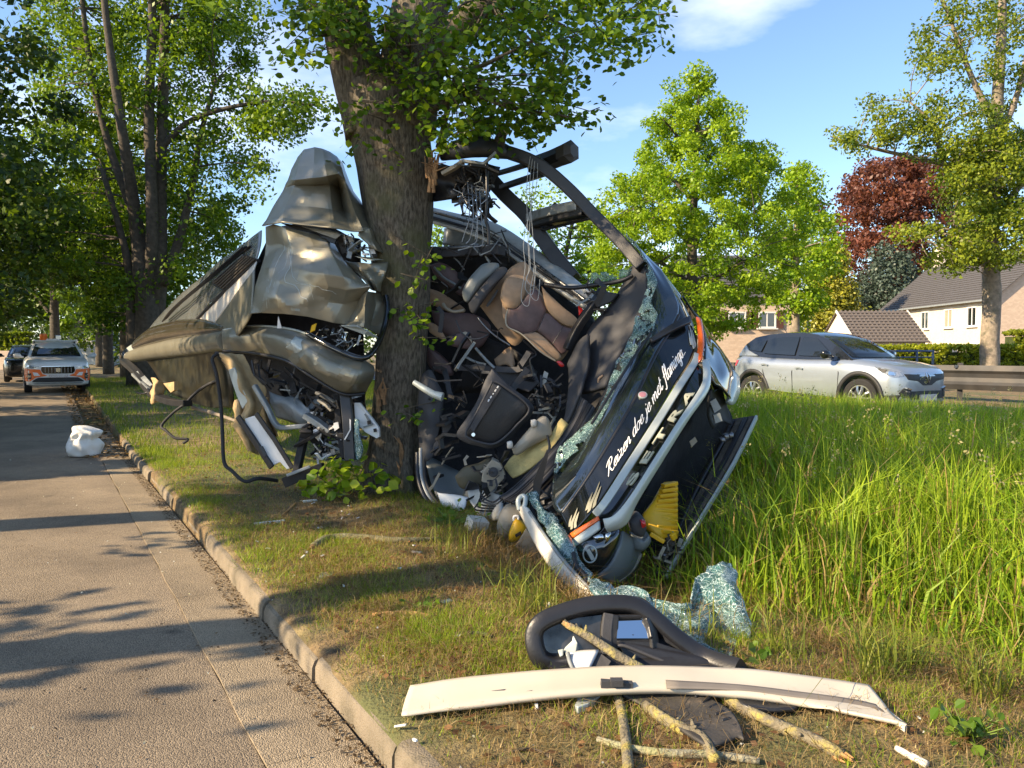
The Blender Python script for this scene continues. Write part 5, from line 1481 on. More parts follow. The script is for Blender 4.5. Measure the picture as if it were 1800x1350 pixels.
beam("splintered_lath", [(812, 283, 7.8), (850, 288, 7.78), (872, 268, 7.78)], .05, .03, MAT['greymetal'], WR)
scrap("hanging_wires", [(800, 285), (862, 290), (866, 370), (840, 385), (808, 365)], 70, 7.7, 8.15, .08, .3, ['black', 'dark', 'black', 'steel', 'rubber'], 12, (.006, .022), .5)
scrap("hanging_wires", [(826, 310), (850, 320), (845, 410), (815, 415), (820, 360)], 34, 7.65, 7.95, .06, .28, ['steel', 'greymetal', 'black'], 13, (.003, .007), .1)
rod("hanging_strap", [(855, 290, 7.75), (856, 340, 7.7), (854, 385, 7.7), (858, 400, 7.7), (859, 430, 7.7)], .016, blk, WR)
for k in range(4):
    x0 = 822 + k * 7
    rod("wire", [(x0, 320 + 5 * k, 7.7), (x0 + 3, 380, 7.66), (x0 - 6 + 4 * k, 412 + 5 * k, 7.66), (x0 - 10, 425 + 3 * k, 7.66)], .005, MAT['steel'], WR, n=5)
for k, (xa, xb, ye) in enumerate(((932, 928, 505), (936, 937, 515), (940, 930, 490), (945, 921, 525))):
    rod("white_wire", [(xa, 275 + 4 * k, 7.72), (xa - 6 + k, 330, 7.66), (xb, 420, 7.6), (xb + 2, 470, 7.58), (xb - 5, ye, 7.56), (xb + 8, ye + 12, 7.56), (xb + 12, ye - 24, 7.58)], .0032, MAT['rail'], WR, n=5)
# ceiling rails running back inside
patch("luggage_rail", [[(752, 366, 9.3), (800, 378, 9.2), (850, 388, 9.0), (900, 412, 8.9), (990, 478, 8.3), (1046, 524, 7.9)], [(752, 376, 9.1), (800, 388, 9.0), (850, 402, 8.8), (900, 430, 8.7), (985, 492, 8.1), (1040, 534, 7.75)], [(752, 388, 9.05), (800, 402, 8.95), (845, 418, 8.75), (890, 446, 8.6), (975, 508, 8.0), (1028, 542, 7.7)]], MAT['rail'], WR, 5, 4, thick=.05)
for o_, m_ in ((0, 'steel'), (11, 'black'), (20, 'cream')):
    rod("luggage_rail_edge", [(752, 370 + o_ * .9, 9.0), (840, 396 + o_, 8.72), (895, 430 + o_ * .9, 8.6), (980, 492 + o_ * .7, 8.0), (1036, 533 + o_ * .4, 7.68)], .018, MAT[m_], WR, n=6)
patch("panel_grey", [[(782, 402, 9.25), (830, 402, 9.15), (870, 424, 9.0)], [(778, 430, 9.2), (830, 436, 9.1), (880, 446, 8.95)]], MAT['greymetal'], WR, 4, 4, thick=.03)
frame_beam([(768, 446, 8.6), (820, 443, 8.5), (882, 440, 8.3)], .18, .11, MAT['softgrey'], "parcel_shelf")
frame_beam([(772, 437, 8.5), (880, 431, 8.25)], .04, .03, MAT['steel'], "shelf_edge")
scrap("torn_trim", [(770, 425), (890, 425), (890, 455), (780, 460)], 26, 8.1, 8.6, .1, .4, ['black', 'dark', 'greymetal'], 15, (.006, .016))
# seats
scrap("cabin_debris", [(760, 460), (880, 450), (1000, 540), (1010, 600), (900, 640), (800, 640), (755, 560)], 16, 8.15, 8.7, .08, .35, ['black', 'dark', 'softgrey', 'dark', 'leather'], 61, (.006, .03), .7)
scrap("cabin_debris", [(760, 600), (900, 620), (1000, 640), (1000, 720), (940, 740), (830, 660), (770, 700)], 18, 7.4, 8.1, .08, .38, ['black', 'dark', 'softgrey', 'dark', 'black', 'shell'], 62, (.006, .03), .75)
scrap("cabin_debris", [(750, 780), (830, 790), (900, 840), (900, 900), (820, 900), (770, 880)], 16, 6.9, 7.5, .06, .3, ['black', 'dark', 'softgrey', 'black', 'dark', 'beige'], 63, (.005, .025), .75)
for k in range(16):
    x0, y0 = RD.uniform(770, 980), RD.uniform(470, 860)
    pts_ = [(x0, y0, 7.5 + RD.uniform(-.2, .5))]
    for _ in range(4):
        pts_.append((pts_[-1][0] + RD.uniform(-22, 26), pts_[-1][1] + RD.uniform(-12, 34), pts_[-1][2] + RD.uniform(-.08, .08)))
    rod("loose_cable", pts_, RD.uniform(.004, .010), MAT[RD.choice(['black', 'rubber', 'black', 'shell', 'black'])], WR, n=5)
lea, tan = MAT['leather'], MAT['tan']
def seat_group(name, pieces, rods=(), label=None):
    """first piece is the seat shell, the rest are its upholstery"""
    base = None
    for nm, outline, m_, bl_, bk in pieces:
        o = dome(nm, outline, m_, WR if base is None else base, bl_ * .5, bk, 4)
        if base is None:
            base = o
    for r_ in rods:
        rod("piping", r_[0], r_[1], r_[2], base)
    return base
D = lambda d, *q: [(a_, b_, d) for a_, b_ in q]
seat_group("seat", [("seat", D(8.25, (843, 537), (872, 502), (898, 470), (925, 462), (942, 500), (930, 540), (925, 585), (905, 608), (880, 585)), tan, .05, .12)])
seat_group("seat", [
    ("seat", D(7.98, (884, 510), (893, 486), (918, 485), (945, 506), (966, 538), (1000, 568), (1014, 582), (1002, 612), (986, 634), (970, 632), (940, 606), (900, 580), (884, 555)), tan, .05, .15),
    ("headrest", D(7.9, (879, 522), (884, 500), (894, 487), (918, 491), (926, 500), (922, 521), (909, 541), (892, 543), (884, 535)), tan, .08, .04),
    ("backrest", D(7.88, (893, 543), (909, 542), (925, 521), (942, 508), (957, 536), (959, 548), (943, 581), (918, 586), (893, 574)), lea, .05, .04),
    ("cushion", D(7.85, (945, 582), (960, 550), (988, 572), (1012, 582), (1000, 612), (987, 622), (970, 603)), lea, .045, .04),
    ("bolster", D(7.84, (918, 588), (943, 584), (970, 606), (986, 626), (976, 633), (950, 618)), tan, .035, .04),
    ("bolster", D(7.84, (952, 503), (964, 516), (990, 540), (1014, 560), (1013, 573), (990, 570), (962, 544)), tan, .04, .04)],
    [([(893, 543, 7.83), (889, 560, 7.82), (893, 575, 7.8), (918, 588, 7.78), (950, 618, 7.76), (976, 634, 7.76)], .008, MAT['beige']),
     ([(918, 586, 7.79), (943, 581, 7.78), (959, 549, 7.78)], .004, blk), ([(972, 604, 7.77), (990, 574, 7.77)], .004, blk),
     ([(893, 543, 7.8), (909, 541, 7.78), (925, 521, 7.78)], .005, blk)])
sh = dome("seat_back_shell", D(8.05, (812, 513), (822, 493), (838, 474), (852, 463), (876, 463), (872, 478), (850, 497), (836, 515), (823, 531), (815, 526)), MAT['shell'], WR, .06, .08)
dome("seat_back_pad", D(7.98, (823, 534), (838, 514), (852, 497), (878, 470), (892, 476), (868, 505), (843, 538), (834, 551), (826, 546)), MAT['softgrey'], sh, .05, .05)
prism("pocket_clip", D(8.1, (854, 537), (874, 508), (876, 510), (872, 518), (864, 531), (857, 540)), blk, WR, .02)
rod("chrome_rail", [(840, 558, 8.0), (852, 573, 7.95), (870, 590, 7.92), (896, 607, 7.9)], .011, MAT['steel'], WR)
rod("chrome_rail", [(818, 627, 8.05), (835, 636, 8.0), (854, 641, 7.98)], .014, MAT['greymetal'], WR)
rod("chrome_rail", [(836, 612, 8.0), (852, 630, 7.95), (869, 647, 7.92)], .016, MAT['greymetal'], WR)
seat_group("seat", [("seat", D(8.5, (758, 545), (790, 550), (832, 552), (862, 572), (850, 605), (830, 612), (800, 600), (768, 575)), lea, .06, .1),
                    ("armrest", D(8.2, (783, 603), (795, 592), (815, 582), (826, 586), (831, 603), (823, 613), (800, 610)), lea, .04, .05),
                    ("armrest_cap", D(8.14, (812, 585), (820, 583), (828, 592), (830, 604), (824, 596)), MAT['beige'], .02, .02)],
           [([(779, 534, 8.35), (786, 543, 8.3), (800, 548, 8.28), (817, 545, 8.26)], .018, MAT['beige'])])
seat_group("seat", [("seat", D(8.65, (756, 466), (778, 462), (805, 480), (818, 505), (810, 520), (785, 500), (765, 485)), lea, .05, .1)],
           [([(763, 470, 8.5), (780, 488, 8.45), (797, 498, 8.42), (810, 507, 8.4)], .014, MAT['shell'])])
seat_group("seat", [("seat", D(8.6, (750, 506), (775, 514), (800, 530), (818, 545), (800, 552), (770, 540), (752, 530)), tan, .05, .08)])
seat_group("seat", [("seat", D(8.3, (750, 565), (765, 570), (778, 585), (784, 598), (776, 596), (755, 584)), tan, .03, .06)])
seat_group("seat", [("seat", D(8.45, (752, 610), (770, 620), (790, 640), (795, 660), (770, 655), (752, 640)), lea, .05, .1)])
patch("aisle_floor", [[(838, 585, 8.6), (870, 600, 8.5), (900, 612, 8.3)], [(820, 640, 8.7), (860, 640, 8.5), (930, 640, 8.2)], [(800, 690, 8.8), (850, 690, 8.6), (940, 690, 8.3)]], dark, WR, 3, 3, thick=.04)
patch("brown_panel", [[(868, 632, 8.2), (896, 610, 8.15), (905, 640, 8.1)], [(874, 645, 8.15), (890, 640, 8.1), (902, 648, 8.05)]], tan, WR, 3, 3, crumple=(.02, 6))
frame_beam([(800, 646, 8.05), (860, 648, 8.0), (910, 650, 7.9), (918, 642, 7.88), (933, 619, 7.85)], .09, .06, MAT['softgrey'], "step_edge")
prism("step_box", D(7.95, (850, 652), (905, 652), (935, 640), (948, 672), (930, 690), (880, 672)), MAT['softgrey'], WR, .12, .01)
# gangway panel with its row of small marks
pn = dome("door_panel", D(7.35, (865, 648), (898, 680), (936, 711), (934, 730), (910, 756), (888, 779), (863, 789), (840, 784), (820, 779), (802, 764), (820, 735), (838, 706), (852, 670)), MAT['softgrey'], WR, .05, .12)
dome("panel_inset", D(7.27, (868, 672), (884, 679), (908, 698), (929, 717), (905, 748), (886, 768), (868, 779), (843, 775), (827, 769), (820, 760), (838, 728), (855, 695)), MAT['black'], pn, .015, .02)
rim = [(866, 670, 7.22), (884, 678, 7.22), (930, 716, 7.22), (908, 748, 7.22), (886, 770, 7.22), (866, 781, 7.22), (842, 777, 7.22), (824, 770, 7.22), (819, 760, 7.22), (840, 722, 7.22), (866, 670, 7.22)]
rod("inset_rim", rim, .012, MAT['softgrey'], pn)
prism("name_strip", D(7.2, (867, 674), (881, 682), (858, 718), (843, 742), (832, 760), (826, 752), (842, 720)), MAT['softgrey'], pn, .02)
for i in range(5):
    f = i / 4
    c = P(859 + 16 * f, 704 - 23.5 * f, 7.17)
    vs, fs = box(c, .013 if i != 2 else .010, .006, .026 if i != 2 else .016, tilt=Matrix.Rotation(rad(32), 3, 'Y'))
    MB().add(vs, fs).obj("mark", MAT['letter'], pn, bevel=.003)
rod("lock_button", [(832, 764, 7.2), (832, 764, 7.16)], .018, MAT['chrome'], pn, sm=1)
sv = dome("sun_visor", D(6.9, (900, 790), (922, 764), (945, 738), (957, 732), (965, 738), (970, 758), (966, 768), (936, 784), (908, 801)), MAT['beige'], WR, .05, .05)
for x_, y_ in ((938, 744), (896, 782)):
    dome("hinge", D(6.84, (x_ - 5, y_ - 5), (x_ + 4, y_ - 6), (x_ + 5, y_ + 5), (x_ - 4, y_ + 6)), MAT['cream'], sv, .02)
patch("foam_panel", [[(888, 822, 7.05), (905, 802, 7.05), (940, 782, 7.0), (966, 768, 6.95), (989, 737, 6.95)], [(895, 832, 6.98), (915, 818, 6.95), (945, 796, 6.92), (972, 780, 6.9), (994, 742, 6.9)], [(904, 841, 6.95), (922, 832, 6.92), (952, 810, 6.88), (976, 786, 6.85), (999, 748, 6.88)]], MAT['foam'], WR, 4, 4, crumple=(.01, 6), thick=.05)
rod("black_cord", [(962, 765, 6.8), (966, 785, 6.78), (962, 800, 6.76)], .012, blk, WR)
sb = prism("switch_box", D(6.85, (848, 830), (865, 807), (880, 815), (889, 838), (871, 858), (862, 866), (846, 846)), MAT['beige'], WR, .15, .01)
vs, fs = tube(PP([(867, 830, 6.87), (867, 830, 6.80)]), .045, 14); mesh("socket", vs, fs, blk, sb)
vs, fs = tube(PP([(867, 831, 6.80), (867, 831, 6.785)]), .03, 14); mesh("socket_core", vs, fs, MAT['softgrey'], sb)
scrap("dash_debris", [(850, 800), (890, 800), (900, 850), (870, 870), (840, 850)], 22, 6.7, 7.0, .04, .18, ['black', 'dark', 'softgrey', 'black', 'beige'], 17, (.006, .02))
scrap("dash_debris", [(930, 680), (975, 660), (990, 720), (960, 750), (940, 730)], 26, 7.0, 7.4, .05, .25, ['black', 'softgrey', 'shell', 'dark', 'black'], 18, (.008, .028))
scrap("dash_debris", [(752, 640), (800, 650), (830, 720), (790, 800), (745, 760)], 18, 7.5, 8.2, .1, .4, ['black', 'dark', 'softgrey', 'dark'], 19, (.01, .04))
prism("document", D(7.1, (952, 668), (957, 652), (964, 656), (960, 672), (952, 678)), MAT['greymetal'], WR, .01)
dome("red_buckle", D(7.2, (978, 636), (984, 634), (992, 642), (986, 645)), MAT['red'], WR, .01)
prism("red_hammer", D(7.9, (1016, 536), (1022, 530), (1024, 546), (1018, 554)), MAT['red'], WR, .03)
rod("white_lever", [(728, 672, 7.5), (745, 683, 7.45), (762, 693, 7.4), (778, 698, 7.38)], [.028, .034, .036, .045], MAT['silver'], WR)
prism("grey_door_leaf", D(7.6, (776, 735), (784, 728), (794, 750), (760, 800), (762, 782), (778, 760)), MAT['softgrey'], WR, .05, .008)
patch("dark_lining", [[(742, 660, 7.9), (760, 650, 7.85), (785, 700, 7.8)], [(738, 740, 7.8), (755, 740, 7.7), (775, 745, 7.7)], [(736, 800, 7.75), (750, 810, 7.65), (765, 800, 7.65)]], MAT['softgrey'], WR, 4, 4, crumple=(.05, 3), seed=40)
for k in range(3):
    rod("bent_pillar", [(734 + k * 6, 796 - 8 * k, 7.7), (735 + k * 6, 838, 7.6), (746 + k * 7, 872, 7.5), (768 + k * 6, 898 - 2 * k, 7.4)], .028 - .004 * k, [blk, MAT['greymetal'], MAT['rubber']][k], WR)
dome("beige_shell", D(7.5, (800, 838), (815, 822), (840, 815), (862, 806), (868, 830), (850, 852), (828, 862), (808, 856)), M('olive_shell', (.11, .10, .065), .6, var=.3), WR, .05, .03)
patch("bent_lid", [[(770, 866, 7.35), (790, 870, 7.3), (822, 874, 7.2)], [(776, 885, 7.3), (792, 888, 7.25), (816, 892, 7.15)], [(784, 906, 7.25), (794, 905, 7.2), (810, 904, 7.12)]], MAT['white'], WR, 4, 4, crumple=(.02, 6), thick=.015)
patch("inner_cover", [[(825, 862, 7.15), (850, 862, 7.05), (880, 872, 6.8)], [(828, 885, 7.05), (855, 892, 6.95), (885, 895, 6.65)], [(840, 912, 6.95), (862, 918, 6.85), (882, 912, 6.6)]], MAT['rail'], WR, 4, 4, crumple=(.03, 5), thick=.02)
for k in range(5):
    rod("black_cable", [(842 + 5 * k, 858 + 3 * k, 6.9), (850 - 4 * k, 875 + 5 * k, 6.8), (868 + 3 * k, 882 + 4 * k, 6.75), (886, 868 + 6 * k, 6.7)], .008, blk, WR, n=5)
dome("beige_bag", D(6.35, (877, 906), (889, 890), (905, 888), (924, 898), (918, 915), (903, 930), (893, 946), (878, 948), (873, 930)), MAT['beige'], WR, .07, .06)
yl = dome("yellow_lamp_unit", D(6.18, (895, 936), (904, 916), (912, 914), (926, 926), (920, 944), (902, 953), (894, 950)), MAT['yellow'], WR, .04, .05, 2)
prism("label_band", D(6.12, (905, 940), (915, 934), (917, 939), (907, 945)), blk, yl, .006)
vs, fs = tube(curve(PP([(903, 915, 6.2), (904, 908, 6.2), (911, 908, 6.2), (911, 915, 6.2)]), 5), .012, 6); mesh("ring", vs, fs, MAT['white'], yl, smooth_sh=True)
# dashboard cloth panels inside the windscreen
patch("dash_panel", [[(1112, 470, 7.55), (1124, 462, 7.45), (1136, 472, 7.35)], [(1080, 530, 7.6), (1106, 520, 7.45), (1139, 528, 7.25)], [(1034, 585, 7.65), (1070, 590, 7.4), (1116, 582, 7.15)], [(1030, 640, 7.5), (1055, 640, 7.3), (1090, 624, 7.05)], [(1010, 690, 7.3), (1030, 690, 7.1), (1066, 680, 6.85)]], MAT['softgrey'], WR, 5, 5, thick=.04)
patch("dash_panel", [[(1000, 640, 7.5), (1014, 606, 7.5), (1034, 590, 7.45)], [(1000, 690, 7.2), (1020, 660, 7.2), (1034, 640, 7.2)], [(990, 760, 6.95), (1005, 730, 6.95), (1020, 690, 6.95)]], MAT['softgrey'], WR, 4, 4, crumple=(.02, 4), thick=.03)
rod("dash_seam", [(1036, 590, 7.4), (1033, 620, 7.3), (1030, 648, 7.2)], .008, blk, WR)
frame_beam([(1060, 508, 7.6), (1040, 540, 7.55), (1014, 578, 7.6), (996, 615, 7.6)], .09, .07, blk, "grab_pillar")
rod("wiper_linkage", [(958, 500, 7.7), (1000, 506, 7.6), (1040, 502, 7.55), (1090, 494, 7.45), (1112, 484, 7.4)], .022, blk, WR)
prism("mirror_arm_base", D(7.5, (1040, 528), (1062, 512), (1090, 516), (1078, 530), (1050, 542)), blk, WR, .10, .015)
scrap("dash_debris", [(1020, 500), (1070, 505), (1070, 540), (1030, 545)], 18, 7.5, 7.8, .08, .3, ['black', 'softgrey', 'greymetal'], 23, (.008, .024))
vs, fs = tube(curve(PP([(1060, 660, 7.0), (1052, 668, 7.0), (1058, 682, 7.0), (1070, 676, 7.0), (1074, 664, 7.0)]), 5), .012, 6); mesh("steering_ring", vs, fs, MAT['tan'], WR, smooth_sh=True)

# ---- the front face
RA = [(955, 858, 5.92), (1000, 800, 5.98), (1040, 728, 6.12), (1082, 650, 6.42), (1112, 588, 6.72), (1134, 530, 6.98), (1140, 480, 7.2), (1112, 428, 7.5)]
RB = [(985, 905, 5.66), (1030, 842, 5.7), (1078, 765, 5.86), (1120, 690, 6.14), (1152, 620, 6.46), (1182, 572, 6.76), (1192, 535, 6.98), (1160, 472, 7.34)]
RC = [(1004, 942, 5.5), (1046, 893, 5.52), (1098, 815, 5.66), (1146, 740, 5.9), (1188, 672, 6.2), (1214, 630, 6.5), (1222, 590, 6.76), (1196, 520, 7.22)]
# lower windscreen, dark panel, bands
def sub(a_, b_, f):
    return [tuple(x + (y - x) * f for x, y in zip(p, q)) for p, q in zip(a_, b_)]
patch("windscreen_base", [[(975, 822, 6.1), (1020, 764, 6.2), (1067, 682, 6.45), (1096, 620, 6.75), (1123, 562, 6.95), (1138, 512, 7.1), (1134, 455, 7.3), (1100, 412, 7.55)], sub(RA, RB, .55), RB], MAT['windglass'], WR, 5, 5, thick=.015)
front = [RB, sub(RB, RC, .5), RC]
fg = grid(front, 8, 6, .5)
vs, fs = grid_faces(fg); mesh("front_panel", vs, fs, gls, WR, smooth_sh=True, thick=.012)
def on_grid(g, u, v):
    """point and outward normal at fractions along a panel's rows (u) and across them (v)"""
    nr_, nc_ = len(g), len(g[0])
    a_, b_ = min(max(u, 0), .999) * (nc_ - 1), min(max(v, 0), .999) * (nr_ - 1)
    j, i = int(a_), int(b_)
    fa, fb = a_ - j, b_ - i
    p = (g[i][j] * (1 - fa) + g[i][j + 1] * fa) * (1 - fb) + (g[i + 1][j] * (1 - fa) + g[i + 1][j + 1] * fa) * fb
    n_ = (g[i][j + 1] - g[i][j]).cross(g[i + 1][j] - g[i][j]).normalized()
    if n_.dot(p - Vector((0, 0, CAM_H))) > 0:
        n_ = -n_
    return p, n_
def lettering(name, text, g, u0, u1, v_base, v_top, m, parent, shear=0., bold=0., space=1., depth=.004, each=False, lift=.010):
    """lettering laid on a curved panel; each=True makes every letter its own part"""
    runs = [text]
    cu = bpy.data.curves.new("t", 'FONT'); cu.body = text; cu.shear = shear; cu.offset = bold; cu.space_character = space
    cu.resolution_u = 4
    ob = bpy.data.objects.new("t", cu); COL.objects.link(ob)
    dg = bpy.context.evaluated_depsgraph_get(); dg.update()
    me = ob.evaluated_get(dg).to_mesh()
    b = bmesh.new(); b.from_mesh(me)
    ob.evaluated_get(dg).to_mesh_clear(); bpy.data.objects.remove(ob)
    bmesh.ops.triangulate(b, faces=b.faces)
    xs = [v.co.x for v in b.verts]
    x0, x1 = min(xs), max(xs)
    for k_ in range(1, 48):
        bmesh.ops.bisect_plane(b, geom=list(b.verts) + list(b.edges) + list(b.faces), plane_co=(x0 + (x1 - x0) * k_ / 48, 0, 0), plane_no=(1, 0, 0))
    for k_ in range(1, 6):
        bmesh.ops.bisect_plane(b, geom=list(b.verts) + list(b.edges) + list(b.faces), plane_co=(0, .7 * k_ / 6, 0), plane_no=(0, 1, 0))
    cap = .70
    ext = bmesh.ops.extrude_face_region(b, geom=list(b.faces))
    top = {e for e in ext['geom'] if isinstance(e, bmesh.types.BMVert)}
    for v in b.verts:
        u = u0 + (u1 - u0) * (v.co.x - x0) / (x1 - x0)
        w = v_base + (v_top - v_base) * v.co.y / cap
        p, n_ = on_grid(g, u, w)
        v.co = p + n_ * (lift + (depth if v in top else 0))
    bmesh.ops.recalc_face_normals(b, faces=b.faces)
    if not each:
        parts = [list(b.faces)]
    else:
        seen, parts = set(), []
        for f in b.faces:
            if f in seen: continue
            st_, isl = [f], []
            seen.add(f)
            while st_:
                q = st_.pop(); isl.append(q)
                for e in q.edges:
                    for h in e.link_faces:
                        if h not in seen:
                            seen.add(h); st_.append(h)
            parts.append(isl)
    for isl in parts:
        ids, vs, fs = {}, [], []
        for f in isl:
            r_ = []
            for v in f.verts:
                if v not in ids:
                    ids[v] = len(vs); vs.append(v.co.copy())
                r_.append(ids[v])
            fs.append(r_)
        mesh(name, vs, fs, m, parent)
    b.free()
fp = [o for o in WR.children if o.name.startswith("front_panel")][0]
GLYPH = {
 'R': (.70, [[(.14, 0), (.22, .4), (.30, .9)], [(.0, .70), (.16, .92), (.46, .94), (.56, .76), (.44, .56), (.2, .47)], [(.28, .5), (.42, .2), (.58, 0), (.72, .06)]]),
 'e': (.37, [[(.0, .17), (.25, .28), (.33, .4), (.22, .47), (.07, .33), (.06, .14), (.16, 0), (.3, .05), (.42, .17)]]),
 'i': (.21, [[(.06, .45), (.03, .15), (.09, 0), (.24, .14)], [(.14, .60), (.15, .68)]]),
 'z': (.38, [[(.02, .40), (.14, .45), (.31, .42)], [(.31, .42), (.18, .22), (.03, .02)], [(.03, .02), (.18, .06), (.28, .0), (.40, .10)]]),
 'n': (.42, [[(.04, .45), (.04, .2), (.05, 0)], [(.05, .18), (.2, .45), (.30, .38), (.27, .1), (.33, 0), (.44, .13)]]),
 'd': (.44, [[(.33, .38), (.2, .47), (.05, .3), (.05, .08), (.15, 0), (.3, .2), (.41, .95)], [(.41, .93), (.32, .15), (.37, 0), (.47, .13)]]),
 'o': (.40, [[(.2, .46), (.05, .3), (.06, .06), (.2, 0), (.32, .18), (.29, .4), (.2, .46)], [(.29, .4), (.44, .36)]]),
 'j': (.24, [[(.14, .45), (.12, .1), (.04, -.28), (-.1, -.30), (-.06, -.16), (.27, .14)], [(.2, .60), (.21, .68)]]),
 'm': (.60, [[(.04, .45), (.04, .2), (.05, 0)], [(.05, .18), (.18, .45), (.27, .38), (.25, .02)], [(.26, .18), (.38, .45), (.48, .38), (.46, .1), (.51, 0), (.62, .13)]]),
 't': (.27, [[(.18, .78), (.08, .2), (.13, 0), (.29, .13)], [(-.02, .49), (.30, .53)]]),
 'f': (.30, [[(.38, .82), (.32, .96), (.23, .7), (.13, 0), (.03, -.32), (-.08, -.22)], [(.02, .42), (.34, .46)]]),
 'l': (.25, [[(.08, .18), (.27, .78), (.24, .95), (.15, .75), (.08, .15), (.13, 0), (.27, .13)]]),
 'a': (.44, [[(.32, .40), (.18, .46), (.04, .28), (.06, .04), (.18, 0), (.3, .2), (.35, .45)], [(.35, .45), (.31, .1), (.36, 0), (.47, .13)]]),
 'g': (.42, [[(.32, .40), (.18, .46), (.04, .28), (.06, .04), (.18, 0), (.3, .2), (.35, .45)], [(.35, .45), (.30, 0), (.20, -.30), (.04, -.30), (.06, -.16), (.45, .13)]]),
 '.': (.17, [[(.04, .0), (.05, .06)]])}
def brush_script(name, text, g, u0, u1, v_base, v_x, m, parent, wid=.10, slant=.30):
    """brush lettering laid on a curved panel; v_x is where the tops of the small letters reach"""
    x, runs = 0.0, []
    for ch in text:
        if ch == ' ':
            x += .26; continue
        w, ss = GLYPH[ch]
        for s_ in ss:
            runs.append([Vector((x + a_ + slant * b_, b_, 0)) for a_, b_ in s_])
        x += w
    b = MB()
    for k, r_ in enumerate(runs):
        c = curve(r_, 4)
        n = len(c)
        L, Rr = [], []
        for i, p in enumerate(c):
            t_ = (c[min(i + 1, n - 1)] - c[max(i - 1, 0)]).normalized()
            nn = Vector((-t_.y, t_.x, 0))
            w = wid * .5 * (.75 + .5 * abs(t_.y)) * (1 if 0 < i < n - 1 else .6)
            L.append(p + nn * w); Rr.append(p - nn * w)
        vs, fs = [], []
        for e, lift in ((0, 0), (1, .003)):
            for q in L + Rr:
                p, n_ = on_grid(g, u0 + (u1 - u0) * q.x / x, v_base + (v_x - v_base) * q.y / .46)
                vs.append(p + n_ * (.010 + lift + .00035 * (k % 7) * e))
        m2 = 2 * n
        for i in range(n - 1):
            fs.append([m2 + i, m2 + i + 1, m2 + n + i + 1, m2 + n + i])
            fs.append([i, n + i, n + i + 1, i + 1])
            fs.append([i, i + 1, m2 + i + 1, m2 + i]); fs.append([n + i, m2 + n + i, m2 + n + i + 1, n + i + 1])
        b.add(vs, fs)
    o = b.obj(name, m, parent)
    bb = bmesh.new(); bb.from_mesh(o.data); bmesh.ops.recalc_face_normals(bb, faces=bb.faces); bb.to_mesh(o.data); bb.free()
brush_script("slogan", "Reizen doe je met flamingo...", fg, .215, .70, .74, .58, MAT['letter'], fp, wid=.058)
def swan(u0, u1, v0, v1, m):
    """three stacked wing strokes of the operator's emblem"""
    strokes = [[(0, .1), (.25, .55), (.6, .75), (1, 1), (.7, .6), (.4, .35), (.2, 0)], [(.3, -.1), (.45, .3), (.75, .55), (1, .62), (.8, .35), (.6, .1), (.5, -.25)], [(-.05, .45), (.2, .8), (.55, 1.0), (.35, .7), (.12, .35)]]
    b = MB()
    for s_ in strokes:
        out = []
        s2 = [Vector((x, y, 0)) for x, y in s_]
        s2 = curve(s2 + [s2[0]], 3)[:-1]
        for q in s2:
            p, n_ = on_grid(fg, u0 + (u1 - u0) * q.x, v0 + (v1 - v0) * q.y)
            out.append(p + n_ * .011)
        p, n_ = on_grid(fg, (u0 + u1) / 2, (v0 + v1) / 2)
        vs, fs = prism_geo(out, .006, n_)
        b.add(vs, fs)
    o = b.obj("emblem", m, fp)
    bb = bmesh.new(); bb.from_mesh(o.data); bmesh.ops.recalc_face_normals(bb, faces=bb.faces); bb.to_mesh(o.data); bb.free()
swan(.11, .19, .93, .58, MAT['palegold'])
swan(.02, .085, .86, .48, MAT['palegold'])
swan(.76, .84, .96, .55, MAT['silver'])
swan(.855, .93, .85, .45, MAT['silver'])
p, n_ = on_grid(fg, .44, .28)
vs, fs = tube([p + n_ * .008, p + n_ * .02], .036, 20); em = mesh("round_badge", vs, fs, MAT['silver'], fp)
vs, fs = tube([p + n_ * .02, p + n_ * .024], .028, 20); mesh("badge_centre", vs, fs, M("rose_badge", (.45, .2, .22), .3), fp)
rod("panel_gap", [on_grid(fg, u, .06)[0] + Vector((0, -.004, 0)) for u in np.linspace(.02, .8, 9)], .012, blk, WR)
rod("panel_gap", [on_grid(fg, .845 - .05 * w, w)[0] + Vector((0, -.004, 0)) for w in np.linspace(0, .9, 6)], .004, dark, WR, n=5)
# grille with its chrome letters between two silver bands
GA = [(1016, 948, 5.46), (1060, 900, 5.46), (1112, 820, 5.6), (1160, 745, 5.84), (1200, 680, 6.14), (1226, 640, 6.44)]
GB = [(1052, 942, 5.36), (1090, 896, 5.38), (1140, 822, 5.5), (1186, 752, 5.72), (1222, 700, 6.0), (1240, 655, 6.34)]
gg = grid([GA, sub(GA, GB, .5), GB], 8, 5)
vs, fs = grid_faces(gg); gp = mesh("grille_panel", vs, fs, gls, WR, smooth_sh=True, thick=.012)
lettering("letter", "SETRA", gg, .31, .81, .84, .46, MAT['letterchrome'], gp, bold=.03, space=1.55, depth=.010, each=True, lift=.020)
band1 = [(1046, 905, 5.44), (1066, 880, 5.42), (1110, 812, 5.54), (1155, 742, 5.78), (1196, 676, 6.08), (1221, 638, 6.4), (1226, 622, 6.5)]
beam("silver_band", band1, .022, .058, MAT['silver'], WR, 5, .006)
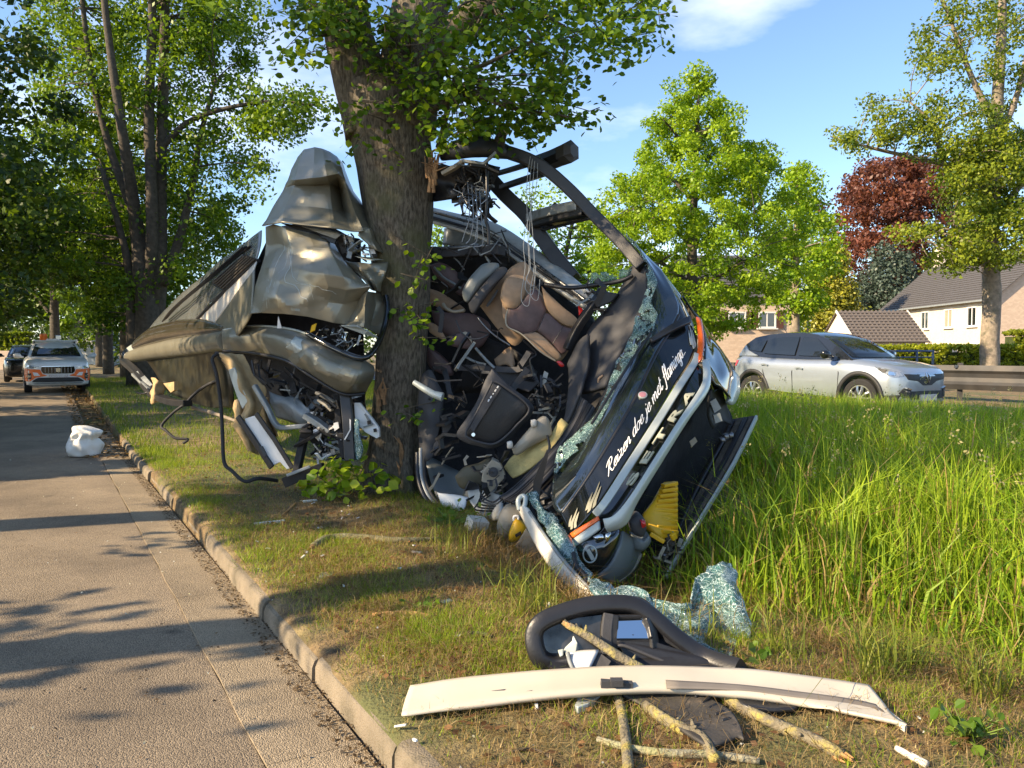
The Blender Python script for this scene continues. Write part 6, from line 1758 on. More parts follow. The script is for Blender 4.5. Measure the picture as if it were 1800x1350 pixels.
b2 = [[(1060, 912, 5.28), (1080, 905, 5.26), (1108, 872, 5.28), (1150, 806, 5.4), (1196, 734, 5.64), (1230, 682, 5.92), (1236, 660, 6.1), (1234, 634, 6.36)],
      [(1064, 928, 5.265), (1092, 914, 5.245), (1115, 876, 5.27), (1155, 812, 5.39), (1202, 738, 5.63), (1237, 686, 5.91), (1244, 660, 6.1), (1240, 632, 6.37)],
      [(1068, 935, 5.3), (1100, 922, 5.28), (1121, 881, 5.31), (1160, 817, 5.43), (1207, 742, 5.67), (1243, 690, 5.95), (1249, 660, 6.15), (1246, 630, 6.42)]]
patch("silver_band", b2, MAT['silver'], WR, 5, 4, thick=.01)
# corners, reflectors, lamps
patch("orange_reflector", [[(1224, 558, 6.84), (1228, 600, 6.62), (1224, 642, 6.42)], [(1229, 559, 6.82), (1234, 600, 6.58), (1230, 636, 6.4)], [(1233, 563, 6.82), (1237, 600, 6.6), (1234, 630, 6.4)]], MAT['orange'], WR, 4, 4, thick=.015)
patch("orange_reflector", [[(993, 944, 5.52), (1025, 924, 5.44), (1052, 907, 5.4)], [(995, 954, 5.5), (1026, 933, 5.42), (1054, 914, 5.38)]], MAT['orange'], WR, 4, 3, thick=.012)
patch("silver_strip", [[(996, 956, 5.5), (1026, 935, 5.42), (1054, 916, 5.38)], [(1004, 966, 5.46), (1032, 948, 5.38), (1055, 930, 5.34)]], MAT['silver'], WR, 4, 3, thick=.015)
sc_ = patch("side_corner", [
    [(1200, 520, 7.2), (1216, 545, 7.05), (1232, 566, 6.85), (1238, 600, 6.62), (1238, 632, 6.4), (1248, 662, 6.2), (1256, 676, 6.2)],
    [(1212, 538, 7.25), (1232, 572, 7.0), (1246, 600, 6.8), (1254, 630, 6.6), (1258, 655, 6.45), (1262, 672, 6.35), (1268, 682, 6.35)],
    [(1222, 552, 7.4), (1246, 588, 7.15), (1264, 612, 6.95), (1276, 636, 6.8), (1280, 656, 6.65), (1280, 672, 6.6), (1282, 700, 6.6)],
    [(1226, 556, 7.7), (1256, 600, 7.5), (1276, 628, 7.3), (1288, 648, 7.15), (1292, 660, 7.05), (1292, 680, 7.0), (1288, 706, 7.0)]],
    MAT['gloss'], WR, 5, 5, thick=.02)
vs, fs = tube(curve(PP([(1245 + 8 * math.cos(a_), 620 + 10 * math.sin(a_), 6.62 + .12 * math.cos(a_)) for a_ in np.linspace(0, 2 * math.pi, 12)]), 2), .006, 6); mesh("ring_mark", vs, fs, MAT['silver'], sc_, smooth_sh=True)
patch("corner_lip", [[(1282, 650, 6.9), (1290, 654, 6.95), (1297, 664, 7.05)], [(1284, 680, 6.75), (1292, 682, 6.8), (1298, 690, 6.95)], [(1278, 706, 6.62), (1284, 712, 6.66), (1290, 708, 6.8)]], MAT['silver'], WR, 4, 4, thick=.03)
patch("headlamp", [[(1246, 664, 6.3), (1262, 660, 6.5), (1276, 668, 6.7)], [(1252, 690, 6.35), (1266, 684, 6.55), (1280, 696, 6.7)]], MAT['windglass'], WR, 4, 4, thick=.02)
patch("wheel_arch_liner", [[(1244, 690, 6.3), (1262, 674, 6.6), (1278, 706, 6.8)], [(1240, 720, 6.35), (1268, 712, 6.7), (1282, 722, 6.8)], [(1250, 752, 6.5), (1272, 742, 6.7), (1286, 744, 6.8)]], MAT['rubber'], WR, 4, 4, crumple=(.03, 4))
prism("grey_bracket", D(6.35, (1248, 706), (1258, 700), (1268, 718), (1256, 726)), MAT['greymetal'], WR, .06)
prism("grey_bracket", D(6.3, (1254, 730), (1266, 726), (1270, 740), (1258, 744)), MAT['greymetal'], WR, .05)
hl = dome("headlamp_lens", D(5.42, (1011, 968), (1024, 950), (1046, 938), (1078, 928), (1091, 934), (1087, 955), (1072, 985), (1050, 1006), (1026, 1004)), MAT['windglass'], WR, .09, .04)
vs, fs = tube(curve(PP([(1037 + 12 * math.cos(a_), 974 + 15 * math.sin(a_), 5.32) for a_ in np.linspace(0, 2 * math.pi, 14)]), 2), .006, 6); mesh("lamp_ring", vs, fs, MAT['silver'], hl, smooth_sh=True)
prism("lamp_mark", D(5.318, (1030, 968), (1036, 964), (1046, 982), (1040, 986)), MAT['silver'], hl, .008)
for q in ([(1042, 944), (1056, 938), (1062, 946), (1048, 952)], [(1064, 938), (1074, 936), (1070, 950), (1062, 956)]):
    dome("reflector", [(a_, b_, 5.33) for a_, b_ in q], MAT['chrome'], hl, .02, .01)
patch("bumper_corner", [[(1092, 934, 5.5), (1110, 944, 5.6), (1126, 952, 5.8)], [(1086, 960, 5.42), (1106, 970, 5.52), (1124, 976, 5.75)], [(1072, 990, 5.4), (1096, 1000, 5.48), (1114, 1004, 5.7)], [(1048, 1012, 5.4), (1072, 1022, 5.46), (1086, 1028, 5.6)]], MAT['shell'], WR, 4, 4, thick=.03)
rod("bumper_edge", [(1126, 974, 5.7), (1112, 1000, 5.62), (1086, 1022, 5.52)], .016, MAT['beige'], WR)
dome("fog_lamp_box", D(5.5, (1106, 916), (1120, 904), (1133, 912), (1136, 930), (1128, 944), (1112, 936)), MAT['softgrey'], WR, .05, .12)
dome("red_cap", D(5.42, (1126, 916), (1133, 915), (1136, 924), (1129, 928)), MAT['red'], WR, .015)
dome("washer_tank", D(5.6, (1110, 940), (1128, 946), (1140, 940), (1144, 952), (1130, 968), (1112, 962)), MAT['shell'], WR, .06, .12)
# open luggage flap and the dark sheet behind it
patch("shade_backing", [[(1244, 680, 7.1), (1205, 740, 6.7), (1165, 810, 6.4), (1100, 915, 6.1)], [(1275, 720, 7.2), (1230, 800, 6.9), (1185, 880, 6.6), (1130, 970, 6.3)], [(1288, 750, 7.1), (1245, 850, 6.7), (1200, 930, 6.4), (1150, 1010, 6.1)]], dark, WR, 4, 4, crumple=(.04, 2), thick=.04)  # dark sheet standing in for the shade of the cavity
FL = [[(1284, 742, 6.95), (1240, 830, 6.5), (1192, 920, 6.1), (1150, 1008, 5.8)], [(1304, 738, 6.9), (1262, 826, 6.4), (1208, 920, 6.0), (1158, 1014, 5.72)], [(1328, 734, 6.85), (1288, 815, 6.35), (1228, 915, 5.92), (1168, 1018, 5.66)]]
fl = patch("luggage_flap", FL, MAT['rustdark'] if 'rustdark' in MAT else M("rusty_dark_steel", (.05, .04, .034), .7, .3, var=.4, vs=7, bump=.4, bs=30, col2=(.12, .085, .06), mixs=5, lo=.5, hi=.68), WR, 5, 4, crumple=(.02, 3), thick=.05)
for f_, m_, w_ in ((.12, 'black', .03), (.38, 'barkdark', .05), (.62, 'black', .04), (.82, 'barkdark', .03)):
    rw = [tuple(a_ + (b_ - a_) * f_ for a_, b_ in zip(p_, q_)) for p_, q_ in zip(FL[0], FL[2])]
    beam("flap_rib", [(a_, b_, d_ - .05) for a_, b_, d_ in rw], w_, .04, MAT[m_], fl, 3)
beam("flap_edge", [(1330, 733, 6.82), (1290, 815, 6.32), (1230, 915, 5.89), (1170, 1016, 5.63)], .02, .04, MAT['silver'], fl, 3, .003)
for px, py, d_ in ((1276, 768, 6.6), (1284, 766, 6.6), (1270, 774, 6.6)):
    dome("flap_latch", D(d_, (px - 5, py - 4), (px + 4, py - 6), (px + 6, py + 3), (px - 2, py + 6)), MAT['steel'], fl, .02)
rod("gas_strut", [(1270, 778, 6.55), (1220, 870, 6.1), (1186, 950, 5.8)], .012, blk, WR)
rod("torn_pipe", [(1268, 790, 6.7), (1252, 830, 6.6), (1225, 880, 6.3)], .02, MAT['barkdark'], WR)
scrap("flap_debris", [(1150, 990), (1185, 940), (1200, 960), (1170, 1020)], 30, 5.6, 5.9, .04, .16, ['barkdark', 'black', 'steel', 'beige'], 27, (.005, .02))
prism("number_tag", D(6.4, (1212, 776), (1222, 768), (1226, 776), (1216, 786)), MAT['beige'], WR, .01)
# layered rubbers and torn front edge
for k in range(8):
    o_ = k * 4.4
    rod("rubber_strip", [(878 + o_ * .9, 876 + o_ * .35, 6.3 - .03 * k), (905 + o_ * .85, 856 + o_ * .5, 6.34 - .03 * k), (950 + o_ * .8, 812 + o_ * .5, 6.45 - .03 * k), (985 + o_ * .6, 772 + o_ * .6, 6.6 - .03 * k), (1008 + o_ * .5, 735 + o_ * .7, 6.75 - .03 * k), (1022 + .8 * o_, 700 + o_ * .6, 6.9 - .03 * k)], .013 + .004 * (k % 3), [blk, MAT['rubber'], MAT['softgrey'], blk][k % 4], WR, n=6)
patch("torn_dash_edge", [[(935, 870, 6.25), (985, 820, 6.3), (1030, 750, 6.45)], [(950, 895, 6.1), (1000, 845, 6.1), (1050, 770, 6.2)], [(968, 920, 5.9), (1010, 870, 5.9), (1060, 800, 6.0)]], blk, WR, 4, 4, crumple=(.05, 3), seed=44)
prism("black_wedge", D(5.9, (938, 845), (962, 790), (964, 800), (950, 860), (948, 900), (958, 925), (950, 930), (936, 880)), blk, WR, .04)
for a_, b_ in (((965, 886, 5.85), (1022, 868, 5.75)), ((970, 868, 5.9), (1028, 846, 5.8)), ((985, 915, 5.75), (1010, 895, 5.68))):
    rod("wiper_motor_rod", [a_, b_], .014, MAT['softgrey'], WR, sm=1)
prism("hinge_plate", D(5.8, (1020, 838), (1040, 820), (1048, 830), (1032, 848), (1022, 848)), MAT['shell'], WR, .03, .004)
scrap("front_debris", [(950, 880), (1010, 850), (1030, 880), (990, 940), (965, 930)], 44, 5.75, 6.05, .05, .22, ['black', 'black', 'softgrey', 'greymetal', 'dark'], 29, (.006, .02))
patch("wiper_arm", [[(1142, 597, 6.55), (1165, 582, 6.65), (1190, 566, 6.7), (1212, 556, 6.8)], [(1146, 602, 6.52), (1168, 590, 6.6), (1194, 576, 6.65), (1214, 568, 6.75)]], blk, WR, 4, 3, thick=.03)
rod("wiper_blade", [(1040, 745, 6.0), (1080, 680, 6.2), (1120, 620, 6.45), (1144, 586, 6.6)], .012, blk, WR)
# jagged glass left along the screen's edge
JG = [[(970, 826, 6.08), (988, 800, 6.1), (1012, 770, 6.15), (1044, 722, 6.25), (1066, 684, 6.4), (1086, 640, 6.58), (1096, 618, 6.7), (1110, 590, 6.8), (1124, 560, 6.9), (1132, 520, 7.02), (1136, 480, 7.18), (1130, 450, 7.3), (1112, 426, 7.45), (1097, 408, 7.56)],
      [(978, 832, 6.02), (1000, 806, 6.04), (1026, 768, 6.08), (1056, 728, 6.18), (1082, 690, 6.32), (1104, 650, 6.5), (1118, 626, 6.6), (1132, 596, 6.7), (1142, 568, 6.8), (1150, 530, 6.92), (1152, 498, 7.06), (1142, 462, 7.24), (1120, 430, 7.42), (1100, 408, 7.55)],
      [(984, 838, 5.98), (1008, 812, 5.98), (1034, 778, 6.02), (1070, 728, 6.12), (1100, 694, 6.26), (1124, 654, 6.44), (1136, 622, 6.56), (1150, 592, 6.66), (1160, 560, 6.76), (1164, 536, 6.88), (1162, 506, 7.02), (1150, 470, 7.2), (1128, 434, 7.4), (1104, 408, 7.54)]]
JG[1] = [tuple(a_ + (b_ - a_) * .62 for a_, b_ in zip(p_, q_)) for p_, q_ in zip(JG[0], JG[1])]
JG[2] = [tuple(a_ + (b_ - a_) * (.62 + .3 * RD.random()) for a_, b_ in zip(p_, q_)) for p_, q_ in zip(JG[0], JG[2])]
patch("shattered_screen_edge", [[(a_ + RD.uniform(-8, 8), b_ + RD.uniform(-8, 8), d_ - .05) for a_, b_, d_ in r_] if i_ != 1 else [(a_, b_, d_ - .06) for a_, b_, d_ in r_] for i_, r_ in enumerate(JG)], MAT['shatter'], WR, 4, 4, .4, crumple=(.022, 6), thick=.008)
patch("side_window_rest", [[(1020, 480, 7.6), (1060, 478, 7.55), (1112, 470, 7.5)], [(1040, 500, 7.6), (1070, 496, 7.55), (1108, 486, 7.5)]], MAT['shatter'], WR, 4, 3, thick=.006)
# pale front pillar lying on the grass, with the sheet of screen glass still attached
patch("front_pillar", [[(912, 893, 5.95), (926, 922, 5.8), (946, 962, 5.55), (976, 1006, 5.25), (1006, 1036, 5.05), (1026, 1051, 4.92)], [(922, 890, 5.85), (938, 918, 5.7), (960, 956, 5.45), (990, 998, 5.15), (1022, 1030, 4.95), (1040, 1052, 4.85)], [(930, 900, 5.82), (946, 924, 5.68), (968, 956, 5.42), (998, 994, 5.14), (1030, 1026, 4.94), (1048, 1047, 4.84)]], MAT['cream'], WR, 5, 4, thick=.03)
rod("pillar_seam", [(930, 900, 5.78), (946, 924, 5.64), (968, 956, 5.38), (998, 994, 5.1), (1048, 1047, 4.8)], .012, MAT['greymetal'], WR)
rod("pillar_hook", [(913, 896, 5.9), (911, 880, 5.92), (918, 872, 5.94), (924, 876, 5.92), (922, 892, 5.88)], .02, MAT['silver'], WR)
rod("pillar_hook", [(924, 890, 5.95), (928, 876, 6.0), (936, 880, 5.98), (936, 900, 5.9), (944, 920, 5.8)], .022, MAT['rubber'], WR)
patch("hanging_glass", [[(927, 868, 6.0), (940, 893, 5.85), (950, 918, 5.7), (966, 946, 5.52), (985, 975, 5.34), (1008, 1003, 5.16), (1034, 1020, 5.04)], [(938, 862, 5.92), (948, 892, 5.78), (966, 912, 5.62), (984, 936, 5.44), (1000, 962, 5.3), (1018, 990, 5.14), (1040, 1014, 5.0)], [(948, 866, 5.95), (956, 890, 5.8), (978, 908, 5.66), (992, 930, 5.5), (1010, 962, 5.34), (1024, 984, 5.2), (1044, 1008, 5.04)]], MAT['shatter2'], WR, 4, 4, crumple=(.03, 6), thick=.008, seed=51)
ON_GROUND[0] = True
patch("hanging_glass", [[(1034, 1012, 4.560), (1062, 1030, 4.450), (1095, 1040, 4.350), (1135, 1048, 4.258), (1178, 1050, 4.268), (1205, 1028, 4.430), (1238, 990, 4.620), (1262, 974, 4.620), (1290, 985, 4.560)],
                         [(1040, 1032, 4.460), (1064, 1046, 4.360), (1096, 1058, 4.240), (1140, 1070, 4.150), (1185, 1080, 4.170), (1216, 1068, 4.276), (1250, 1040, 4.360), (1278, 1030, 4.360), (1304, 1030, 4.360)],
                         [(1046, 1046, 4.400), (1068, 1060, 4.300), (1100, 1080, 4.120), (1145, 1098, 4.002), (1190, 1112, 4.020), (1226, 1112, 4.116), (1258, 1106, 4.120), (1284, 1090, 4.140), (1300, 1080, 4.200)],
                         [(1052, 1052, 4.360), (1072, 1068, 4.260), (1106, 1092, 4.060), (1150, 1112, 3.933), (1196, 1130, 3.956), (1236, 1142, 4.000), (1262, 1146, 3.980), (1280, 1140, 4.000), (1292, 1120, 4.080)]], MAT['shatter2'], WR, 7, 7, crumple=(.065, 5), thick=.008, seed=55, creases=(16, .7, .13))
ON_GROUND[0] = False
rod("black_strap", [(1008, 972, 5.2), (1014, 996, 5.1), (1028, 1012, 5.0), (1030, 1030, 4.94)], .016, blk, WR)
# road-side clutter under the nose
prism("floor_tray", D(6.1, (906, 960), (925, 930), (955, 975), (985, 1020), (960, 1005), (930, 985)), MAT['beige'], WR, .03)

wc = thing("wheel_chock", P(1165, 940, 5.75), "bright yellow ribbed wheel chock inside the open luggage flap", "wheel chock")
patch("body", [[(1165, 850, 6.0), (1188, 848, 6.05)], [(1148, 882, 5.85), (1188, 882, 5.95)], [(1130, 912, 5.72), (1188, 915, 5.85)], [(1160, 948, 5.66), (1188, 944, 5.8)]], MAT['yellow'], wc, 3, 3, thick=.05)
for i in range(10):
    f = i / 9
    y_ = 850 + 80 * f
    x_ = 1166 - 33 * f if f < .75 else 1141 + (f - .75) * 90
    beam("rib", [(x_ - 1, y_ + 4, 5.92 - .22 * f), (1189, y_ - 1 + 6 * f, 5.98 - .18 * f)], .05, .028, MAT['yellow'], wc, 1, .006)
beam("foot", [(1143, 938, 5.6), (1168, 953, 5.56)], .03, .03, MAT['yellow'], wc, 1)
beam("foot", [(1180, 946, 5.6), (1188, 940, 5.62)], .03, .05, MAT['yellow'], wc, 1)
# ================================================================== CARS
MAT['carsilver'] = M("silver_car_paint", (.34, .385, .43), .30, .6, var=.03, coat=.8)
MAT['carwhite'] = M("white_car_paint", (.74, .74, .72), .3, 0, var=.03, coat=.6)
MAT['cardark'] = M("dark_car_paint", (.012, .014, .018), .2, .3, var=.05, coat=.8)
MAT['carorange'] = M("orange_reflective_film", (.85, .16, .02), .4, 0, var=.05)
MAT['tyre'] = M("tyre_rubber", (.017, .017, .018), .85, var=.2, bump=.2)
MAT['alloy'] = M("alloy_rim", (.55, .56, .57), .28, .9, var=.05)
MAT['cladding'] = M("black_cladding", (.02, .021, .023), .6, var=.1)
MAT['carglass'] = M("car_window", (.010, .013, .016), .03, 0, var=.05, coat=.25, spec=.6)
MAT['plate'] = M("number_plate", (.62, .60, .57), .5, 0, var=.05, col2=(.35, .12, .11), mixs=60, lo=.52, hi=.6)
MAT['lampglass'] = M("headlamp_glass", (.30, .32, .34), .06, .6, var=.2, vs=25, coat=1)
MAT['amber'] = M("amber_beacon", (.9, .18, .02), .25, 0, var=.05, coat=.5)

class Car:
    k = (1.0, 1.0)
    def __init__(s, loc, ang, stations, base_prof, axles, wr, paint, roofpaint, name, label, group=None):
        """stations: (x, z_bottom, z_belt, half width), nose first; base_prof: greenhouse profile front to rear (x, z)"""
        s.t = thing(name, loc, label, "car", group)
        s.o = Vector(loc); s.rot = Matrix.Rotation(ang, 3, 'Z')
        s.st = stations; s.gp = base_prof; s.paint = paint
        s.axles, s.wr = axles, wr
        xs = [q[0] for q in stations]
        s.x0, s.x1 = xs[-1], xs[0]
    def w(s, p):
        return s.o + s.rot @ Vector((p[0] * s.k[0], p[1], p[2] * s.k[1]))
    def at(s, x, i):
        xs = [q[0] for q in s.st][::-1]; ys = [q[i] for q in s.st][::-1]
        return float(np.interp(x, xs, ys))
    def sec(s, x):
        zb, zt, w = s.at(x, 1), s.at(x, 2), s.at(x, 3)
        h = zt - zb
        return [(0, zb), (w * .78, zb), (w * .95, zb + .05), (w * .985, zb + h * .22), (w, zb + h * .42), (w * .992, zb + h * .62), (w * .985, zb + h * .74), (w * .96, zb + h * .88), (w * .92, zb + h * .95), (w * .84, zt), (w * .5, zt + .022), (0, zt + .03)]
    def side(s, x, z):
        q = s.sec(x)[2:10]
        return float(np.interp(z, [a[1] for a in q], [a[0] for a in q]))
    def gside(s, x, z):
        wb = s.at(x, 3) * .86; zb = s.at(x, 2); zr = max(p[1] for p in s.gp)
        wr_ = min(wb * .76, .62)
        f = min(max((z - zb) / (zr - zb), 0), 1)
        return wb + (wr_ - wb) * f ** 1.25
    def body(s):
        n = 64
        fr_ = np.linspace(0, 1, n)
        fr_ = .5 - .5 * np.cos(fr_ * math.pi)
        xs = [float(q) for q in s.x0 + (s.x1 - s.x0) * fr_]
        secs = [s.sec(x) for x in xs]
        vs, fs = [], []
        k = len(secs[0])
        full = 2 * k - 2
        for x, q in zip(xs, secs):
            ring = [(y, z) for y, z in q] + [(-y, z) for y, z in q[-2:0:-1]]
            vs += [s.w((x, y, z)) for y, z in ring]
        for i in range(n - 1):
            for j in range(full):
                fs.append([i * full + j, i * full + (j + 1) % full, (i + 1) * full + (j + 1) % full, (i + 1) * full + j])
        fs += [list(range(full))[::-1], [(n - 1) * full + j for j in range(full)]]
        o = mesh("body", vs, fs, s.paint, s.t, smooth_sh=True)
        bb = bmesh.new(); bb.from_mesh(o.data); bmesh.ops.recalc_face_normals(bb, faces=bb.faces); bb.to_mesh(o.data); bb.free()
        # wheel openings
        for ax in s.axles:
            for sd in (-1, 1):
                y = s.at(ax, 3)
                v2, f2 = tube([s.w((ax, sd * (y - .26), s.wr)), s.w((ax, sd * (y + .3), s.wr))], s.wr + .06, 28)
                c = mesh("cut", v2, f2, s.paint, None)
                md = o.modifiers.new("b", 'BOOLEAN'); md.operation = 'DIFFERENCE'; md.object = c; md.solver = 'EXACT'
                dg = bpy.context.evaluated_depsgraph_get(); dg.update()
                nm = bpy.data.meshes.new_from_object(o.evaluated_get(dg))
                o.modifiers.clear(); o.data = nm
                bpy.data.objects.remove(c)
        o.data.polygons.foreach_set("use_smooth", [True] * len(o.data.polygons))
        o.data.set_sharp_from_angle(angle=rad(40))
        s.b = o
        return o
    def greenhouse(s, m):
        vs, fs = [], []
        prof = s.gp
        k = 9
        for x, z in prof:
            w = s.gside(x, z)
            crown = .03 if z > s.at(x, 2) + .3 else 0.0
            for j in range(k):
                f = -1 + 2 * j / (k - 1)
                vs.append(s.w((x + .05 * (1 - f * f) * (1 if x > 0 else -.5), w * f, z + crown * (1 - f * f))))
        n = len(prof)
        for i in range(n - 1):
            for j in range(k - 1):
                fs.append([i * k + j, i * k + j + 1, (i + 1) * k + j + 1, (i + 1) * k + j])
        for j in (0, k - 1):
            ids = [i * k + j for i in range(n)]
            base = []
            for x, z in prof[::-1]:
                zb = s.at(x, 2) - .02
                base.append(len(vs)); vs.append(s.w((x, (-1 if j == 0 else 1) * s.gside(x, zb), min(zb, z))))
            b2 = base[::-1]
            for i in range(n - 1):
                fs.append([ids[i], ids[i + 1], b2[i + 1], b2[i]])
        o = mesh("roof", vs, fs, m, s.t, smooth_sh=True, angle=35)
        bb = bmesh.new(); bb.from_mesh(o.data); bmesh.ops.remove_doubles(bb, verts=bb.verts, dist=.0005); bmesh.ops.recalc_face_normals(bb, faces=bb.faces); bb.to_mesh(o.data); bb.free()
        return o
    def lay(s, name, pts2, fn, m, par, step=.07):
        """a thin piece cut finely enough to follow the curved body; pts2 are (a, b), fn maps them to a point"""
        bm = bmesh.new()
        bm.faces.new([bm.verts.new((p.x, p.y, 0)) for p in pts2])
        for ax in (0, 1):
            lo, hi = min(p[ax] for p in pts2), max(p[ax] for p in pts2)
            n = int((hi - lo) / step)
            for k in range(1, n + 1):
                c = [0, 0, 0]; c[ax] = lo + (hi - lo) * k / (n + 1)
                d = [0, 0, 0]; d[ax] = 1
                bmesh.ops.bisect_plane(bm, geom=list(bm.verts) + list(bm.edges) + list(bm.faces), plane_co=c, plane_no=d)
        bmesh.ops.triangulate(bm, faces=bm.faces)
        bm.verts.index_update()
        top = [fn(v.co.x, v.co.y, 1) for v in bm.verts]; bot = [fn(v.co.x, v.co.y, 0) for v in bm.verts]
        k = len(top)
        fs = [[v.index for v in f.verts] for f in bm.faces]
        fs2 = [[i + k for i in reversed(f)] for f in fs]
        rim = [[e.verts[0].index, e.verts[1].index, e.verts[1].index + k, e.verts[0].index + k] for e in bm.edges if e.is_boundary]
        bm.free()
        o = mesh(name, top + bot, fs + fs2 + rim, m, par)
        bb = bmesh.new(); bb.from_mesh(o.data); bmesh.ops.recalc_face_normals(bb, faces=bb.faces); bb.to_mesh(o.data); bb.free()
        return o
    def panel(s, name, outline, m, sd=1, off=.006, par=None, g=False, thick=.008, sub_=4):
        """a thin piece lying on the car's side; outline in (x, z)"""
        pts = curve([Vector((x, z, 0)) for x, z in outline] + [Vector((outline[0][0], outline[0][1], 0))], sub_, .12)[:-1]
        f = s.gside if g else s.side
        return s.lay(name, pts, lambda x, z, e: s.w((x, sd * (f(x, z) + (off if e else -.012)), z)), m, par or s.t, .12)
    def strip(s, name, line, w, m, sd=1, off=.008, par=None, g=False):
        f = s.gside if g else s.side
        vs, fs = bar([s.w((x, sd * (f(x, z) + off), z)) for x, z in line], w, w)
        return mesh(name, vs, fs, m, par or s.t)
    def front_x(s, y, z):
        """where the nose surface is at height z and offset y"""
        lo, hi = s.x1 - 1.0, s.x1
        for _ in range(24):
            md = (lo + hi) / 2
            zb, zt = s.at(md, 1), s.at(md, 2)
            inside = zb <= z <= zt + .03 and s.side(md, z) >= abs(y) if z < zt else False
            if inside: lo = md
            else: hi = md
        return lo
    def front(s, name, outline, m, off=.008, par=None, sub_=3, thick=.02):
        pts = curve([Vector((y, z, 0)) for y, z in outline] + [Vector((*outline[0], 0))], sub_, .12)[:-1]
        return s.lay(name, pts, lambda y, z, e: s.w((s.front_x(y, z) + (off + .004 if e else -thick), y, z)), m, par or s.t)
    def screen(s, x0, z0, x1, z1, m, name="windscreen", inset=.07):
        rows = []
        d = Vector((x1 - x0, 0, z1 - z0)).normalized(); nr = Vector((-d.z, 0, d.x))
        if nr.x * (1 if x0 > 0 else -1) < 0: nr = -nr
        for f in np.linspace(.05, .95, 6):
            z = z0 + (z1 - z0) * f
            h_ = [q for q in s.gp if (q[0] > -.3) == (x0 > 0)]
            h_ = sorted(h_, key=lambda q: q[1])
            x = float(np.interp(z, [q[1] for q in h_], [q[0] for q in h_]))
            w = s.gside(x, z) - inset
            rows.append([s.w((x + nr.x * .012 + .05 * (1 - u * u) * (1 if x0 > 0 else -.5), w * u, z + nr.z * .012)) for u in np.linspace(-1, 1, 9)])
        vs, fs = grid_faces(rows)
        return mesh(name, vs, fs, m, s.t, smooth_sh=True, thick=.006)
    def wheels(s, rim_m, spokes=5, split=True):
        for ax in s.axles:
            for sd in (-1, 1):
                y = s.at(ax, 3) - .01
                r = s.wr
                c = s.w((ax, sd * y, r))
                out = (s.rot @ Vector((0, sd, 0)))
                prof = [(-.22, r * .62), (-.22, r * .93), (-.20, r * .985), (-.14, r), (-.06, r), (-.015, r * .975), (0, r * .92), (-.006, r * .70), (-.03, r * .66)]
                n = 36
                vs, fs = [], []
                ex, ez = s.rot @ Vector((1, 0, 0)), Vector((0, 0, 1))
                for a_, q in prof:
                    for j in range(n):
                        th = 2 * math.pi * j / n
                        vs.append(c + out * a_ + (ex * math.cos(th) + ez * math.sin(th)) * q)
                for i in range(len(prof) - 1):
                    for j in range(n):
                        fs.append([i * n + j, i * n + (j + 1) % n, (i + 1) * n + (j + 1) % n, (i + 1) * n + j])
                w_ = mesh("wheel", vs, fs, MAT['tyre'], s.t, smooth_sh=True, angle=40)
                rb = MB()
                vv, ff = [], []
                for a_, q in ((-.025, r * .68), (-.012, r * .665), (-.012, r * .61), (-.06, r * .59)):
                    for j in range(n):
                        th = 2 * math.pi * j / n
                        vv.append(c + out * a_ + (ex * math.cos(th) + ez * math.sin(th)) * q)
                for i in range(3):
                    for j in range(n):
                        ff.append([i * n + j, i * n + (j + 1) % n, (i + 1) * n + (j + 1) % n, (i + 1) * n + j])
                rb.add(vv, ff)
                for k in range(spokes):
                    for e in ((-.16, .16) if split else (0,)):
                        th = 2 * math.pi * k / spokes + .3
                        a0 = (ex * math.cos(th + e * .5) + ez * math.sin(th + e * .5)) * r * .14
                        a1 = (ex * math.cos(th + e * 1.9) + ez * math.sin(th + e * 1.9)) * r * .44
                        a2 = (ex * math.cos(th + e * 1.5) + ez * math.sin(th + e * 1.5)) * r * .62
                        rb.add(*bar([c + out * -.015 + a0, c + out * -.005 + a1, c + out * -.015 + a2], .035, .03))
                rb.add(*tube([c + out * -.03, c + out * .0], .05, 14))
                rb.obj("rim", rim_m, w_)
                mesh("rim_back", *tube([c + out * -.12, c + out * -.07], r * .62, 24), MAT['tyre'], w_)
    def arch(s, m, width=.07, sides=(1,)):
        for ax in s.axles:
            for sd in sides:
                vs, fs = [], []
                r0, r1 = s.wr + .045, s.wr + .045 + width
                th = np.linspace(-.15, math.pi + .15, 26)
                for t_ in th:
                    for r in (r0, r1):
                        x, z = ax + r * math.cos(t_), s.wr + r * math.sin(t_)
                        z = max(z, s.at(x, 1))
                        vs.append(s.w((x, sd * (s.side(x, z) + .012), z)))
                for i in range(len(th) - 1):
                    fs.append([2 * i, 2 * i + 1, 2 * i + 3, 2 * i + 2])
                mesh("wheel_arch", vs, fs, m, s.t, smooth_sh=True, thick=.02)

# ---- silver crossover on the main road (shows its right side, nose to the right)
cx, cy = P(1462, 700, 15.7).x, 15.7
HEAD = math.atan2(-CA, SA)
cap = Car((cx, cy, .402), HEAD,
    [(2.06, .34, .74, .42), (2.03, .27, .80, .60), (1.96, .23, .86, .72), (1.80, .20, .925, .81), (1.5, .19, .985, .86), (1.15, .19, 1.03, .883), (.85, .19, 1.05, .888), (0, .19, 1.045, .89), (-.9, .19, 1.07, .89), (-1.4, .21, 1.10, .88), (-1.75, .24, 1.12, .85), (-1.95, .28, 1.08, .78), (-2.03, .32, 1.0, .68), (-2.06, .38, .92, .55)],
    [(1.02, 1.05), (.72, 1.24), (.40, 1.415), (.10, 1.515), (-.25, 1.555), (-.7, 1.56), (-1.15, 1.535), (-1.5, 1.485), (-1.72, 1.35), (-1.92, 1.14)],
    (1.25, -1.355), .362, MAT['carsilver'], MAT['cardark'], "parked_car", "silver crossover car with black roof stopped on the main road")
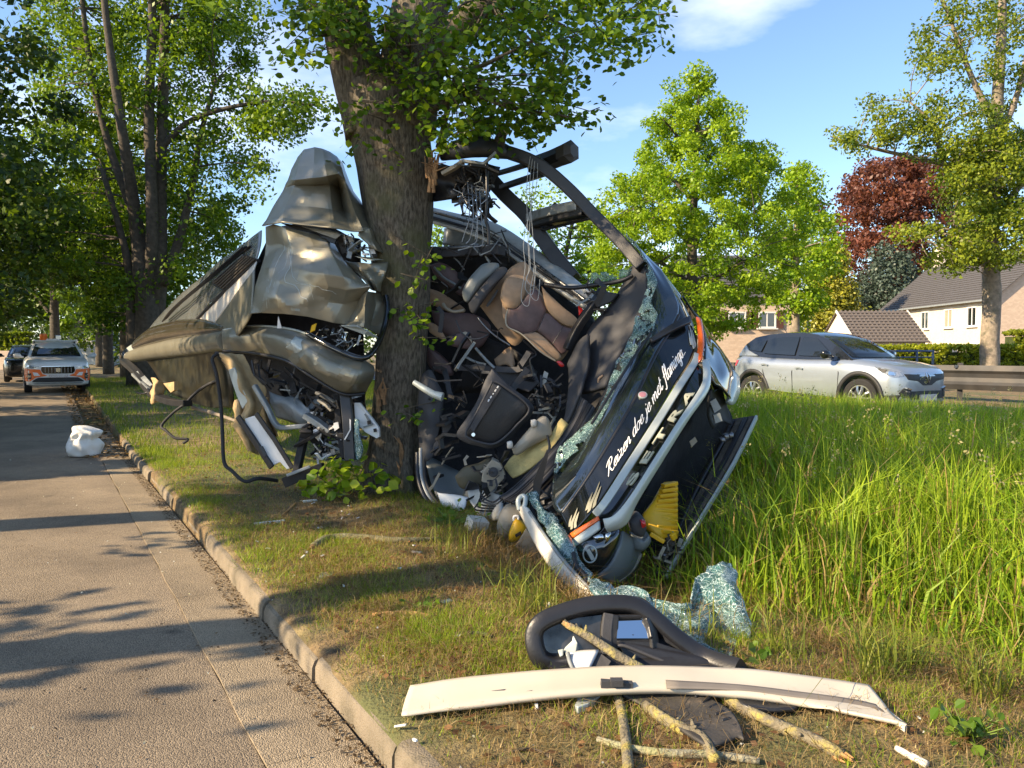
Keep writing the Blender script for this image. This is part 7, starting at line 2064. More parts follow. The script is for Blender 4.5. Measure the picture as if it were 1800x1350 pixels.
cap.k = (.965, 1.045)
cap.body(); cap.greenhouse(MAT['cardark'])
cap.arch(MAT['cladding'], .075, (-1, 1)); cap.wheels(MAT['alloy'])
for sd in (-1, 1):
    cap.panel("sill", [(.85, .20), (.85, .34), (.3, .38), (-.5, .41), (-.95, .40), (-.95, .20)], MAT['cladding'], sd)
    cap.strip("chrome_strip", [(.80, .33), (.3, .365), (-.45, .40), (-.92, .44)], .022, MAT['chrome'], sd, .014)
    cap.panel("window", [(.60, 1.10), (.14, 1.43), (-.22, 1.475), (-.25, 1.12)], MAT['carglass'], sd, .008, g=True)
    cap.panel("window", [(.80, 1.09), (.66, 1.18), (.63, 1.09)], MAT['carglass'], sd, .008, g=True)
    cap.panel("window", [(-.34, 1.12), (-.32, 1.475), (-.8, 1.475), (-1.08, 1.43), (-1.16, 1.16)], MAT['carglass'], sd, .008, g=True)
    cap.panel("window", [(-1.24, 1.19), (-1.16, 1.42), (-1.42, 1.37), (-1.60, 1.24)], MAT['carglass'], sd, .008, g=True)
    cap.panel("quarter_panel", [(-1.30, 1.11), (-1.60, 1.22), (-1.72, 1.33), (-1.84, 1.20), (-1.90, 1.11)], MAT['carsilver'], sd, .012, g=True)
    cap.strip("door_gap", [(-.28, 1.04), (-.30, .8), (-.27, .45)], .012, MAT['cladding'], sd, .007)
    cap.strip("door_gap", [(.72, 1.04), (.80, .8), (.78, .42)], .012, MAT['cladding'], sd, .007)
    cap.strip("door_gap", [(-1.17, 1.05), (-1.05, .78), (-.92, .5)], .012, MAT['cladding'], sd, .007)
    for hx, hz_ in ((-.12, .86), (-1.02, .92)):
        cap.strip("door_handle", [(hx - .09, hz_ + .012), (hx, hz_ + .02), (hx + .09, hz_)], .028, MAT['carsilver'], sd, .022)
    mm_ = cap.panel("mirror_base", [(.72, 1.03), (.72, 1.10), (.56, 1.10), (.56, 1.03)], MAT['cardark'], sd, .02)
    c_ = [(.62, sd * 1.02, 1.10)]
    vs, fs = tube([cap.w((.66, sd * .86, 1.08)), cap.w((.66, sd * .94, 1.10)), cap.w((.64, sd * 1.0, 1.13)), cap.w((.62, sd * 1.1, 1.14)), cap.w((.62, sd * 1.13, 1.13))], [.03, .05, .085, .085, .05], 10)
    mesh("wing_mirror", vs, fs, MAT['cardark'], cap.t, smooth_sh=True)
    hl_ = cap.panel("headlight", [(1.52, .93), (1.78, .885), (1.95, .835), (2.0, .76), (1.88, .745), (1.66, .82)], MAT['lampglass'], sd, .012)
    cap.panel("lamp_shell", [(1.60, .90), (1.76, .87), (1.74, .82), (1.64, .85)], MAT['cladding'], sd, .018, hl_)
    cap.panel("lamp_eye", [(1.80, .85), (1.90, .82), (1.90, .775), (1.80, .79)], MAT['chrome'], sd, .02, hl_)
    cap.panel("tail_light", [(-1.82, 1.02), (-2.0, 1.0), (-2.02, .90), (-1.9, .90)], MAT['red'], sd, .012)
    cap.panel("lower_bumper", [(1.66, .21), (1.72, .42), (1.95, .44), (2.02, .42), (2.02, .28), (1.9, .24)], MAT['cladding'], sd, .008)
cap.screen(1.02, 1.06, .16, 1.50, MAT['carglass'])
cap.front("upper_grille", [(.62, .80), (.30, .79), (.16, .845), (-.16, .845), (-.30, .79), (-.62, .80), (-.55, .70), (-.28, .67), (-.12, .60), (.12, .60), (.28, .67), (.55, .70)], MAT['cladding'])
cap.front("lower_grille", [(.50, .50), (-.50, .50), (-.52, .36), (.52, .36)], MAT['cladding'])
cap.front("front_lip", [(.62, .355), (-.62, .355), (-.60, .31), (.60, .31)], MAT['greymetal'])
for sd in (-1, 1):
    q = cap.front("fog_lamp", [(sd * .50, .52), (sd * .64, .56), (sd * .72, .48), (sd * .66, .38), (sd * .52, .38)], MAT['cladding'], .012)
    cap.front("fog_ring", [(sd * .49, .54), (sd * .64, .575), (sd * .645, .555), (sd * .51, .52)], MAT['chrome'], .02, q)
    cap.front("fog_ring", [(sd * .50, .385), (sd * .66, .385), (sd * .66, .365), (sd * .50, .365)], MAT['chrome'], .02, q)
    cap.front("day_lamp", [(sd * .54, .50), (sd * .62, .51), (sd * .62, .49), (sd * .54, .48)], MAT['lampglass'], .02, q)
bd = cap.front("badge", [(0, .865), (.062, .745), (0, .625), (-.062, .745)], MAT['chrome'], .03, sub_=1)
cap.front("badge_core", [(0, .815), (.030, .745), (0, .675), (-.030, .745)], MAT['cladding'], .036, bd, sub_=1)
cap.front("number_plate", [(.26, .44), (-.26, .44), (-.26, .33), (.26, .33)], MAT['plate'], .03, sub_=1)
vs, fs = tube([cap.w((-1.3, .2, 1.53)), cap.w((-1.45, .2, 1.72))], .008, 5); mesh("aerial", vs, fs, MAT['cladding'], cap.t)

# ---- response car and the cars behind it on the lane
def suv(px, d, paint, label, name="parked_car", ang=0.0, s_=1.0, detail=True, z=None):
    p = P(px, 690, d)
    sss, ttt = inv_ST(p.x, p.y)
    zz = float(rise(sss, ttt)) if z is None else z
    c = Car((p.x, p.y, zz + .003), math.atan2(-CA, SA) + ang,
        [(2.35, .40, .86, .50), (2.33, .30, .92, .72), (2.25, .24, .98, .82), (2.05, .22, 1.03, .895), (1.7, .21, 1.075, .93), (1.2, .21, 1.12, .95), (.9, .21, 1.14, .95), (0, .21, 1.12, .95), (-1.0, .21, 1.14, .95), (-1.6, .23, 1.16, .94), (-2.1, .28, 1.14, .9), (-2.3, .34, 1.05, .8), (-2.34, .42, .95, .7)],
        [(1.12, 1.13), (.75, 1.33), (.42, 1.50), (.15, 1.60), (-.25, 1.655), (-.9, 1.655), (-1.5, 1.61), (-1.95, 1.5), (-2.15, 1.3), (-2.25, 1.16)],
        (1.43, -1.43), .36, paint, paint, name, label)
    c.body(); c.greenhouse(paint); c.arch(MAT['cladding'], .05, (-1, 1)); c.wheels(MAT['alloy'], 5, False)
    c.screen(1.12, 1.14, .20, 1.585, MAT['carglass'], inset=.09)
    for sd in (-1, 1):
        c.panel("window", [(.70, 1.19), (.18, 1.54), (-.2, 1.57), (-.25, 1.19)], MAT['carglass'], sd, .008, g=True)
        c.panel("window", [(-.33, 1.19), (-.30, 1.57), (-1.0, 1.57), (-1.25, 1.21)], MAT['carglass'], sd, .008, g=True)
        c.panel("window", [(-1.33, 1.22), (-1.1, 1.55), (-1.5, 1.52), (-1.85, 1.3)], MAT['carglass'], sd, .008, g=True)
        vs, fs = tube([c.w((.78, sd * .92, 1.15)), c.w((.78, sd * .99, 1.16)), c.w((.76, sd * 1.03, 1.19)), c.w((.75, sd * 1.16, 1.2)), c.w((.75, sd * 1.20, 1.19))], [.03, .04, .085, .09, .05], 10)
        mesh("wing_mirror", vs, fs, paint, c.t, smooth_sh=True)
        c.panel("sill", [(1.0, .22), (1.0, .36), (-1.0, .36), (-1.0, .22)], MAT['cladding'], sd)
    return c
vol = suv(98, 26.6, MAT['carwhite'], "white and orange response car with roof beacon parked in the lane", "response_car", ang=rad(1.5))
vg = vol.front("grille", [(.44, .845), (-.44, .845), (-.47, .74), (-.40, .63), (.40, .63), (.47, .74)], MAT['gloss'], .012)
for i in range(9):
    y_ = -.36 + .09 * i
    vol.front("grille_bar", [(y_ - .01, .82), (y_ + .01, .82), (y_ + .01, .65), (y_ - .01, .65)], MAT['steel'], .02, vg, 1)
vol.front("grille_frame", [(.46, .865), (-.46, .865), (-.46, .845), (.46, .845)], MAT['chrome'], .018, vg, 1)
vol.front("badge", [(.06, .80), (.06, .68), (-.06, .68), (-.06, .80)], MAT['chrome'], .026, vg)
vol.front("lower_intake", [(.55, .50), (-.55, .50), (-.72, .36), (.72, .36)], MAT['cladding'], .012)
vol.front("skid_plate", [(.70, .345), (-.70, .345), (-.62, .30), (.62, .30)], MAT['greymetal'], .014)
for sd in (-1, 1):
    q = vol.front("headlight", [(sd * .52, .845), (sd * .82, .90), (sd * .86, .80), (sd * .60, .78)], MAT['lampglass'], .016)
    vol.front("lamp_bar", [(sd * .60, .832), (sd * .82, .86), (sd * .82, .845), (sd * .60, .815)], MAT['cladding'], .022, q)
    vol.front("orange_film", [(sd * .50, .76), (sd * .62, .765), (sd * .88, .775), (sd * .90, .62), (sd * .90, .40), (sd * .78, .38), (sd * .62, .50), (sd * .30, .56), (sd * .44, .62)], MAT['carorange'], .008)
    vol.front("white_film", [(sd * .58, .66), (sd * .70, .67), (sd * .66, .56), (sd * .50, .56)], MAT['carwhite'], .012)
    fo = vol.front("fog_lamp", [(sd * .74, .64), (sd * .85, .63), (sd * .85, .46), (sd * .74, .46)], MAT['cladding'], .014)
    vol.front("fog_glass", [(sd * .75, .57), (sd * .86, .57), (sd * .86, .51), (sd * .75, .51)], MAT['lampglass'], .02, fo)
    vol.panel("orange_film", [(2.2, .40), (2.2, .78), (1.9, .80), (1.86, .62), (1.84, .40)], MAT['carorange'], sd, .010)
vol.front("number_plate", [(.27, .60), (-.27, .60), (-.27, .50), (.27, .50)], MAT['plate'], .03, sub_=1)
bm_ = MB().add(*bar([vol.w((-.2, -.62, 1.71)), vol.w((-.2, .62, 1.71))], .08, .05)).add(*bar([vol.w((-1.0, -.62, 1.71)), vol.w((-1.0, .62, 1.71))], .08, .05))
bm_.obj("roof_bar", MAT['carwhite'], vol.t, bevel=.01)
for sd in (-1, 1):
    MB().add(*bar([vol.w((.0, sd * .60, 1.66)), vol.w((-1.5, sd * .60, 1.66))], .05, .06)).obj("roof_rail", MAT['black'], vol.t)
vs, fs = tube([vol.w((-.2, -.32, 1.73)), vol.w((-.2, -.32, 1.77)), vol.w((-.2, -.32, 1.93)), vol.w((-.2, -.32, 1.96))], [.10, .12, .115, .06], 16)
mesh("beacon", vs, fs, MAT['amber'], vol.t, smooth_sh=True, angle=50)
MB().add(*box(vol.w((-.25, .12, 1.83)), .14, .18, .16, rz=HEAD)).obj("camera_box", MAT['lampglass'], vol.t, bevel=.02)
MB().add(*box(vol.w((-.2, -.1, 1.755)), .16, .5, .05, rz=HEAD)).obj("light_bar", MAT['carwhite'], vol.t, bevel=.01)
rod("aerial", [vol.w((-.6, -.1, 1.66)), vol.w((-.75, -.1, 2.1))], .006, MAT['black'], vol.t, n=5)
dkc = suv(52, 36, MAT['cardark'], "dark car half hidden behind the white and orange response car")

# ================================================================== LOOSE THINGS ON THE GROUND
def seat_on(o_):
    return o_
# white bag of rubbish
bc = P(149, 800, 12.0); bc.z = float(rise(*inv_ST(bc.x, bc.y)))
bag = thing("rubbish_bag", bc, "knotted white plastic bag standing on the lane by the kerb", "bag")
def lump(name, c, rings, m, parent, n=28, amp=.12, seed=0, fold=9):
    vs, fs = [], []
    for z, r, ox in rings:
        for j in range(n):
            th = 2 * math.pi * j / n
            k = 1 + amp * noise.noise(Vector((math.cos(th) * 2 + seed, math.sin(th) * 2, z * 7))) * 1.6 + amp * .35 * math.sin(th * fold + z * 22)
            vs.append(c + Vector((ox + r * k * math.cos(th), r * k * math.sin(th), z)))
    for i in range(len(rings) - 1):
        for j in range(n):
            fs.append([i * n + j, i * n + (j + 1) % n, (i + 1) * n + (j + 1) % n, (i + 1) * n + j])
    fs += [list(range(n))[::-1], [(len(rings) - 1) * n + j for j in range(n)]]
    return mesh(name, vs, fs, m, parent, smooth_sh=True)
MAT['bagw'] = M("white_bag_film", (.74, .72, .66), .5, 0, var=.06, bump=.3, bs=18)
def rings(q, n=5):
    return [tuple(v) for v in curve([Vector(a_) for a_ in q], n)]
lump("sack", bc, rings([(0, .17, 0), (.02, .225, 0), (.09, .255, -.01), (.17, .25, -.005), (.23, .225, -.01), (.27, .205, -.02)]), MAT['bagw'], bag, n=44, amp=.12, seed=2, fold=7)
lump("gathered_neck", bc, rings([(.265, .203, -.02), (.30, .20, .0), (.345, .215, .03), (.39, .205, .03), (.43, .165, -.02), (.465, .10, -.06), (.475, .03, -.07)]), MAT['bagw'], bag, n=44, amp=.2, seed=6, fold=9)

ON_GROUND[0] = True
# torn-off wing mirror of the coach
mo = G(1095, 1180)
mir = thing("coach_mirror", mo, "torn off black coach wing mirror with two glasses lying in the grass", "mirror")
def md(*q):
    return [(a_, b_, d_) for a_, b_, d_ in q]
fr_out = [(929, 1115, 3.490), (934, 1098, 3.497), (948, 1085, 3.510), (1000, 1064, 3.532), (1060, 1052, 3.546), (1110, 1052, 3.553), (1136, 1060, 3.553), (1154, 1082, 3.532), (1180, 1110, 3.510), (1222, 1154, 3.490), (1300, 1172, 3.472), (1290, 1186, 3.420), (1150, 1186, 3.420), (1000, 1186, 3.420), (950, 1168, 3.441), (936, 1150, 3.454)]
dome("housing", [(a_, b_, d_ + .10) for a_, b_, d_ in fr_out], MAT['black'], mir, -.14, -.02, 4)
rim_l = [(930, 1118, 3.469), (936, 1098, 3.482), (950, 1086, 3.497), (1000, 1066, 3.518), (1060, 1055, 3.532), (1112, 1055, 3.538), (1134, 1062, 3.538)]
RM = [(1004, 1163, 3.44), (976, 1166, 3.45), (952, 1157, 3.45), (942, 1138, 3.46), (940, 1114, 3.48), (950, 1096, 3.49), (980, 1081, 3.51), (1030, 1067, 3.53), (1080, 1063, 3.54), (1114, 1067, 3.54), (1144, 1086, 3.53), (1186, 1122, 3.50), (1240, 1158, 3.46), (1304, 1180, 3.42)]
vs, fs = sweep(curve(PP(RM), 5), lambda i: [(.040 * math.copysign(abs(math.cos(q)) ** .45, math.cos(q)), .055 * math.copysign(abs(math.sin(q)) ** .45, math.sin(q))) for q in np.linspace(0, 2 * math.pi, 16, endpoint=False)])
mesh("housing_rim", vs, fs, MAT['black'], mir, smooth_sh=True, angle=45)
beam("divider", [(1070, 1078, 3.490), (1066, 1110, 3.469), (1066, 1150, 3.448)], .05, .03, MAT['softgrey'], mir, 3)
beam("divider", [(1080, 1080, 3.490), (1078, 1120, 3.469), (1078, 1160, 3.448)], .04, .03, MAT['black'], mir, 3)
beam("divider", [(1138, 1085, 3.490), (1146, 1110, 3.469), (1150, 1140, 3.448)], .05, .03, MAT['black'], mir, 3)
MAT['dimglass'] = M("dark_reflection_glass", (.10, .09, .078), .09, .7, var=.5, vs=10, rvar=.05, spec=.4)  # dark brown base imitates ground and trees reflected in the glass
gl1 = prism("mirror_glass", [(954, 1104, 3.490), (966, 1096, 3.497), (1000, 1088, 3.504), (1064, 1080, 3.510), (1062, 1150, 3.454), (1000, 1156, 3.448), (956, 1158, 3.448), (951, 1130, 3.469)], MAT['dimglass'], mir, .012)
# a small inner mirror tilted towards the sky beyond the viewer
vs_ = [P(1088, 1087, 3.497), P(1134, 1086, 3.500), P(1142, 1122, 3.441), P(1084, 1122, 3.437)]
prism("mirror_glass", vs_, MAT['mirror'], mir, .01)
beam("mirror_frame", [(1086, 1084, 3.490), (1136, 1083, 3.493), (1145, 1122, 3.433)], .02, .02, MAT['black'], mir)
prism("inner_panel", [(1082, 1126, 3.448), (1112, 1114, 3.448), (1160, 1130, 3.441), (1220, 1150, 3.426), (1290, 1172, 3.413), (1240, 1178, 3.392), (1110, 1172, 3.402)], MAT['black'], mir, .05, .006)
prism("slot", [(1158, 1096, 3.482), (1166, 1100, 3.479), (1218, 1150, 3.441), (1200, 1146, 3.441), (1170, 1128, 3.454)], MAT['dark'], mir, .03)
rod("inner_edge", [(1086, 1136, 3.426), (1100, 1136, 3.420), (1150, 1156, 3.402), (1200, 1176, 3.385)], .008, MAT['softgrey'], mir)
rod("bright_slit", [(1170, 1112, 3.462), (1188, 1122, 3.454)], .006, MAT['silver'], mir, sm=1)

# long white trim strip
so_ = G(1150, 1235)
trim = thing("roof_trim", so_, "long curved off white trim strip lying across the grass in front", "trim strip")
TR = [[(722, 1207, 3.200), (820, 1192, 3.220), (930, 1181, 3.240), (1060, 1173, 3.250), (1180, 1172, 3.250), (1300, 1176, 3.230), (1400, 1186, 3.200), (1480, 1198, 3.180), (1528, 1206, 3.160)],
      [(712, 1234, 3.120), (815, 1218, 3.140), (930, 1205, 3.160), (1060, 1195, 3.170), (1180, 1190, 3.170), (1300, 1200, 3.150), (1400, 1212, 3.120), (1490, 1226, 3.090), (1552, 1236, 3.060)],
      [(706, 1257, 3.040), (812, 1241, 3.060), (930, 1226, 3.080), (1060, 1215, 3.090), (1180, 1212, 3.100), (1300, 1220, 3.070), (1400, 1232, 3.040), (1496, 1248, 3.010), (1570, 1260, 2.980)],
      [(709, 1252, 3.060), (812, 1245, 3.090), (930, 1231, 3.120), (1060, 1220, 3.130), (1180, 1217, 3.140), (1300, 1226, 3.110), (1400, 1238, 3.080), (1498, 1254, 3.050), (1594, 1275, 2.980)]]
# the grass surface sits below the strip, so pull it onto the ground
trp = patch("strip_body", TR, M("strip_paint", (.50, .45, .36), .42, 0, var=.06, vs=4, coat=.1, col2=(.34, .29, .22), mixs=6, lo=.68, hi=.85), trim, 6, 4, crumple=(.004, 2), thick=.014)
def ribbon(name, rows, m, parent, off=-.04, thick=.006):
    return patch(name, [[(a_, b_, d_ + off) for a_, b_, d_ in r_] for r_ in rows], m, parent, 4, 3, thick=thick)
ribbon("foam_tape", [[(1170, 1196, 3.180), (1300, 1204, 3.160), (1400, 1216, 3.130), (1490, 1228, 3.095), (1545, 1240, 3.060)], [(1172, 1210, 3.120), (1300, 1214, 3.120), (1400, 1226, 3.090), (1494, 1240, 3.055), (1556, 1254, 3.020)]], M("grey_tape", (.16, .14, .12), .8, var=.2), trim)
cl_ = MB()
cl_.add(*box(P(1084, 1203, 3.110), .13, .03, .028, tilt=Matrix.Rotation(rad(4), 3, 'Y'))).add(*box(P(1084, 1199, 3.100), .05, .035, .025))
cl_.obj("clip", MAT['softgrey'], trim)
prism("clip", [(917, 1216, 3.110), (936, 1213, 3.110), (930, 1221, 3.100), (920, 1222, 3.100)], MAT['softgrey'], trim, .01)
prism("clip", [(864, 1214, 3.130), (888, 1211, 3.130), (886, 1215, 3.125), (866, 1217, 3.125)], MAT['softgrey'], trim, .006)
prism("label_patch", [(1092, 1176, 3.230), (1118, 1175, 3.230), (1118, 1183, 3.200), (1094, 1184, 3.200)], MAT['white'], trim, .006)
prism("torn_lip", [(1560, 1246, 3.010), (1594, 1273, 2.960), (1590, 1278, 2.960), (1568, 1262, 2.980)], MAT['cream'], trim, .02)

brk = thing("broken_bracket", G(1030, 1170), "pale grey broken bracket wedged between mirror and white strip", "bracket")
prism("arm", [(990, 1142, 3.460), (1000, 1124, 3.480), (1008, 1116, 3.480), (1015, 1130, 3.460), (1012, 1146, 3.420), (996, 1152, 3.420)], MAT['silver'], brk, .03, .004)
prism("foot", [(980, 1142, 3.440), (990, 1140, 3.440), (990, 1152, 3.420), (984, 1155, 3.420)], MAT['silver'], brk, .03, .004)
patch("plate", [[(1000, 1150, 3.420), (1026, 1146, 3.440), (1052, 1145, 3.440)], [(1002, 1164, 3.360), (1022, 1162, 3.370), (1044, 1162, 3.380)], [(1008, 1178, 3.320), (1022, 1178, 3.320), (1036, 1177, 3.320)]], MAT['white'], brk, 3, 3, thick=.02)
rod("edge", [(998, 1148, 3.400), (1002, 1164, 3.350), (1010, 1182, 3.300)], .010, MAT['greymetal'], brk)
prism("side", [(1054, 1147, 3.440), (1074, 1162, 3.370), (1068, 1172, 3.340), (1038, 1172, 3.350)], MAT['softgrey'], brk, .02)
tip = tag(prism("plastic_wedge", [(1018, 1220, 3.200), (1054, 1219, 3.200), (1056, 1222, 3.180), (1034, 1236, 3.100), (1016, 1243, 3.070), (1010, 1240, 3.070)], MAT['silver'], None, .03, .004), "pale plastic wedge sticking out under the middle of the white strip", "plastic piece")

lin = thing("arch_liner", G(1220, 1270), "curved black plastic liner with torn ribs lying under the white strip", "liner")
LN = [[(1092, 1222, 3.200), (1140, 1222, 3.220), (1190, 1219, 3.240), (1222, 1217, 3.240)],
      [(1130, 1240, 3.080), (1165, 1232, 3.140), (1205, 1226, 3.180), (1246, 1228, 3.180)],
      [(1164, 1262, 2.980), (1200, 1250, 3.050), (1240, 1244, 3.100), (1280, 1250, 3.080)],
      [(1200, 1288, 2.880), (1236, 1278, 2.920), (1275, 1270, 2.970), (1298, 1274, 2.960)],
      [(1240, 1312, 2.800), (1268, 1304, 2.820), (1296, 1296, 2.850), (1308, 1300, 2.850)]]
patch("shell", LN, M("dusty_black_plastic", (.045, .040, .034), .7, var=.35, vs=9, col2=(.16, .12, .08), mixs=9, lo=.6, hi=.75, bump=.2), lin, 5, 5, crumple=(.01, 6), thick=.014)
for k in range(6):
    f = k / 5
    a_ = P(1236 + 60 * f, 1222 + 62 * f, 3.43 - .30 * f); b_ = P(1222 + 58 * f, 1240 + 54 * f, 3.33 - .25 * f)
    beam("rib", [a_ + Vector((0, 0, .015)), b_ + Vector((0, 0, .03))], .012, .03, MAT['black'], lin)
for k in range(7):
    f = k / 6
    beam("rib", [P(1100 + 100 * f, 1228 + 52 * f, 3.37 - .27 * f) + Vector((0, 0, .02)), P(1114 + 100 * f, 1229 + 52 * f, 3.36 - .27 * f) + Vector((0, 0, .02))], .006, .02, MAT['black'], lin)
liq = tag(patch("black_cover", [[(1290, 1222, 3.300), (1340, 1222, 3.280), (1400, 1228, 3.220)], [(1300, 1238, 3.200), (1350, 1240, 3.180), (1404, 1240, 3.160)], [(1320, 1250, 3.140), (1360, 1251, 3.130), (1392, 1247, 3.140)]], MAT['black'], None, 4, 3, crumple=(.008, 8), thick=.02), "flat black plastic cover under the right half of the white strip", "cover")

ON_GROUND[0] = False
# branches
MAT['lichen'] = M("lichen_bark", (.175, .15, .10), .95, var=.35, vs=14, bump=.8, bs=70, col2=(.36, .30, .07), mixs=13, lo=.50, hi=.66)
MAT['lichen2'] = M("grey_lichen_bark", (.26, .245, .17), .95, var=.3, vs=14, bump=.6, bs=60, col2=(.30, .30, .14), mixs=7, lo=.5, hi=.65)
MAT['mosslog'] = M('mossy_bark', (.12, .11, .055), .95, var=.35, vs=14, bump=.7, bs=50, col2=(.20, .19, .12), mixs=8, lo=.5, hi=.65)
MAT['rawwood'] = M("splintered_wood", (.46, .26, .10), .8, var=.25, vs=14, bump=.4, bs=70)
def stick(label, pts, r, m, raw0=False, raw1=False, knots=0, name="fallen_branch", group=None, lift=0.0, ground=True):
    q = []
    for a_ in pts:
        if len(a_) == 2:
            g_ = G(*a_); g_.z += r[0] if isinstance(r, list) else r
            g_.z += lift
            q.append(g_)
        else:
            q.append(P(*a_))
    rr = [v * .84 for v in (r if isinstance(r, list) else [r] * len(q))]
    t = thing(name, q[0] - Vector((0, 0, rr[0])), label, "branch", group)
    vs, fs = bark_tube(q, rr, 10, .10, seed=len(label))
    mesh("bark", vs, fs, m, t, smooth_sh=True)
    c = curve(q, 4)
    for i in range(knots):
        j = RD.randrange(1, len(c) - 1)
        u = Vector((RD.gauss(0, 1), RD.gauss(0, 1), abs(RD.gauss(0, 1)))).normalized()
        v2, f2 = tube([c[j], c[j] + u * rr[0] * 1.8, c[j] + u * rr[0] * 2.8], [rr[0] * .6, rr[0] * .45, rr[0] * .25], 7)
        mesh("twig_stub", v2, f2, m, t, smooth_sh=True)
    for flag, i0, i1 in ((raw0, 0, 1), (raw1, -1, -2)):
        if flag:
            a_ = q[i0]; dirn = (q[i0] - q[i1]).normalized()
            b = MB()
            for _ in range(6):
                o_ = Vector((RD.gauss(0, 1), RD.gauss(0, 1), RD.gauss(0, 1))) * rr[i0] * .4
                v2, f2 = tube([a_ + o_ - dirn * rr[i0], a_ + o_ + dirn * rr[i0] * RD.uniform(.8, 2.4)], [rr[i0] * .5, rr[i0] * .1], 5)
                b.add(v2, f2)
            b.obj("splintered_end", MAT['rawwood'], t)
    return t
stick("yellow lichened branch lying across the mirror glass", [(1000, 1100, 3.40), (1040, 1122, 3.36), (1085, 1152, 3.30), (1130, 1176, 3.26)], [.018, .022, .025, .022], MAT['lichen'], True, knots=3)
stick("short broken end leaning on the dusty mirror glass", [(990, 1092, 3.46), (1002, 1102, 3.45), (1018, 1108, 3.44)], [.016, .017, .014], MAT['lichen'], False, True)
stick("straight yellow branch running from the strip to the bottom edge", [(1080, 1215), (1090, 1250), (1098, 1300), (1104, 1362)], [.022, .023, .024, .024], MAT['lichen'])
stick("knotty yellow branch forking below the liner", [(1134, 1252), (1165, 1275), (1205, 1296), (1236, 1312), (1258, 1352)], [.024, .028, .030, .026, .026], MAT['lichen'], knots=4)
stick("long branch with orange broken end right of the liner", [(1262, 1228), (1320, 1262), (1380, 1290), (1430, 1310), (1482, 1340)], [.020, .026, .028, .028, .024], MAT['lichen'], False, True, knots=3)
stick("pale grey branch along the bottom edge of the grass", [(1050, 1308), (1110, 1324), (1180, 1332), (1260, 1336), (1335, 1346)], [.014, .017, .018, .018, .016], MAT['lichen2'])
stick("mossy log half sunk in the verge near the kerb", [(552, 966), (580, 950), (640, 950), (700, 954), (775, 952)], [.045, .042, .036, .030, .02], MAT['mosslog'], True, lift=-.03)
stick("orange broken stick on the dry verge", [(655, 1086), (690, 1084), (725, 1084), (757, 1088)], [.014, .018, .017, .012], MAT['rawwood'])
stick("thin grey twig beside the orange stick", [(742, 1090), (765, 1106), (786, 1118)], [.010, .008, .006], MAT['lichen2'])
stick("dark crooked twig in the middle of the verge", [(756, 1130), (800, 1120), (840, 1118), (866, 1124)], [.010, .015, .016, .010], MAT['barkdark'])
stick("short grey stick with raw end lying in the gutter", [(458, 1148), (464, 1168), (478, 1194)], [.016, .020, .022], MAT['barkpale'], False, True)
stick("splintered orange stick beside the trunk debris", [(497, 908), (508, 898), (520, 886)], [.010, .012, .010], MAT['rawwood'])
stick("bleached stick at the bottom right corner of the grass", [(1575, 1322), (1600, 1336), (1630, 1352)], [.012, .016, .016], MAT['cream'])
stick("dark curved twig at the bottom edge left of the branches", [(896, 1326), (930, 1322), (962, 1332), (970, 1344)], [.006, .008, .008, .006], MAT['barkdark'])
stick("pale stick under the hanging rear of the coach", [(338, 716, 10.2), (380, 728, 9.9), (420, 742, 9.6)], [.03, .028, .02], MAT['barkpale'])
# blocks and shards
def block(label, px, py, sx, sy, sz, rz, m, tl=(0, 0), name="plastic_piece", cat="debris", group=None):
    g_ = G(px, py)
    vs, fs = box(g_ + Vector((0, 0, sz * .4)), sx, sy, sz, rz, Matrix.Rotation(tl[0], 3, 'X') @ Matrix.Rotation(tl[1], 3, 'Y'))
    return tag(mesh(name, vs, fs, m, None, bevel=.003), label, cat, group)
block("small cream plastic block at the edge of the wreck", 838, 932, .16, .12, .11, .5, MAT['cream'], (.3, .2))
block("white plastic sliver beside the trunk debris", 474, 920, .26, .03, .02, .5, MAT['white'])
block("pale wooden chip lying below the green sprouts", 545, 882, .14, .06, .015, .4, MAT['silver'])
block("pale flat chip in the middle of the verge", 584, 1012, .17, .09, .012, .3, MAT['shell'], (.1, .0))
block("white rectangle of plastic below the yellow unit", 936, 984, .07, .02, .11, .2, MAT['white'], (.2, .0))
block("light grey shard near the orange stick", 780, 1060, .10, .04, .012, .6, MAT['silver'])
block("cream shard in front of the wreck", 732, 972, .08, .04, .012, -.4, MAT['cream'])
block("flat striped metal piece left of the pale pillar", 925, 1012, .30, .10, .02, -.6, MAT['greymetal'], (.1, .1))
block("small teal glass lump beside the pale pillar", 972, 1028, .14, .10, .06, .5, MAT['shatter2'], (.3, .2))
tpl = None
for i in range(22):
    px, py = (RD.uniform(420, 640), RD.uniform(885, 1000)) if i < 11 else (RD.uniform(560, 1000), RD.uniform(950, 1130)) if i < 19 else (RD.uniform(640, 1100), RD.uniform(1130, 1320))
    g_ = G(px, py)
    if tpl is None:
        vs, fs = box((0, 0, .004), .04, .018, .006)
        vs = [Vector(v) * (1 + .2 * k_ % .5) for k_, v in enumerate(vs)]
        tpl = mesh("plastic_shard", vs, fs, MAT['white'])
        o_ = tpl
    else:
        o_ = tpl.copy(); COL.objects.link(o_)
    o_.location = g_ + Vector((0, 0, .015))
    o_.rotation_euler = (RD.uniform(-.4, .4), RD.uniform(-.4, .4), RD.uniform(0, 6.28))
    s0 = RD.uniform(.35, .95); o_.scale = (s0, s0, 1)
    tag(o_, "small white plastic shard lying in the verge grass", "shard", "white shards scattered in the verge")

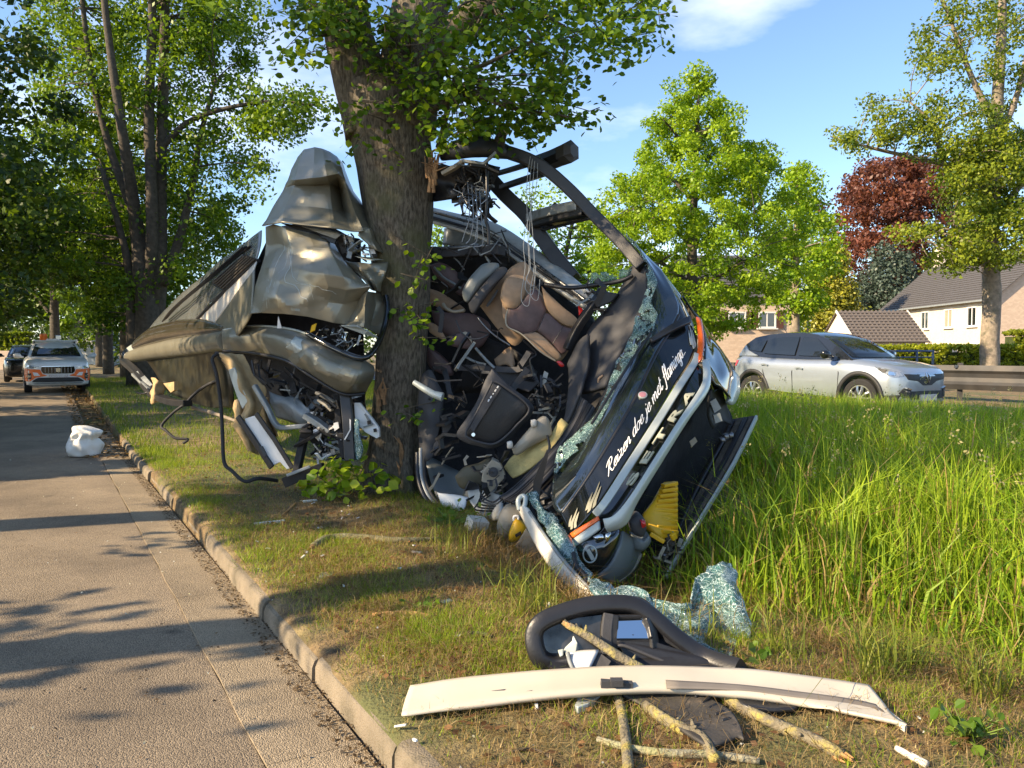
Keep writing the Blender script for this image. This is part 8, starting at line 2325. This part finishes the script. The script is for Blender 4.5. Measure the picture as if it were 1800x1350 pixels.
# leafy sprouts at the foot of the trunk
pb = G(620, 866)
pl_ = thing("leafy_sprout", pb, "bright green leafy sprouts at the foot of the struck tree", "plant")
LEAFG = [leaf_mesh("leaf", .11, c, MAT['leaf']) for c in ((.19, .31, .012), (.30, .42, .02), (.13, .24, .015), (.38, .46, .03))]
stm = MB()
cents = []
for x_, y_ in [(540, 850), (560, 838), (585, 828), (600, 846), (615, 820), (630, 838), (650, 828), (668, 836), (690, 845), (575, 858), (555, 862), (610, 862), (640, 855), (598, 815)]:
    c = P(x_, y_, 7.5 + RD.uniform(-.2, .15)); cents.append(c)
    stm.add(*tube(curve(branch_to(Vector((c.x * .7 + pb.x * .3, pb.y, pb.z)), c, .1), 3), [.006] * 7, 5))
stm.obj("stem", MAT['barkpale'], pl_)
for c in cents:
    for _ in range(11):
        p = c + Vector((RD.gauss(0, .075), RD.gauss(0, .075), RD.gauss(0, .055)))
        o_ = bpy.data.objects.new("leaf", RD.choice(LEAFG))
        o_.matrix_world = Matrix.Translation(p - pb) @ leaf_rot().to_4x4() @ Matrix.Scale(RD.uniform(.6, 1.15), 4)
        link(o_, pl_)
MAT['greenstem'] = M('green_stem', (.12, .18, .03), .7)
def weed(label, px, py, n, size, spread, h):
    b_ = G(px, py)
    t = thing("weed", b_, label, "plant")
    mts = [leaf_mesh("leaf", size, c, MAT['leaf']) for c in ((.08, .16, .014), (.13, .21, .02))]
    s_ = MB()
    for _ in range(n):
        p = b_ + Vector((RD.gauss(0, spread), RD.gauss(0, spread), RD.uniform(.02, h)))
        s_.add(*tube([b_ + (p - b_) * .1, p], [.003, .002], 4))
        o_ = bpy.data.objects.new("leaf", RD.choice(mts))
        o_.matrix_world = Matrix.Translation(p - b_) @ leaf_rot().to_4x4() @ Matrix.Scale(RD.uniform(.6, 1.2), 4)
        link(o_, t)
    s_.obj("stem", MAT['greenstem'], t)
weed("low green weed at the foot of the coach front", 790, 925, 34, .06, .13, .14)
weed("small broad leaved weed in the dry verge", 745, 1072, 10, .05, .06, .05)
weed("pale green fern like weed at the right bottom corner", 1700, 1300, 40, .05, .07, .12)
weed("bright weed leaf at the right end of the mirror", 1330, 1165, 9, .06, .05, .08)
weed("leafy plant drooping from the yellow chock", 1165, 975, 14, .05, .10, .22)
